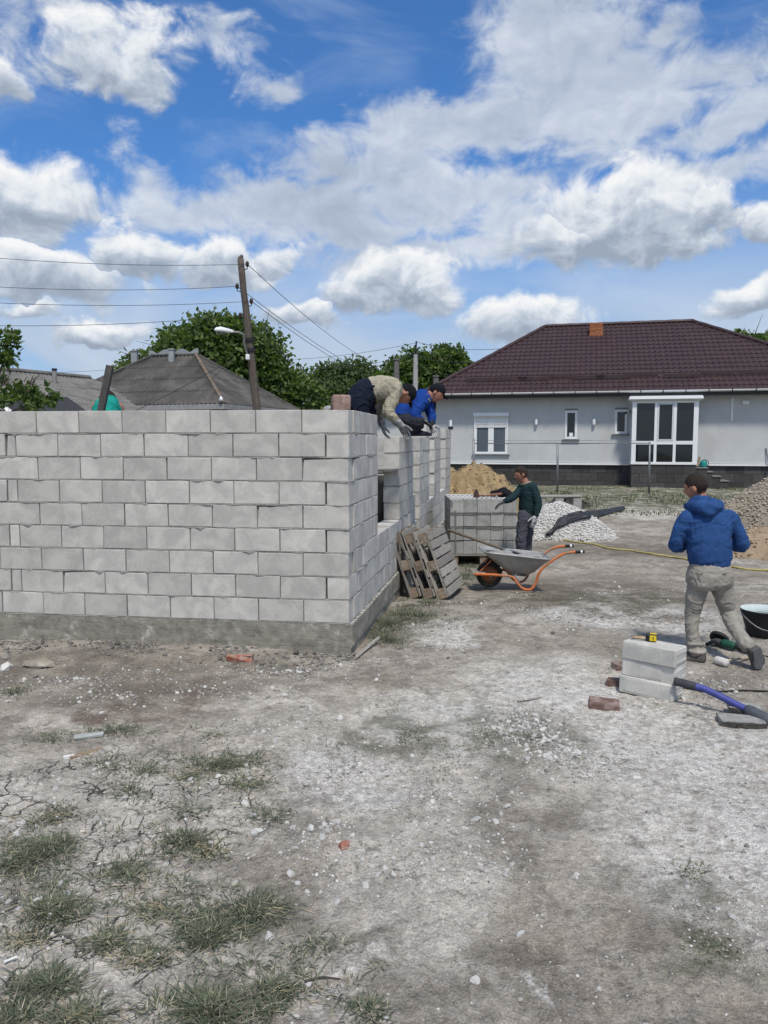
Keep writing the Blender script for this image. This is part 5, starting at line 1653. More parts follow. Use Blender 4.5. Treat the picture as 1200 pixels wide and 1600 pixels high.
# ================================================================== THINGS NEAR THE MAN IN THE HOODIE
# three flat blocks stacked, tape measure on top
def flat_blocks():
    a0, b0 = G(967, 1083), G(1051, 1099)
    yaw = math.atan2(b0.y - a0.y, b0.x - a0.x)
    ux = V((math.cos(yaw), math.sin(yaw), 0)); uy = V((-math.sin(yaw), math.cos(yaw), 0))
    lb = ['bottom grey block of the three stacked beside the kneeling man in the hoodie', 'middle grey block of the stack of three under the tape measure', 'top grey block of the stack of three with the tape measure on it']
    lb = [l.replace('kneeling man in the hoodie', 'man in the blue hoodie') for l in lb]
    z = gz((a0.x + b0.x) / 2, (a0.y + b0.y) / 2) - .004; top = None
    for k in range(3):
        m_ = MB(); L, T, H = .385, .19, .122
        m_.box((0, 0, 0), (L, T, H), bev=.006, jit=.003)
        for zz in (-.03, .03): m_.box((L / 2, 0, zz), (.010, T - .02, .022), bev=.003)
        for v_ in (0,): m_.box((-.03, -T / 2, .0), (.25, .004, H - .03), bev=.0015)
        o = m_.build('block', m_block)
        c = a0 + ux * (.192 + (.0, .012, .016)[k]) + uy * (.095 + (0, .012, .0)[k])
        o.location = (c.x, c.y, z + H / 2 + k * (H + .001)); o.rotation_euler = (0, 0, yaw + (0, .03, -.012)[k])
        tag(o, lb[k], 'block', 'grey blocks stacked flat')
        top = V((c.x, c.y, z + H * (k + 1) + .002))
    # tape measure
    c = top - ux * .035 + uy * .03
    Tm = empty('tape_measure', c, 'yellow and black tape measure on top of the stacked blocks', 'tape measure')
    R = Matrix.Rotation(yaw + .35, 3, 'Z')
    o = MB(); o.box(c + V((0, 0, .03)), (.075, .045, .058), R, bev=.012); o.build('case', m_dark, Tm)
    o = MB(); o.box(c + R @ V((.012, -.023, .0)) + V((0, 0, .03)), (.046, .006, .040), R, bev=.003); p = o.build('cover', M('yellow_plastic', (.68, .50, .02), .4, .1, 20), Tm)
    o = MB(); o.box(c + R @ V((.012, 0, 0)) + V((0, 0, .0595)), (.045, .032, .004), R, bev=.0015); o.build('cover', M('yellow_plastic', ()), Tm)
    o = MB(); o.box(c + R @ V((.014, -.0265, .0)) + V((0, 0, .03)), (.004, .003, .026), R); o.build('stripe', m_dark, Tm)
    o = MB(); o.box(c + R @ V((-.085, .0, 0)) + V((0, 0, .012)), (.11, .016, .003), R); o.build('tape_blade', m_dark, Tm)
    c = top - ux * .14 + uy * .065
    o = MB(); o.box(c + V((0, 0, .006)), (.085, .022, .012), Matrix.Rotation(yaw + .75, 3, 'Z'), bev=.002)
    tag(o.build('wood_chip', M('fresh_pine', (.48, .33, .17), .8, .25, 30)), 'small pine offcut on the end of the top stacked block', 'wood offcut')


flat_blocks()


def slab(px, py, size, yaw, mat, name, label, cat, group=None, lift=0.0, tilt=0.0, bev=.004, jit=.004, taper=0):
    c = G(px, py); mb = MB(); mb.box((0, 0, 0), size, bev=bev, jit=jit)
    if taper: mb.v = [(x, y * (1 - taper * (x / size[0] + .5)), z) for x, y, z in mb.v]
    o = mb.build(name, mat)
    if taper:
        e = MB(); rr = random.Random(int(px)); n = 9
        for q in range(n):
            e.box((-size[0] / 2 + (q + .5) * size[0] / n, -size[1] / 2 * (1 - taper * q / n * .4) - .001, 0), (size[0] / n * 1.02, .012, size[2] * .86), Matrix.Rotation(rr.gauss(0, .12), 3, 'Z'), bev=.003, jit=.003)
        ed = e.build('broken_edge', M('dark_fracture', (.075, .07, .063), .95, .4, 40, 1, 90)); ed.parent = o
    o.location = (c.x, c.y, c.z + size[2] / 2 - .006 + lift); o.rotation_euler = (tilt, tilt * .6, yaw)
    return tag(o, label, cat, group)


m_paver = M('red_paver', (.145, .085, .070), .9, .3, 25, .5, 80, orand=.15, col2=(.27, .21, .18), c2n=(.42, .62))
slab(944, 1104, (.20, .13, .045), -.25, m_paver, 'paver', 'dark red paver piece lying alone in the dust before the stacked blocks', 'paver', 'dark red paver pieces', tilt=.04)
slab(963, 1071, (.13, .10, .055), -.4, m_paver, 'paver', 'dark red paver piece tucked against the corner of the stacked blocks', 'paver', 'dark red paver pieces', tilt=-.06)
slab(968, 1045, (.10, .09, .05), .3, m_paver, 'paver', 'small red paver piece behind the stacked blocks', 'paver', 'dark red paver pieces', tilt=.1)
m_slabc = M('broken_slab_concrete', (.30, .295, .275), .95, .25, 20, .6, 80, col2=(.20, .195, .185))
slab(1158, 1131, (.27, .17, .045), -.22, m_slabc, 'broken_slab', 'lower broken concrete slab piece with dark snapped edge', 'slab', 'broken slab pieces', taper=.25)
slab(1162, 1118, (.20, .13, .035), -.28, m_slabc, 'broken_slab', 'upper broken concrete slab piece resting on another slab', 'slab', 'broken slab pieces', lift=.042, tilt=.05, taper=.2)

# angle grinder
g = G(1137, 1015); zz = g.z
T = empty('angle_grinder', g, 'dark green angle grinder lying between the legs of the hoodie man', 'angle grinder')
m_gr = M('dark_green_plastic', (.018, .085, .055), .45, .2, 20)
d = (G(1162, 1020) - G(1112, 1008)).normalized()
s_ = V((-d.y, d.x, 0))
o = MB(); o.tube([g - d * .06 + V((0, 0, .045)), g - d * .03 + V((0, 0, .048)), g + d * .06 + V((0, 0, .046)), g + d * .07 + V((0, 0, .045))], [.030, .038, .036, .03], 12); o.build('motor_body', m_gr, T, True)
o = MB(); o.tube([g + d * .07 + V((0, 0, .045)), g + d * .10 + V((0, 0, .042)), g + d * .16 + V((0, 0, .04)), g + d * .185 + V((0, 0, .038))], [.028, .026, .030, .024], 10, dome=True); o.build('rear_handle', m_dark, T, True)
o = MB(); o.tube([g - d * .055 + V((0, 0, .045)), g - d * .10 + V((0, 0, .055)), g - d * .135 + V((0, 0, .05))], [.03, .034, .022], 10, dome=True); o.build('gear_head', M('cast_grey', (.09, .09, .09), .5, .3, 20, metal=.4), T, True)
o = MB(); c = g - d * .10 + s_ * .03 + V((0, 0, .075)); o.lathe(c, [(.01, -.003), (.072, -.003), (.074, 0), (.072, .003), (.01, .003)], 24, (s_ * .75 + V((0, 0, .65)) - d * .1)); o.build('disc', M('worn_disc', (.035, .028, .025), .8, .4, 30), T)
o = MB(); o.lathe(c + s_ * .005, [(.04, -.006), (.078, -.02), (.080, .010), (.04, .014)], 20, (s_ * .75 + V((0, 0, .65)) - d * .1)); o.v = [p for p in o.v]; o.build('guard', m_dark, T, True)
o = MB(); o.tube([g - d * .10 + V((0, 0, .05)), g - d * .11 - s_ * .07 + V((0, 0, .05)), g - d * .11 - s_ * .13 + V((0, 0, .04))], [.012, .016, .018], 8, dome=True); o.build('side_handle', m_dark, T, True)
o = MB(); pts = [g + d * .19 + V((0, 0, .035))]
for px, py in ((1172, 1022), (1185, 1026), (1200, 1027), (1225, 1033)): q = G(px, py); pts.append(q + V((0, 0, .008)))
o.tube(pts, .005, 6); o.build('cable', m_rubber, T, True)

# white rubber mallet
a, b = G(1127, 1040), G(1176, 1030)
T = empty('mallet', a, 'mallet with white rubber head lying on the dusty ground', 'mallet')
d = (b - a).normalized(); s_ = V((-d.y, d.x, 0))
o = MB(); o.lathe(a + V((0, 0, .034)) - s_ * .055, [(.027, 0), (.032, .008), (.033, .05), (.033, .06), (.032, .102), (.027, .11)], 16, s_); o.build('head', M('dirty_white_rubber', (.62, .60, .56), .75, .2, 25), T, True)
o = MB(); o.tube([a + V((0, 0, .034)), a + d * .16 + V((0, 0, .028)), b + V((0, 0, .018))], [.010, .011, .013], 8); o.build('handle', M('pale_ash_wood', (.42, .34, .24), .8, .25, 30), T, True)

# black bucket with lime crusted rim
bc = G(1196, 996); bc = V((bc.x, bc.y + .06, bc.z))
T = empty('bucket', bc, 'big black builder bucket with pale rim behind the walking man', 'bucket')
o = MB(); o.lathe(bc, [(.125, 0), (.13, .01), (.16, .12), (.178, .18), (.182, .185), (.19, .235), (.198, .24), (.198, .25), (.186, .25), (.176, .18), (.125, .015), (.0, .012)], 32); o.build('body', m_dark, T, True)
o = MB(); o.lathe(bc, [(.1865, .252), (.197, .252), (.199, .256), (.187, .257), (.178, .20), (.176, .19)], 32, cap=False); o.build('crusted_rim', M('pale_lime_crust', (.50, .58, .57), .85, .15, 12), T, True)
o = MB(); o.lathe(bc, [(.0, .17), (.173, .172)], 24, cap=False); o.build('water', M('milky_water', (.35, .39, .38), .2, .1), T)
hp_ = [bc + V((.198 * math.cos(t), .03 + .02 * math.sin(t * 2), .235 - .15 * math.sin(t))) + V((0, -.20 * math.sin(t), 0)) for t in np.linspace(0.0, PI, 12)]
o = MB(); o.tube(hp_, .006, 6); o.build('handle', m_metal, T, True)
q = G(1196, 957)
o = MB(); o.box(q + V((.1, .05, .03)), (.42, .09, .05), Matrix.Rotation(-.1, 3, 'Z'), bev=.004); tag(o.build('timber', M('fresh_pine', ())), 'yellow pine timber lying behind the black bucket', 'timber')
o = MB(); o.box(q + V((-.17, .02, .025)), (.09, .07, .05), Matrix.Rotation(.4, 3, 'Z'), bev=.006, jit=.004); tag(o.build('brick_piece', m_paver), 'small red brick piece next to the pine timber', 'brick')

# black cable on the ground
pts = []
for px, py in ((1060, 1075), (1078, 1078), (1095, 1081.5), (1112, 1083), (1135, 1082), (1160, 1080.5), (1185, 1081.5), (1215, 1083), (1260, 1080)):
    q = G(px, py); pts.append(q + V((0, 0, .009)))
o = MB(); fine = [pts[i].lerp(pts[i + 1], j / 4) for i in range(len(pts) - 1) for j in range(4)] + [pts[-1]]
o.tube(fine, .0065, 6); tag(o.build('power_cable', m_rubber, None, True), 'black power cable lying on the pale dust', 'cable')

# blue handled tool sloping in from outside the frame
a, b, c, e = P(1053, 1064, 5.10), P(1085, 1072, 5.06), P(1167, 1109, 4.88), P(1235, 1146, 4.62)
T = empty('blue_handle_tool', (e.x, e.y, gz(e.x, e.y)), 'blue steel handle with black rubber grip lying slanted across the broken slabs', 'tool')
m_blue = M('blue_paint', (.055, .068, .26), .5, .2, 20, .1, 90, col2=(.16, .17, .27), c2n=(.6, .8))
o = MB(); o.tube([a + (b - a) * .2, b, b + (c - b) * .18 + V((0, 0, .012)), b + (c - b) * .5 + V((0, 0, .010)), c, c + (e - c) * .3], .0235, 12); hd = o.build('handle', m_blue, T, True)
o = MB(); o.tube([a, a + (b - a) * .04, a + (b - a) * .96, b + (c - b) * .02], [.024, .029, .0285, .026], 12); o.build('grip', M('dusty_black_rubber', (.05, .052, .06), .8, .3, 30, .3, 90), hd, True)
o = MB(); o.tube([c - (e - c).normalized() * .005, c + (e - c) * .08, e], [.033, .042, .046], 12); sl = o.build('sleeve', M('dusty_dark_steel', (.075, .08, .095), .6, .3, 20), T, True)
f = e + V((.34, -.20, 0)); f.z = gz(f.x, f.y) + .035
o = MB(); o.tube([e, e.lerp(f, .5), f], [.040, .036, .034], 12); o.build('shaft', m_blue, T, True)
o = MB(); o.box(f + V((.06, -.03, .0)), (.16, .14, .05), Matrix.Rotation(-.53, 3, 'Z'), bev=.008); o.build('tool_head', m_metal, T)
o = MB(); q = b + (c - b) * .42; o.tube([q + V((0, 0, .02)), q + V((.004, 0, .045))], .006, 6); o.build('bolt', m_metal, hd)

# ---- rubble and scraps by the front wall
o = MB(); add_rock(o, (0, 0, 0), .11, random.Random(12), .35); o.v = [(x * 1.5, y, z) for x, y, z in o.v]
o = o.build('rock', M('sandstone', (.30, .27, .215), .95, .25, 9, .9, 40, col2=(.42, .39, .33))); q = G(62, 1040); o.location = (q.x, q.y, q.z + .02)
tag(o, 'flat yellowish rock lying by the foundation at the far left corner', 'rock')
o = MB(); add_rock(o, (0, 0, 0), .07, random.Random(15), .7); o = o.build('rock', m_lime); q = G(8, 1046); o.location = (q.x, q.y, q.z + .01)
tag(o, 'white limestone rock beside the flat yellowish rock', 'rock')
o = MB(); add_rock(o, (0, 0, 0), .06, random.Random(18), .6); o = o.build('rock', M('grey_rock', (.24, .225, .205), .95, .25, 9, .9, 40)); q = G(10, 1029); o.location = (q.x, q.y, q.z + .01)
tag(o, 'grey brown rock at the foundation above the white rock', 'rock')
slab(375, 1031, (.20, .09, .045), .1, M('broken_brick', (.34, .13, .085), .9, .3, 25, .6, 60, col2=(.36, .25, .20), c2n=(.42, .62)), 'brick_piece', 'broken orange red brick lying below the block wall', 'brick', jit=.014)
slab(139, 1153, (.165, .045, .02), .35, M('grey_tile', (.36, .38, .36), .8, .2, 20), 'tile_strip', 'pale grey strip of tile beside a tuft of grass', 'tile', jit=.003, lift=.01)
slab(135, 1177, (.19, .03, .016), .75, m_wood, 'wood_scrap', 'thin brown wood splinter below the pale tile strip', 'wood scrap', jit=.003)
slab(108, 1183, (.06, .03, .016), .6, M('white_chalk', (.66, .65, .62), .9, .15, 20), 'chalk_piece', 'white chalk splinter next to the brown wood scrap', 'stone', jit=.006)
slab(538, 1323, (.04, .035, .02), .4, M('broken_brick', ()), 'brick_crumb', 'small orange brick crumb among pale chips', 'brick', jit=.008)
o = MB(); q = G(15, 1504); o.tube([q + V((-.014, -.012, .010)), q + V((.018, .016, .010))], .0045, 8)
tag(o.build('cigarette_butt', M('white_paper', (.7, .69, .66), .9)), 'white cigarette butt on the clay near the grass', 'cigarette')
o = MB(); a, b = G(556, 1031), G(588, 1005); o.tube([a + V((0, 0, .02)), b + V((.02, 0, .05))], .014, 6)
tag(o.build('stick', m_wood_old), 'grey stick leaning at the foot of the foundation corner', 'stick')
o = MB(); a, b = G(808, 1098), G(846, 1092); o.tube([a + V((0, 0, .012)), b + V((0, 0, .012))], [.008, .006], 6)
tag(o.build('stick', m_wood_old), 'thin grey stick on the white dusty path', 'stick')
o = MB(); a, b = G(476, 1536), G(532, 1532); o.tube([a + V((0, 0, .006)), a.lerp(b, .5) + V((0, .01, .01)), b + V((0, 0, .006))], [.004, .0035, .002], 5)
tag(o.build('stick', M('dark_twig', (.07, .06, .05), .9)), 'dark dry twig beside the grass tufts', 'stick')

# ================================================================== LOOSE STONES
STONE_AREAS = [  # px, py, rx, ry, share
    (830, 965, 150, 30, 10), (720, 985, 90, 36, 9), (900, 1175, 140, 50, 12), (820, 1130, 120, 60, 8), (1000, 1060, 110, 46, 7), (1130, 1080, 90, 30, 4),
    (700, 1240, 200, 60, 5), (530, 1210, 100, 50, 6), (640, 1380, 200, 120, 5), (830, 1420, 220, 160, 5), (1040, 1330, 180, 160, 4), (480, 1110, 120, 40, 6),
    (250, 1090, 240, 40, 7), (120, 1060, 200, 24, 6), (330, 1320, 220, 150, 4), (520, 1290, 90, 40, 6), (1120, 990, 90, 30, 5), (950, 920, 220, 26, 6), (700, 950, 60, 30, 4), (450, 1050, 110, 14, 4), (600, 800, 1100, 40, 3)]


def build_stones():
    g = np.random.default_rng(17)
    w = np.array([a[4] for a in STONE_AREAS], float); w /= w.sum()
    N = 27000
    k = g.choice(len(w), N, p=w); A = np.array([a[:4] for a in STONE_AREAS], float)[k]
    ang = g.uniform(0, 6.283, N); rad = np.abs(g.normal(0, .62, N))
    px, py = A[:, 0] + A[:, 2] * rad * np.cos(ang), A[:, 1] + A[:, 3] * rad * np.sin(ang)
    # scattered evenly as well
    n2 = 10000; px = np.concatenate([px, g.uniform(-60, 1260, n2)]); py = np.concatenate([py, 880 + 740 * g.random(n2) ** .8])
    ok = (py > 775) & ~((px < 560) & (py < 1024)) & ~((px < 700) & (py < 955) & (px < 560 + (1024 - py) * .9))
    px, py = px[ok], py[ok]
    x_, y_ = (px - 600) / F, -(py - 800) / F
    c, s = math.cos(PIT), math.sin(PIT)
    wy = c + y_ * s; wz = y_ * c - s
    d = -CZ / (wz / wy); X, Y = x_ / wy * d, d
    # stones gather in drifts
    cl = fbm(np.stack([X * 2.2, Y * 2.2, X * 0], -1), 3, 41)
    keep = g.random(len(X)) < np.clip(.34 + cl * 1.15, .05, 1)
    X, Y = X[keep], Y[keep]
    r = .0028 + .007 * g.random(len(X)) ** 3 + .018 * g.random(len(X)) ** 17
    Z = gh(X, Y) + r * .12
    big = np.argsort(-(r / Y))
    vis = big[:290]; rest = big[290:]
    C = np.stack([X, Y, Z], -1)
    tone = g.random(len(X))
    ma = M('limestone_chip', (.56, .545, .51), .95, .2, 30, .6, 120, island=.25, orand=.18)
    mbm = M('dull_stone_chip', (.27, .255, .235), .95, .25, 30, .6, 120, island=.35)
    sel = rest[tone[rest] < .6]
    o = arr_obj('gravel', *rocks_np(C[sel], r[sel], 2), ma); tag(o, 'fine pale limestone chips strewn over the ground', 'gravel', kind='stuff')
    sel = rest[tone[rest] >= .6]
    o = arr_obj('grit', *rocks_np(C[sel], r[sel] * 1.1, 3), mbm); tag(o, 'dull brown grey grit strewn over the ground', 'grit', kind='stuff')
    ms = []
    for q in range(14):
        v, f = rocks_np(np.zeros((1, 3)), [1.0], 100 + q, .66)
        # chip the rough stone finer: every facet split in four, the new corners pushed about
        v = [tuple(p) for p in v]; mid = {}; f2 = []
        def mp(a_, b_):
            k_ = (min(a_, b_), max(a_, b_))
            if k_ not in mid:
                m_ = (np.array(v[a_]) + np.array(v[b_])) / 2; mid[k_] = len(v); v.append(tuple(m_ * g.uniform(1.0, 1.16) + g.normal(0, .035, 3)))
            return mid[k_]
        for t3 in f:
            a_, b_, c_ = (int(z_) for z_ in t3); d_, e_, f_ = mp(a_, b_), mp(b_, c_), mp(c_, a_)
            f2 += [(a_, d_, f_), (d_, b_, e_), (f_, e_, c_), (d_, e_, f_)]
        me = bpy.data.meshes.new('stone'); me.from_pydata(v, [], f2); me.materials.append(ma); ms.append(me)
    for i in vis:
        o = bpy.data.objects.new('stone', ms[int(g.integers(0, 14))]); COL.objects.link(o)
        o.location = C[i]; o.scale = (r[i],) * 3; o.rotation_euler = (0, 0, g.uniform(0, 6.28))
        tag(o, 'pale limestone chip lying loose on the dusty ground', 'stone', 'loose limestone chips on the ground')

    # dark rubble thrown up against the foundation
    n = 3600; s_ = g.uniform(-.1, 4.4, n); off = np.abs(g.normal(0, .22, n)) + .03
    X = C0.x + UL.x * s_ - NL.x * off; Y = C0.y + UL.y * s_ - NL.y * off
    cl = fbm(np.stack([X * 3, Y * 3, X * 0], -1), 3, 61); k = g.random(n) < np.clip(.55 + cl, .1, 1); X, Y = X[k], Y[k]
    r = .004 + .012 * g.random(len(X)) ** 3 + .022 * g.random(len(X)) ** 14
    o = arr_obj('rubble', *rocks_np(np.stack([X, Y, gh(X, Y) + r * .2], -1), r, 66, .55), M('dark_rubble', (.17, .16, .146), .95, .3, 20, .8, 70, island=.55, col2=(.24, .23, .21)))
    tag(o, 'dark grey rubble crumbs along the foot of the foundation', 'rubble', kind='stuff')


build_stones()

# ================================================================== GRASS
GRASS_H, GRASS_N = .50, .66
GRASS = [  # px, py, rx, ry, blades, height
    (345, 1195, 66, 22, 2400, .050), (385, 1225, 30, 16, 700, .045), (300, 1215, 30, 12, 500, .04), (75, 1322, 62, 24, 1900, .055), (20, 1352, 40, 24, 1100, .055), (85, 1278, 46, 14, 600, .045),
    (285, 1315, 46, 18, 1000, .055), (330, 1335, 40, 14, 500, .05), (205, 1362, 46, 20, 1000, .05), (85, 1425, 50, 24, 1700, .060), (40, 1470, 30, 10, 250, .05), (165, 1475, 40, 18, 700, .05), (240, 1420, 46, 18, 450, .045),
    (325, 1462, 62, 26, 1350, .06), (390, 1425, 40, 16, 900, .06), (225, 1500, 36, 10, 300, .05), (70, 1540, 70, 22, 1300, .06), (30, 1590, 60, 20, 800, .065), (330, 1578, 100, 18, 1900, .07), (430, 1548, 50, 16, 700, .055), (130, 1590, 40, 14, 500, .06),
    (330, 1440, 170, 110, 2000, .045), (90, 1380, 130, 90, 1300, .045), (290, 1270, 150, 60, 900, .04), (500, 1480, 120, 90, 300, .04), (580, 1575, 40, 26, 420, .05), (230, 1205, 40, 18, 500, .04), (170, 1200, 36, 22, 600, .04), (205, 1240, 34, 16, 500, .04), (180, 1142, 60, 12, 1000, .05), (75, 1153, 30, 9, 500, .04), (20, 1081, 26, 7, 500, .045),
    (330, 1152, 30, 14, 400, .035), (640, 1145, 60, 34, 800, .03), (760, 1140, 60, 30, 600, .03), (830, 1150, 60, 30, 600, .03), (700, 1180, 60, 30, 500, .03),
    (640, 960, 46, 16, 2600, .085), (602, 998, 36, 14, 2000, .08), (612, 975, 22, 14, 1300, .10), (668, 942, 30, 8, 1000, .08), (722, 900, 34, 16, 2000, .09), (735, 885, 40, 10, 1600, .09), (720, 875, 26, 12, 900, .07),
    (700, 860, 10, 30, 1000, .11), (1085, 1360, 50, 30, 260, .03), (1120, 1480, 50, 26, 260, .03), (940, 1190, 40, 20, 260, .025), (530, 1170, 30, 10, 120, .03), (415, 1275, 40, 14, 500, .04), (470, 1500, 40, 40, 300, .04), (880, 940, 120, 10, 300, .03), (600, 1080, 30, 6, 100, .03)]


def blades_np(X, Y, H, g, width=.0021, lean=1.25, az=None):
    n = len(X); Z = gh(X, Y) - .003
    a = g.uniform(0, 6.283, n) if az is None else az; l = lean * np.abs(g.normal(.75, .45, n))
    dx, dy = np.cos(a), np.sin(a); w = width * g.uniform(.6, 1.4, n)
    sx, sy = -dy * w, dx * w
    h = H * g.uniform(.45, 1.25, n)
    def lvl(f, ww):
        out = h * l * f ** 1.7; up = h * (f - .32 * np.minimum(l, 1.6) * f * f)
        cx, cy, cz = X + dx * out, Y + dy * out, Z + np.maximum(up, .001)
        return [np.stack([cx + sx * ww, cy + sy * ww, cz], -1), np.stack([cx - sx * ww, cy - sy * ww, cz], -1)]
    b, m, t = lvl(0.0, 1), lvl(.5, .85), lvl(1.0, .12)
    v = np.stack(b + m + t, 1).reshape(-1, 3)
    i = np.arange(n)[:, None] * 6
    f = np.stack([i + np.array([0, 1, 3, 2]), i + np.array([2, 3, 5, 4])], 1).reshape(-1, 4)
    return v, f


def grass_mat(name, c1, c2, straw):
    m = bpy.data.materials.new(name); m.use_nodes = True; t = NT(m.node_tree); b = t.n['Principled BSDF']
    b.inputs['Roughness'].default_value = .6; b.inputs['Specular IOR Level'].default_value = .3
    isl = t.node('ShaderNodeNewGeometry').outputs['Random Per Island']
    o = t.node('ShaderNodeTexCoord').outputs['Object']
    c = t.mix(t.mr(t.noise(o, 2.5, 4, .6), .3, .7), c1, c2)
    c = t.mix(t.mr(isl, .86, .91), c, straw)
    c = t.vm('SCALE', c, scale=t.mr(t.math('FRACT', t.math('MULTIPLY', isl, 17.0)), 0, 1, .65, 1.3, 'LINEAR'))
    t.l.new(c, b.inputs['Base Color'])
    return m


def build_grass():
    g = np.random.default_rng(29); Xs, Ys, Hs, As = [], [], [], []
    for px, py, rx, ry, n, h in GRASS:
        n = int(n * GRASS_N); h *= GRASS_H; nt = max(n // 26, 3)
        ta, tr = g.uniform(0, 6.283, nt), np.abs(g.normal(0, .62, nt))
        tx, ty = px + rx * tr * np.cos(ta), py + ry * tr * np.sin(ta)
        k = g.integers(0, nt, n)
        P0 = np.array([G(a, b) for a, b in zip(tx, ty)])
        sz = g.uniform(.5, 1.5, nt)[k]
        fat = sz * P0[k, 1] ** .5 / 1.6
        ox, oy = g.normal(0, .026, n) * fat, g.normal(0, .026, n) * fat
        Xs.append(P0[k, 0] + ox); Ys.append(P0[k, 1] + oy); As.append(np.arctan2(oy, ox) + g.normal(0, .7, n))
        Hs.append(np.full(n, h) * (.6 + .5 * sz))
    X, Y, H, A_ = map(np.concatenate, (Xs, Ys, Hs, As))
    v, f = blades_np(X, Y, H, g, az=A_, lean=1.7)
    o = arr_obj('grass', v, f, grass_mat('dusty_grass', (.082, .098, .060), (.130, .148, .092), (.34, .31, .215)))
    tag(o, 'dusty grass tufts and weeds on the bare clay', 'grass', kind='stuff')
    # thin cover in front of the grey house
    n = 16000
    Y = g.uniform(19.5, 30.5, n); X = g.uniform(1.0, 17.5, n)
    m = fbm(np.stack([X * .55, Y * .55, X * 0], -1), 3, 51)
    k = (m > -.15) & (Y < 30.6 - (X - 2.3) * .257)
    X, Y = X[k], Y[k]
    v, f = blades_np(X, Y, np.full(len(X), .10), g, .010)
    o = arr_obj('lawn', v, f, grass_mat('yard_grass', (.062, .085, .035), (.10, .125, .05), (.22, .2, .11)))
    tag(o, 'sparse short grass growing in front of the grey house', 'grass', kind='stuff')
    # dry straw bits
    n = 900
    A = np.array(GRASS)[g.integers(0, 22, n)]
    P0 = np.array([G(a[0] + a[2] * g.normal(0, .8), a[1] + a[3] * g.normal(0, .8)) for a in A])
    mb = MB()
    for p in P0:
        a = g.uniform(0, 6.28); l = g.uniform(.012, .05); d = V((math.cos(a), math.sin(a), g.normal(0, .12))) * l; p = V(p) + V((0, 0, .006))
        s_ = V((-d.y, d.x, 0)).normalized() * .0014
        mb.add([p - d - s_, p - d + s_, p + d + s_ * .6, p + d - s_ * .6, p + V((0, 0, .003))], [(0, 1, 4), (1, 2, 4), (2, 3, 4), (3, 0, 4)])
    tag(mb.build('straw', M('dry_straw', (.34, .29, .19), .9, .3, 30, island=.35), None, fix=False), 'dry straw stalks strewn among the grass tufts', 'straw', kind='stuff')


build_grass()

# ================================================================== PEOPLE
def ell_ring(c, ax, ay, n=18):
    c = V(c); return [c + V(ax) * math.cos(2 * PI * k / n) + V(ay) * math.sin(2 * PI * k / n) for k in range(n)]


def limb(mb, pts, rs, n=12, sub=4, squash=None):
    """tapered limb through the joints, rounded at both ends"""
    pts = [V(p) for p in pts]; P3, R3 = [], []
    for i in range(len(pts) - 1):
        p0, p1, p2, p3 = pts[max(i - 1, 0)], pts[i], pts[i + 1], pts[min(i + 2, len(pts) - 1)]
        for j in range(sub):
            u = j / sub; us = u * u * (3 - 2 * u)
            q = p1.lerp(p2, u) * .45 + .55 * (.5 * ((2 * p1) + (p2 - p0) * u + (2 * p0 - 5 * p1 + 4 * p2 - p3) * u * u + (3 * p1 - p0 - 3 * p2 + p3) * u ** 3))
            P3.append(q); R3.append(rs[i] * (1 - us) + rs[i + 1] * us)
    P3.append(pts[-1]); R3.append(rs[-1])
    mb.tube(P3, R3, n, dome=True)


def trunk(mb, secs, fwd, n=20):
    """secs: (centre, half width, half depth); the body is lofted along them"""
    rings = []
    for i, (c, a, b) in enumerate(secs):
        t = (secs[min(i + 1, len(secs) - 1)][0] - secs[max(i - 1, 0)][0]).normalized()
        side = t.cross(V(fwd)).normalized(); dep = side.cross(t).normalized()
        rings.append([c + side * (a * math.copysign(abs(math.cos(q)) ** .8, math.cos(q))) + dep * (b * math.copysign(abs(math.sin(q)) ** .8, math.sin(q))) for q in [2 * PI * k / n for k in range(n)]])
    mb.loft(rings)


def skin_over(name, mb, mat, parent, voxel=.009, smooth=4, fold=0.0, fscale=(14, 14, 9), seed=0, fine=.0015, shade=True):
    """melt overlapping volumes into one continuous surface, then crease it like cloth"""
    tmp = mb.build('tmp', None, None)
    r = tmp.modifiers.new('r', 'REMESH'); r.mode = 'VOXEL'; r.voxel_size = voxel; r.adaptivity = 0
    s_ = tmp.modifiers.new('s', 'SMOOTH'); s_.iterations = smooth; s_.factor = .5
    dg = bpy.context.evaluated_depsgraph_get(); dg.update()
    me = bpy.data.meshes.new_from_object(tmp.evaluated_get(dg)); old = tmp.data
    bpy.data.objects.remove(tmp); bpy.data.meshes.remove(old)
    n = len(me.vertices)
    if fold and n:
        co = np.empty(n * 3, np.float32); me.vertices.foreach_get('co', co); co = co.reshape(-1, 3).astype(float)
        no = np.empty(n * 3, np.float32); me.vertices.foreach_get('normal', no); no = no.reshape(-1, 3)
        w = np.stack([fbm(co * 6 + 3, 2, seed + 40), fbm(co * 6 + 9, 2, seed + 50), fbm(co * 6 + 15, 2, seed + 60)], -1) * .10
        f = fbm((co + w) * np.array(fscale), 3, seed + 1)
        ridge = (1 - np.abs(f)) ** 3 - .35
        d = fold * ridge + fine * fbm(co * 60, 2, seed + 7)
        co = co + no * d[:, None]
        me.vertices.foreach_set('co', co.astype(np.float32).ravel()); me.update()
    me.name = name
    return link(name, me, mat, parent, shade)


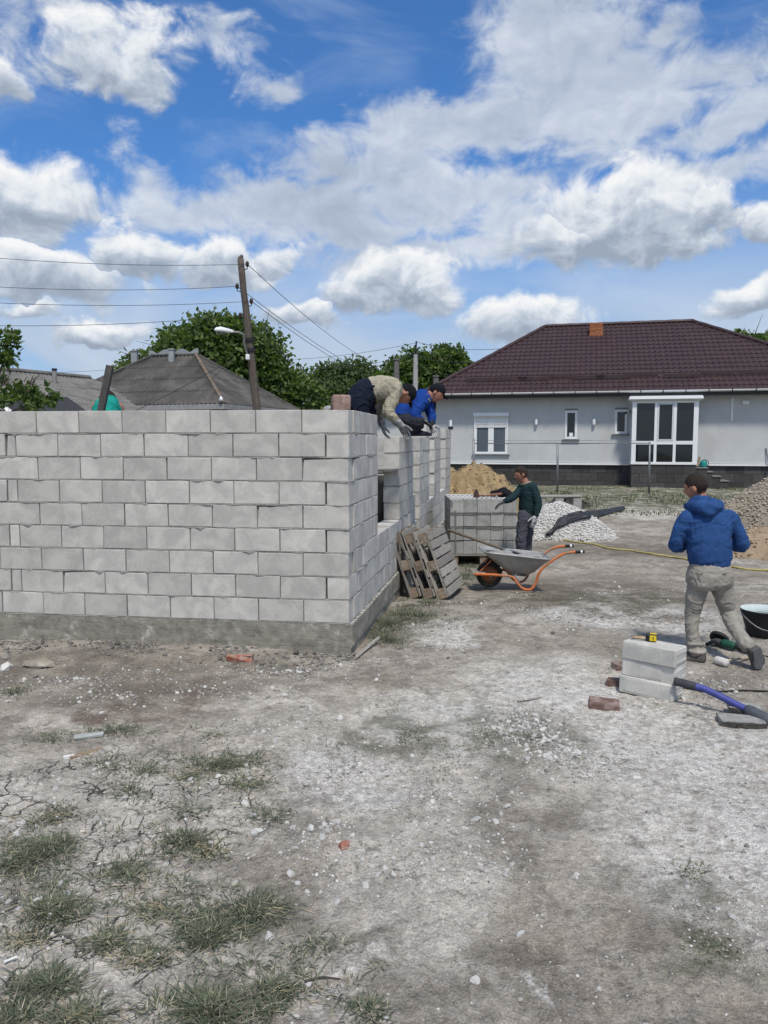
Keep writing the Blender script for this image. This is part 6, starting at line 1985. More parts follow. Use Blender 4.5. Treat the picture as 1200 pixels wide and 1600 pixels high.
def head_mesh(mb, c, fwd, up, s=1.0):
    """skull, jaw, nose, brow, lips and ears; fwd is where the face looks"""
    up = V(up).normalized(); fwd = (V(fwd) - up * V(fwd).dot(up)).normalized(); side = fwd.cross(up)
    n, m = 34, 26; rings = []
    for i in range(m + 1):
        th = PI * i / m; z = -math.cos(th); rr = max(math.sin(th), .02); ring = []
        for k in range(n):
            a = 2 * PI * k / n; x, y = math.cos(a) * rr, math.sin(a) * rr       # y: forward
            X, Y, Z = x * .076, y * .098, z * .118
            if z < .1:
                k_ = min(1, (.1 - z) / .9); X *= 1 - .30 * k_
                if y < 0: Y *= 1 - .42 * k_
                else: Y *= 1 - .08 * k_
            f = max(y, 0) ** 2
            g = lambda x0, z0, sx, sz: math.exp(-((X - x0) / sx) ** 2 - ((Z - z0) / sz) ** 2) * (1 if y > 0 else 0)
            Y += .026 * g(0, -.022, .011, .020) + .008 * g(0, .005, .009, .03) + .006 * g(0, .030, .05, .010) - .011 * (g(.031, .008, .016, .012) + g(-.031, .008, .016, .012))
            Y += .007 * g(0, -.058, .022, .006) + .006 * g(0, -.068, .02, .006) - .004 * g(0, -.0628, .025, .003) + .010 * g(0, -.095, .022, .016)
            ring.append(V(c) + (side * X + fwd * Y + up * Z) * s)
        rings.append(ring)
    mb.loft(rings)
    for e in (-1, 1):
        q = V(c) + (side * .076 * e - fwd * .008 - up * .008) * s
        mb.loft([ell_ring(q + side * e * .012 * s * t, (fwd * .018 - up * .004) * s * r_, (up * .032 + fwd * .006) * s * r_, 12) for t, r_ in ((-.6, .5), (.2, .8), (.9, 1.0), (1.1, .7))])
    return side


def hair_cap(c, fwd, up, s, mat, parent, name='hair', line=None, puff=.012, seed=0):
    """hair shell above the hair line: a cut part of the skull, thickened and roughened"""
    up = V(up).normalized(); fwd = (V(fwd) - up * V(fwd).dot(up)).normalized(); side = fwd.cross(up)
    n, m = 48, 36; vs = []; idx = {}
    g = random.Random(seed)
    line = line or (lambda y: .30 if y > .55 else (-.15 if y > -.1 else -.62))
    for i in range(m + 1):
        th = PI * i / m; z = -math.cos(th)
        for k in range(n):
            a = 2 * PI * k / n; rr = math.sin(th); x, y = math.cos(a) * rr, math.sin(a) * rr
            k_ = min(1, max(0, (.1 - z) / .9)); X, Y, Z = x * .076 * (1 - .2 * k_), y * .098 * (1 - (.38 * k_ if y < 0 else 0)), z * .118
            p = V((X, Y, Z)); edge = z - line(y) + g.uniform(-.07, .07)
            t = puff * min(1, max(edge / .5, 0.05)) + g.uniform(-.0016, .0016)
            p += V((x, y, z)).normalized() * t
            idx[(i, k)] = len(vs); vs.append((V(c) + (side * p.x + fwd * p.y + up * p.z) * s, edge))
    mb = MB(); fs = []
    for i in range(m):
        for k in range(n):
            q = [idx[(i, k)], idx[(i, (k + 1) % n)], idx[(i + 1, (k + 1) % n)], idx[(i + 1, k)]]
            if sum(1 for v in q if vs[v][1] > 0) >= 3: fs.append(tuple(q))
    mb.add([v[0] for v in vs], fs)
    o = mb.build(name, mat, parent, True)
    sm = o.modifiers.new('t', 'SOLIDIFY'); sm.thickness = .006; sm.offset = -1
    return o


def hand(mb, wrist, dirv, nrm, s=1.0, curl=.5, thumb=1):
    """palm, four bent fingers of unequal length and a thumb leaving its side"""
    d = V(dirv).normalized(); n = (V(nrm) - d * V(nrm).dot(d)).normalized(); sd = d.cross(n)
    w = V(wrist)
    mb.loft([ell_ring(w + d * f * s + n * .0, sd * a * s, n * b * s, 12) for f, a, b in ((-.02, .027, .022), (.0, .029, .021), (.03, .038, .019), (.07, .043, .016), (.09, .041, .014), (.096, .034, .009))])
    for k, (off, L, r) in enumerate(((-.031, .066, .0085), (-.0105, .076, .009), (.0105, .071, .0088), (.031, .056, .0078))):
        p = w + (d * .088 + sd * off) * s; a = 0; pts = [p - d * .02 * s, p]; dd = d
        for q, fr in enumerate((.45, .32, .23)):
            a = curl * (.55, .85, .6)[q]; dd = (dd * math.cos(a) + n * math.sin(a)).normalized(); p = p + dd * L * fr * s; pts.append(p)
        mb.tube(pts, [r * s, r * s, r * .95 * s, r * .88 * s, r * .7 * s], 8, dome=True)
    p = w + (d * .022 - sd * .030 * thumb) * s; dd = (d * .62 - sd * .72 * thumb + n * .25).normalized(); pts = [p]
    for fr in (.036, .032, .026):
        p = p + dd * fr * s; pts.append(p); dd = (dd * .85 + d * .35 + n * curl * .4).normalized()
    mb.tube(pts, [.013 * s, .011 * s, .0095 * s, .0075 * s], 8, dome=True)


def shoe(mb, heel, toe, up, w=.048, hgt=.085):
    f = (V(toe) - V(heel)); L = f.length; f.normalize(); up = V(up); up = (up - f * up.dot(f)).normalized(); s_ = f.cross(up)
    rows = []
    for t, a, h in ((0, .62, .75), (.06, .80, 1.0), (.22, .84, 1.08), (.42, .86, .84), (.6, 1.0, .62), (.8, 1.0, .50), (.94, .72, .40), (1.0, .38, .28)):
        c = V(heel) + f * L * t
        rows.append([c + s_ * (w * a * x) + up * (hgt * h * z) for x, z in ((-1, 0), (-1.02, .22), (-.92, .55), (-.6, .9), (0, 1.0), (.6, .9), (.92, .55), (1.02, .22), (1, 0), (.5, -.02), (-.5, -.02))])
    mb.loft(rows)


def eyes(c, fwd, up, s, parent):
    up = V(up).normalized(); fwd = (V(fwd) - up * V(fwd).dot(up)).normalized(); side = fwd.cross(up)
    for e in (-1, 1):
        mb = MB(); q = V(c) + (side * .031 * e + fwd * .080 + up * .008) * s
        mb.lathe(q, [(.001, -.010), (.008, -.006), (.011, 0), (.008, .006), (.001, .010)], 10); mb.build('eye', M('eye', (.10, .08, .07), .2), parent, True)


def body_root(name_lbl, mb, voxel, mat=None, smooth=3):
    o = skin_over('person', mb, mat or m_skin, None, voxel, smooth)
    return tag(o, name_lbl, 'person')


m_denim_grey = cloth('grey_work_trousers', (.30, .278, .24), (.385, .36, .32), .25, 500)
m_hood = cloth('blue_hoodie_cloth', (.028, .074, .205), (.042, .098, .25), .2, 420)


def man_hoodie():
    D = 6.2
    j = lambda px, py, dd=0.0: P(px, py, D + dd)
    k = D / F
    fwd = V((-.12, 1, 0))
    # --- body: one surface
    b = MB()
    tr = [(j(1109, 906, 0), .135, .105), (j(1109, 890, 0), .15, .115), (j(1108, 870, .0), .145, .11), (j(1107, 845, .01), .16, .115), (j(1107, 822, .03), .175, .115), (j(1105, 806, .04), .15, .095), (j(1102, 796, .05), .075, .07)]
    trunk(b, tr, fwd)
    limb(b, [j(1103, 800, .05), j(1096, 782, .09), j(1091, 772, .12)], [.062, .058, .058])
    hc = j(1087.5, 762, .11); hf = V((-.75, .62, -.32)); hu = V((-.16, .10, 1))
    head_mesh(b, hc, hf, hu, .93)
    LL = [j(1091, 908), j(1087.5, 932, .01), j(1083, 958, .02), j(1082, 985, .0), j(1085, 1006, .0), j(1089, 1022, -.02)]
    RL = [j(1125, 908), j(1132, 932, .0), j(1138, 957, .0), j(1148, 980, -.1), j(1162, 1000, -.2), j(1174, 1016, -.28)]
    for Lg in (LL, RL): limb(b, Lg, [.075, .066, .046, .043, .038, .034])
    LA = [j(1070, 811, .03), j(1061, 832, .04), j(1055, 853, .06), j(1066, 850, .20), j(1078, 846, .32)]
    RA = [j(1143, 810, .03), j(1153, 832, .03), j(1160, 853, .04), j(1150, 850, .18), j(1136, 846, .32)]
    for A in (LA, RA): limb(b, A, [.055, .048, .042, .038, .030])
    hand(b, LA[-1], V((.35, .8, -.1)), V((.2, 0, -1)), 1, .7, 1); hand(b, RA[-1], V((-.35, .8, -.1)), V((0, 0, -1)), 1, .7, -1)
    man = body_root('man seen from behind in a blue hoodie and grey trousers, striding past the stacked blocks', b, .008)
    hair_cap(hc, hf, hu, .935, M('brown_hair', (.028, .018, .013), .75, .4, 120, .8, 350), man, puff=.010, seed=3, line=lambda y: .38 if y > .5 else (.12 if y > .12 else (-.16 if y > -.35 else -.40)))
    # --- trousers
    t = MB()
    trunk(t, [(j(1109, 879, 0), .152, .115), (j(1109, 886, -.005), .165, .128), (j(1109, 897, -.01), .182, .142), (j(1109, 908, -.005), .186, .142), (j(1109, 916, 0), .172, .125)], fwd)
    limb(t, [j(1092.5, 908), j(1087, 932, .0), j(1082, 958, .02), j(1081.5, 985, .0), j(1084, 1004, .0), j(1088, 1017, -.01)], [.09, .08, .06, .054, .055, .062], 16)
    limb(t, [j(1125, 908), j(1132.5, 932, .0), j(1138, 957, .01), j(1147.5, 980, -.1), j(1161, 999, -.2), j(1169, 1009, -.25)], [.092, .081, .063, .056, .056, .058], 16)
    for dz in (.0,):
        t.tube(ell_ring(j(1088, 1015, -.01), V((.07, 0, 0)), V((0, .07, .01)), 14) + [j(1088, 1015, -.01) + V((.07, 0, 0))], .013, 6)
        t.tube(ell_ring(j(1086, 1007, -.01), V((.062, 0, 0)), V((0, .062, -.015)), 14) + [j(1086, 1007, -.01) + V((.062, 0, 0))], .010, 6)
    tr_o = skin_over('trousers', t, m_denim_grey, man, .0075, 4, .008, (6, 6, 22), 3)
    # back pockets, loop, belt
    for px, e in ((1094, -1), (1126, 1)):
        q = MB(); c = j(px, 897, -.137); q.tube([c + V((-.045, .012 * e, .012)), c + V((0, -.003, .0)), c + V((.045, -.012 * e, .012))], .0035, 6); q.build('pocket_seam', M('seam_shadow_cloth', (.13, .12, .105), .95), tr_o)
    q = MB(); trunk(q, [(j(1109, 880.5, 0), .156, .119), (j(1109, 874.5, 0), .154, .117)], fwd); q.build('belt', cloth('dark_belt', (.055, .055, .06)), man)
    q = MB(); q.box(j(1117.5, 879.5, -.124), (.013, .010, .045), bev=.003); q.build('belt_loop', M('pale_loop', (.45, .44, .41), .9), tr_o)
    # --- hoodie
    h = MB()
    trunk(h, [(j(1109, 880, 0), .150, .118), (j(1109, 872, -.005), .170, .136), (j(1108, 860, -.01), .172, .135), (j(1107, 842, -.005), .176, .136), (j(1107, 825, .01), .184, .136), (j(1106, 812, .02), .184, .125), (j(1105, 803, .03), .155, .108), (j(1102, 795, .04), .10, .088), (j(1099, 788, .05), .075, .075)], fwd)
    limb(h, [j(1075, 810, .02), j(1062, 830, .03), j(1056, 852, .05), j(1065, 853, .17), j(1074, 848, .29)], [.074, .062, .058, .05, .04], 14)
    limb(h, [j(1138, 809, .02), j(1152, 830, .02), j(1159, 851, .03), j(1151, 853, .15), j(1140, 848, .29)], [.074, .063, .060, .05, .04], 14)
    # hem ribbing
    h.loft([ell_ring(j(1109, y, 0), V((a, -.02, 0)), V((.01, d_, 0)), 24) for y, a, d_ in ((884, .148, .120), (882, .158, .128), (875, .160, .130), (873, .150, .12))])
    # hood lying on the shoulders
    for (pts, rs) in (([(1074, 791, .12), (1083, 789, .0), (1098, 792, -.09), (1112, 794, -.09), (1123, 790, .0), (1122, 786, .1)], [.030, .044, .055, .055, .045, .028]),
                      ([(1079, 783, .10), (1088, 781, .01), (1100, 782, -.06), (1113, 785, -.04), (1118, 784, .05)], [.022, .034, .042, .040, .024]),
                      ([(1096, 794, -.10), (1108, 799, -.115), (1116, 797, -.10)], [.035, .045, .03])):
        limb(h, [j(*p) for p in pts], rs, 12)
    skin_over('hoodie', h, m_hood, man, .0075, 5, .008, (4.5, 4.5, 11), 8)
    # --- shoes
    s = MB(); hl = j(1102, 1036, -.06); hl.z = gz(hl.x, hl.y) + .002; to = hl + V((-.22, .14, 0)); shoe(s, hl, to, (0, 0, 1), .052, .095); s.build('shoe', cloth('dusty_grey_shoe', (.105, .098, .09), (.2, .19, .18)), man, True)
    s = MB(); hl = j(1181, 1013, -.33); to = j(1187, 1051, -.28); to.z = gz(to.x, to.y) + .012; shoe(s, hl, to, (-.25, .9, -.1), .055, .10)
    sh = s.build('shoe', cloth('dusty_grey_shoe', ()), man, True)
    s = MB(); rows = []
    f = (to - hl).normalized(); upv = V((-.25, .9, -.1)); upv = (upv - f * upv.dot(f)).normalized(); sd = f.cross(upv); Ls = (to - hl).length
    for e in (.002, -.014): rows.append([hl + f * Ls * t_ - upv * (.012 if e < 0 else .0) + sd * w_ for t_, w_ in ((-.01, .0), (.03, .036), (.25, .044), (.45, .043), (.65, .056), (.85, .05), (1.0, .0), (.85, -.05), (.65, -.056), (.45, -.043), (.25, -.044), (.03, -.036))])
    s.loft(rows); s.build('sole', M('grey_sole', (.125, .128, .135), .85, .3, 60, .9, 70), sh)
    # white glove seen past his right elbow
    g = MB(); hand(g, j(1150, 846, .16), V((.55, .25, .75)), V((-.4, -.8, .2)), .85, .4, 1); g.build('glove', m_glove, man, True)
    return man


def man_green():
    D = 11.3
    j = lambda px, py, dd=0.0: P(px, py, D + dd)
    fwd = V((-1, -.25, 0)).normalized()
    gy = gz(P(818, 880, D).x, D)
    b = MB()
    trunk(b, [(j(824, 806), .12, .10), (j(825, 795), .125, .10), (j(825.5, 782), .14, .105), (j(825.5, 770), .155, .108), (j(824.5, 761), .13, .09), (j(823, 756), .06, .06)], fwd)
    limb(b, [j(823, 757), j(819, 751), j(816.5, 746)], [.058, .055, .055])
    hc = j(814.5, 741.5); hf = V((-1, -.18, -.28)); hu = V((-.22, 0, 1)); head_mesh(b, hc, hf, hu, .98)
    hipL, hipR = j(819, 806, -.08), j(826, 806, .08)
    f1, f2 = V((P(812, 870, D).x, D - .10, gy + .08)), V((P(822, 870, D).x, D + .08, gy + .08))
    kn1, kn2 = j(814, 843, -.12), j(824, 843, .07)
    limb(b, [hipL, hipL.lerp(kn1, .5), kn1, kn1.lerp(f1, .5), f1], [.078, .07, .055, .05, .04]); limb(b, [hipR, hipR.lerp(kn2, .5), kn2, kn2.lerp(f2, .5), f2], [.078, .07, .055, .05, .04])
    RA = [j(814, 762, .10), j(806, 772, .02), j(799, 778.5, -.05), j(791, 782, -.06), j(787, 784, -.06)]
    LA = [j(833, 762, -.13), j(838, 774, -.15), j(841, 787, -.16), j(839.5, 798, -.18), j(837, 807, -.19)]
    for A in (RA, LA): limb(b, A, [.05, .044, .04, .035, .028])
    man = body_root('man in a dark green sweater and grey trousers reaching over the block stack', b, .008)
    hair_cap(hc, hf, hu, .97, m_hair, man, puff=.012, seed=5, line=lambda y: .36 if y > .45 else (.0 if y > -.1 else -.55))
    eyes(hc, hf, hu, .98, man)
    t = MB()
    trunk(t, [(j(824.5, 800), .125, .105), (j(824, 805), .135, .115), (j(823.5, 812), .14, .12), (j(823, 820), .13, .11)], fwd)
    e1, e2 = f1 + V((0, 0, -.03)), f2 + V((0, 0, -.03))
    limb(t, [hipL, hipL.lerp(kn1, .5), kn1, kn1.lerp(e1, .55), e1], [.098, .088, .075, .07, .07], 14); limb(t, [hipR, hipR.lerp(kn2, .5), kn2, kn2.lerp(e2, .55), e2], [.098, .088, .075, .07, .07], 14)
    skin_over('trousers', t, cloth('slate_trousers', (.070, .074, .088), (.10, .105, .12)), man, .008, 3, .013, (8, 8, 20), 2)
    h = MB()
    trunk(h, [(j(824, 804), .125, .105), (j(824.5, 799), .14, .12), (j(825, 790), .15, .125), (j(825.5, 780), .16, .125), (j(825.5, 769), .172, .125), (j(824.5, 761), .15, .11), (j(822.5, 755.5), .085, .08)], fwd)
    limb(h, [j(816, 763, .08), j(807, 772, .02), j(799, 778.5, -.05), j(792, 782, -.06), j(788.5, 783.5, -.06)], [.075, .060, .055, .047, .036], 12)
    limb(h, [j(831.5, 762, -.11), j(837.5, 774, -.14), j(841, 787, -.16), j(839.5, 797, -.18), j(838, 804, -.19)], [.078, .064, .058, .05, .042], 12)
    skin_over('sweater', h, cloth('dark_green_wool', (.018, .038, .042), (.028, .052, .056)), man, .008, 4, .006, (9, 9, 14), 6)
    q = MB(); q.tube(ell_ring(j(822, 755), V((.07, .02, .02)), V((-.02, .075, -.015)), 16) + [j(822, 755) + V((.07, .02, .02))], .009, 6); q.build('collar', cloth('pale_tshirt', (.36, .35, .30)), man, True)
    g = MB(); hand(g, j(787.5, 784, -.06), V((-.8, -.3, -.4)), V((-.1, -.2, -1)), 1.1, .45, 1); g.build('glove', m_darkglove, man, True)
    g = MB(); hand(g, j(837.5, 806, -.19), V((-.25, -.05, -1)), V((-.5, .8, 0)), 1.15, .25, 1); g.build('glove', m_glove, man, True)
    for f in (f1, f2):
        s = MB(); hl = V((f.x + .07, f.y, gy + .0)); shoe(s, hl, hl + V((-.26, -.07, 0)), (0, 0, 1), .05, .10); s.build('shoe', m_dark, man, True)
    return man


def man_sweater():
    D = 8.3
    j = lambda px, py, dd=0.0: P(px, py, D + dd)
    fwd = V((.35, .1, -1))
    b = MB()
    secs = [(j(562, 628, .02), .13, .10), (j(569, 615, .02), .145, .11), (j(583, 607, .05), .14, .105), (j(598, 606, .1), .15, .11), (j(611, 608, .15), .16, .11), (j(619, 611, .19), .10, .085)]
    trunk(b, secs, fwd)
    limb(b, [j(617, 610, .18), j(624, 613, .22), j(628, 614, .24)], [.062, .056, .056])
    hc = j(633, 616, .27); hf = V((.42, .05, -.9)); hu = V((.9, .25, .42)); head_mesh(b, hc, hf, hu, .98)
    pz = 1.47
    fA, fB = V((-.38, D + .05, pz + .08)), V((-.34, D + .32, pz + .08))
    limb(b, [j(562, 628, -.08), j(563, 665, -.05), fA], [.085, .06, .042]); limb(b, [j(568, 628, .15), j(571, 665, .2), fB], [.085, .06, .042])
    A1 = [j(616, 611, .05), j(611, 630, .0), j(607, 645, -.02), j(618, 657, .0), j(625.5, 664, .02)]
    A2 = [j(606, 612, .30), j(600, 632, .30), j(595, 648, .26), j(595, 656, .22), j(597, 662, .20)]
    for A in (A1, A2): limb(b, A, [.052, .046, .042, .036, .029])
    man = body_root('man in a cream knitted sweater and dark cap bending over the wall top', b, .008)
    hair_cap(hc, hf, hu, 1.03, cloth('black_cap_cloth', (.012, .013, .018)), man, 'cap', puff=.013, seed=4, line=lambda y: .12 if y > .3 else (.02 if y > -.3 else -.12))
    q = MB(); u_ = V(hu).normalized(); f_ = (V(hf) - u_ * V(hf).dot(u_)).normalized(); s_ = f_.cross(u_)
    rows = []
    for t_, w_, z_ in ((.085, .070, .030), (.12, .066, .026), (.15, .048, .018), (.163, .015, .012)):
        rows.append([hc + f_ * t_ + s_ * (w_ * e / 4) + u_ * (z_ - .010 * (e / 4) ** 2) for e in range(-4, 5)])
    q.loft(rows, closed=False, cap=False); o = q.build('cap_peak', cloth('black_cap_cloth', ()), man, True, fix=False); o.modifiers.new('t', 'SOLIDIFY').thickness = .006
    t = MB()
    trunk(t, [(j(560, 636, 0), .16, .125), (j(562, 625, .0), .172, .135), (j(567, 614, .02), .172, .138), (j(576, 608, .04), .16, .125), (j(581, 607, .05), .15, .115)], fwd)
    limb(t, [j(560, 628, -.07), j(562, 650, -.08), j(562, 672, -.06), fA + V((0, 0, .02))], [.118, .105, .085, .072], 14); limb(t, [j(570, 626, .14), j(573, 650, .17), j(573, 672, .2), fB + V((0, 0, .02))], [.115, .10, .085, .072], 14)
    skin_over('trousers', t, cloth('navy_trousers', (.014, .018, .032), (.045, .04, .045)), man, .008, 3, .014, (9, 9, 11), 12)
    h = MB()
    trunk(h, [(j(575, 613, .04), .15, .12), (j(580, 608, .05), .162, .13), (j(590, 607, .08), .165, .135), (j(601, 608, .11), .172, .135), (j(612, 609, .15), .172, .125), (j(618, 611, .18), .12, .10), (j(622, 612, .2), .075, .07)], fwd)
    limb(h, [j(614, 612, .06), j(611, 629, .01), j(606.5, 644, -.02), j(615, 653, -.01), j(620, 659, .01)], [.085, .072, .064, .055, .045], 12)
    limb(h, [j(606, 613, .28), j(600, 632, .30), j(595, 646, .27), j(594.5, 652, .23)], [.08, .066, .058, .048], 12)
    m = bpy.data.materials.new('cream_knit'); m.use_nodes = True; MATS['cream_knit'] = m
    n = NT(m.node_tree); bs = n.n['Principled BSDF']; bs.inputs['Roughness'].default_value = .95; bs.inputs['Specular IOR Level'].default_value = .1
    o_ = n.node('ShaderNodeTexCoord').outputs['Object']
    w1 = n.node('ShaderNodeTexWave', wave_type='BANDS', bands_direction='X'); w1.inputs['Scale'].default_value = 17; w1.inputs['Distortion'].default_value = 1.2; n.l.new(o_, w1.inputs[0])
    w2 = n.node('ShaderNodeTexWave', wave_type='BANDS', bands_direction='Z'); w2.inputs['Scale'].default_value = 17; w2.inputs['Distortion'].default_value = 1.2; n.l.new(o_, w2.inputs[0])
    kk = n.math('MULTIPLY', n.mr(w1.outputs[1], .2, .7), n.mr(w2.outputs[1], .2, .7))
    c = n.mix(kk, (.37, .335, .25), (.45, .415, .315)); n.l.new(n.vm('SCALE', c, scale=n.mr(n.noise(o_, 10, 4, .6), .3, .7, .85, 1.12)), bs.inputs['Base Color'])
    bn = n.node('ShaderNodeBump'); bn.inputs['Strength'].default_value = .5; bn.inputs['Distance'].default_value = .01; n.l.new(kk, bn.inputs['Height']); n.l.new(bn.outputs[0], bs.inputs['Normal'])
    skin_over('sweater', h, m, man, .008, 3, .012, (9, 9, 9), 15)
    # grey gauntlet gloves and forearms
    for A, dr, nr in ((A1, V((.55, .2, -.8)), V((.2, -.3, -.7))), (A2, V((.25, -.1, -1)), V((.9, -.2, .2)))):
        q = MB(); limb(q, [A[3], A[4] + (A[4] - A[3]) * .2], [.047, .040], 10); hand(q, A[4], dr, nr, 1.15, .5, 1); q.build('glove', M('grey_gauntlet', (.21, .215, .21), .9, .35, 30, .3, 150, col2=(.40, .40, .39), c2n=(.5, .65)), man, True)
    q = MB(); hand(q, A2[3], V((.2, -.3, -.9)), V((.9, 0, .2)), .6, .4, 1)
    for f in (fA, fB):
        s = MB(); hl = V((f.x - .06, f.y, pz)); shoe(s, hl, hl + V((.26, .06, 0)), (0, 0, 1), .05, .10); s.build('shoe', m_dark, man, True)
    return man


def man_blue():
    D = 9.75
    j = lambda px, py, dd=0.0: P(px, py, D + dd)
    fwd = V((.55, .0, -1))
    zt = ZB + 8 * CH
    b = MB()
    trunk(b, [(j(630, 657, .02), .13, .105), (j(633, 648, .02), .14, .11), (j(642, 637, .05), .14, .105), (j(653, 628, .08), .155, .11), (j(663, 621, .1), .14, .10), (j(669, 618.5, .12), .07, .06)], fwd)
    limb(b, [j(668, 619, .12), j(674, 616, .12), j(678, 615, .12)], [.06, .055, .055])
    hc = j(681.5, 615, .12); hf = V((.85, -.25, -.62)); hu = V((.5, .1, .85)); head_mesh(b, hc, hf, hu, .98)
    kL, kR = j(655, 661, -.18), j(650, 660, .16)
    fL, fR = V((j(643, 676).x, D - .13, zt + .075)), V((j(648, 676).x, D + .10, zt + .075))
    limb(b, [j(631, 657, -.07), j(643, 657, -.14), kL, kL.lerp(fL, .5), fL], [.082, .074, .056, .05, .04]); limb(b, [j(632, 657, .1), j(642, 657, .14), kR, kR.lerp(fR, .5), fR], [.082, .074, .056, .05, .04])
    A1 = [j(661, 624, -.08), j(653, 638, -.14), j(648, 650, -.17), j(656, 655, -.16), j(660, 657, -.14)]
    A2 = [j(668, 626, .22), j(672, 640, .2), j(674.5, 651, .17), j(674.5, 660, .14), j(674, 665, .12)]
    for A in (A1, A2): limb(b, A, [.05, .045, .041, .036, .029])
    man = body_root('man in a blue jacket and black cap squatting on the wall top', b, .008)
    hair_cap(hc, hf, hu, 1.04, cloth('black_cap_cloth', ()), man, 'cap', puff=.016, seed=6, line=lambda y: .22 if y > .3 else (.05 if y > -.3 else -.2))
    q = MB(); u_ = V(hu).normalized(); f_ = (V(hf) - u_ * V(hf).dot(u_)).normalized(); s_ = f_.cross(u_); rows = []
    for t_, w_, z_ in ((.085, .070, .038), (.12, .066, .032), (.15, .048, .022), (.163, .015, .014)):
        rows.append([hc + f_ * t_ + s_ * (w_ * e / 4) + u_ * (z_ - .010 * (e / 4) ** 2) for e in range(-4, 5)])
    q.loft(rows, closed=False, cap=False); o = q.build('cap_peak', cloth('black_cap_cloth', ()), man, True, fix=False); o.modifiers.new('t', 'SOLIDIFY').thickness = .006
    t = MB()
    trunk(t, [(j(630, 662, .02), .14, .115), (j(630.5, 655, .02), .155, .125), (j(634, 648, .03), .15, .12), (j(637, 643, .03), .14, .11)], fwd)
    limb(t, [j(631, 657, -.07), j(643, 658, -.14), kL, kL.lerp(fL, .5), fL + V((0, 0, .0))], [.10, .092, .078, .068, .06], 14); limb(t, [j(632, 657, .1), j(642, 657, .14), kR, kR.lerp(fR, .5), fR], [.10, .092, .078, .068, .06], 14)
    skin_over('trousers', t, cloth('charcoal_trousers', (.030, .032, .042), (.075, .075, .085)), man, .008, 3, .012, (10, 10, 10), 22)
    h = MB()
    trunk(h, [(j(630, 653, .02), .15, .125), (j(633.5, 645, .03), .16, .13), (j(642, 636, .05), .165, .13), (j(653, 627.5, .08), .172, .13), (j(662, 621.5, .1), .155, .115), (j(668.5, 618, .12), .085, .08)], fwd)
    limb(h, [j(660, 625, -.07), j(653, 638, -.14), j(648, 649, -.17), j(655, 654.5, -.16)], [.084, .070, .064, .05], 12)
    limb(h, [j(666, 626, .2), j(671.5, 640, .2), j(674.5, 651, .17), j(674.5, 658.5, .14)], [.08, .066, .058, .046], 12)
    skin_over('jacket', h, cloth('royal_blue_jacket', (.014, .05, .235), (.025, .075, .28)), man, .008, 3, .013, (9, 9, 9), 25)
    q = MB(); limb(q, [j(674.5, 656.5, .15), j(674.3, 663, .13)], [.048, .043], 10); q.build('cuff', m_dark, man, True)
    q = MB(); hand(q, j(674, 664, .12), V((.35, -.1, -.8)), V((-.2, -.9, -.2)), 1.1, .5, 1); q.build('glove', m_glove, man, True)
    q = MB(); hand(q, A1[-1], V((.8, 0, -.5)), V((0, -.3, -1)), 1.05, .4, 1); q.build('glove', m_darkglove, man, True)
    q = MB(); c0, c1 = j(666, 621, -.10), j(672, 627, -.02); q.tube([c0, (c0 + c1) / 2 + V((0, -.03, 0)), c1], .010, 6); q.build('strap', M('yellow_piping', (.40, .36, .20), .8), man, True)
    for f in (fL, fR):
        s = MB(); hl = V((f.x - .05, f.y, zt + .012)); shoe(s, hl, hl + V((.27, .0, 0)), (0, 0, 1), .05, .105); s.build('shoe', cloth('dark_boot', (.02, .022, .03), (.09, .1, .12)), man, True)
    return man


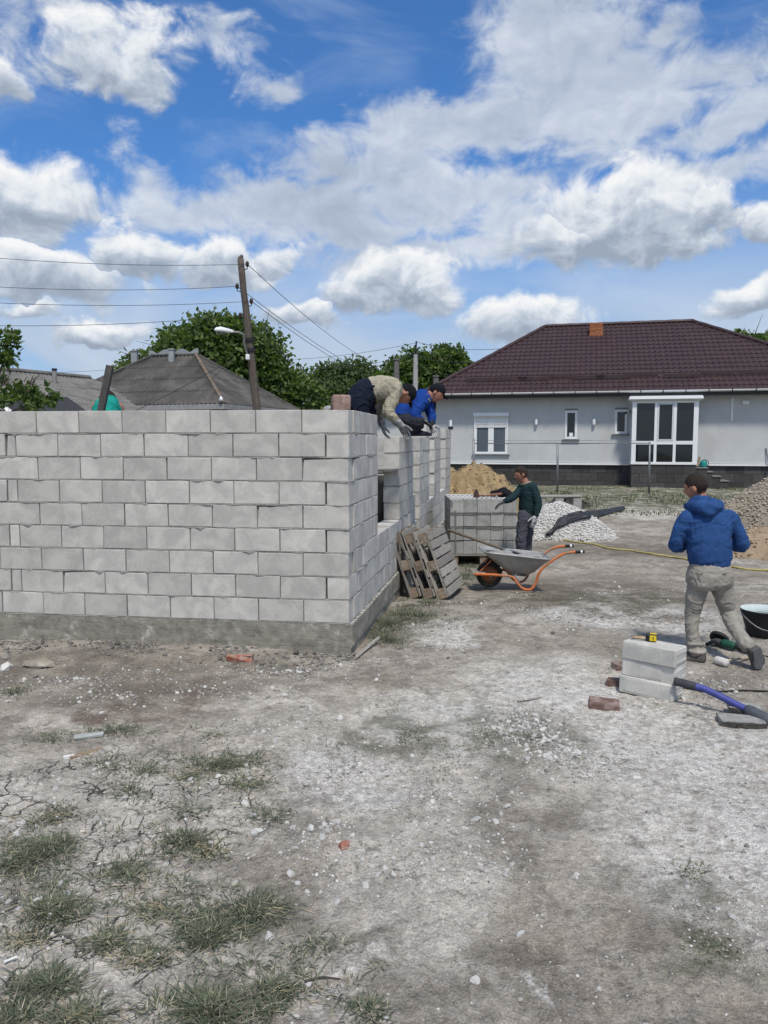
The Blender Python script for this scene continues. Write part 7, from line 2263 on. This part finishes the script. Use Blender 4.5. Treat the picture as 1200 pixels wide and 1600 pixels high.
def man_teal():
    D = 7.75
    j = lambda px, py, dd=0.0: P(px, py, D + dd)
    fwd = V((.2, 1, -.8))
    b = MB()
    trunk(b, [(j(166, 690, -.05), .13, .10), (j(166, 665, -.03), .145, .11), (j(167, 645, .05), .115, .10), (j(168, 634, .2), .105, .085), (j(168, 631, .3), .09, .08)], fwd)
    limb(b, [j(168, 631, .28), j(168, 628, .38)], [.06, .056])
    hc = j(168, 627.5, .46); hf = V((.1, .75, -.65)); hu = V((0, .65, .75)); head_mesh(b, hc, hf, hu, .98)
    pz = .62
    for e in (-1, 1):
        hp0 = j(166, 690, -.05) + V((.08 * e, 0, 0)); f = V((hp0.x + .04 * e, D - .05, pz + .07)); limb(b, [hp0, hp0.lerp(f, .5) + V((0, .04, 0)), f], [.085, .06, .042])
        sh = j(168, 636, .2) + V((.115 * e, 0, .0)); el = sh + V((.03 * e, .05, -.26)); limb(b, [sh, el, el + V((-.05 * e, .22, -.1))], [.05, .042, .03]); hand(b, el + V((-.05 * e, .22, -.1)), V((-.1 * e, .8, -.4)), V((0, -.3, -1)), 1, .5, e)
    man = body_root('man in a teal shirt whose bent back shows over the wall', b, .009)
    hair_cap(hc, hf, hu, 1.0, m_hair, man, seed=9)
    h = MB()
    trunk(h, [(j(166, 684, -.05), .13, .11), (j(166, 664, -.03), .135, .12), (j(167, 643, .05), .135, .12), (j(168, 633.5, .2), .125, .10), (j(168, 631, .28), .08, .075)], fwd)
    for e in (-1, 1):
        sh = j(168, 638, .18) + V((.085 * e, 0, .0)); limb(h, [sh, sh + V((.04 * e, .03, -.16))], [.066, .06], 12)
    skin_over('shirt', h, cloth('teal_shirt', (.015, .27, .215), (.03, .33, .27)), man, .009, 3, .012, (9, 9, 9), 31)
    t = MB(); trunk(t, [(j(166, 700, -.05), .15, .12), (j(166, 680, -.04), .15, .12)], fwd)
    for e in (-1, 1):
        hp0 = j(166, 692, -.05) + V((.08 * e, 0, 0)); f = V((hp0.x + .04 * e, D - .05, pz + .08)); limb(t, [hp0, hp0.lerp(f, .5) + V((0, .04, 0)), f], [.10, .08, .07], 12)
    skin_over('trousers', t, cloth('slate_trousers', ()), man, .01, 3, .01, (9, 9, 9), 33)
    for e in (-1, 1):
        f = j(166, 690, -.05) + V((.12 * e, 0, 0)); s = MB(); hl = V((f.x, D - .1, pz)); shoe(s, hl, hl + V((.02 * e, .26, 0)), (0, 0, 1), .05, .1); s.build('shoe', m_dark, man, True)
    return man


man_hoodie(); man_green(); man_sweater(); man_blue(); man_teal()

# post standing behind the wall beside the man in teal
a, b = P(157.5, 643, 7.35), P(172, 571, 7.35); d = (b - a).normalized(); f = a - d * (a.z / d.z)
o = MB(); o.box((f + b) / 2, (.062, .05, (b - f).length), V((0, 0, 1)).rotation_difference(d).to_matrix(), bev=.004, jit=.002)
tag(o.build('timber_post', M('dark_timber', (.085, .078, .072), .9, .35, 12, .3, 40, stretch=(6, 6, 1))), 'dark leaning timber post rising behind the wall beside the teal shirt', 'post')
# trestle tops the men behind the wall stand on
def trestle(c, size, label):
    T = empty('trestle', V((c.x, c.y, 0)), label, 'trestle')
    for k in range(3):
        o = MB(); o.box(V((c.x, c.y - size[1] / 2 + (k + .5) * size[1] / 3, c.z - .02)), (size[0], size[1] / 3 - .012, .036), bev=.003); o.build('plank', m_wood_old, T)
    for sx in (-1, 1):
        for sy in (-1, 1):
            x, y = c.x + sx * (size[0] / 2 - .06), c.y + sy * (size[1] / 2 - .05); z0 = gz(x, y) - .02; h = c.z - .04 - z0
            o = MB(); o.box((x, y, z0 + h / 2), (.06, .06, h), bev=.003); o.build('leg', m_wood_old, T)


trestle(V((P(166, 690, 7.75).x, 7.72, .62)), (1.3, .5, 0), 'low plank trestle under the man in the teal shirt')
trestle(V((-.55, 8.5, 1.47)), (.70, .62, 0), 'plank trestle under the man in the cream sweater')
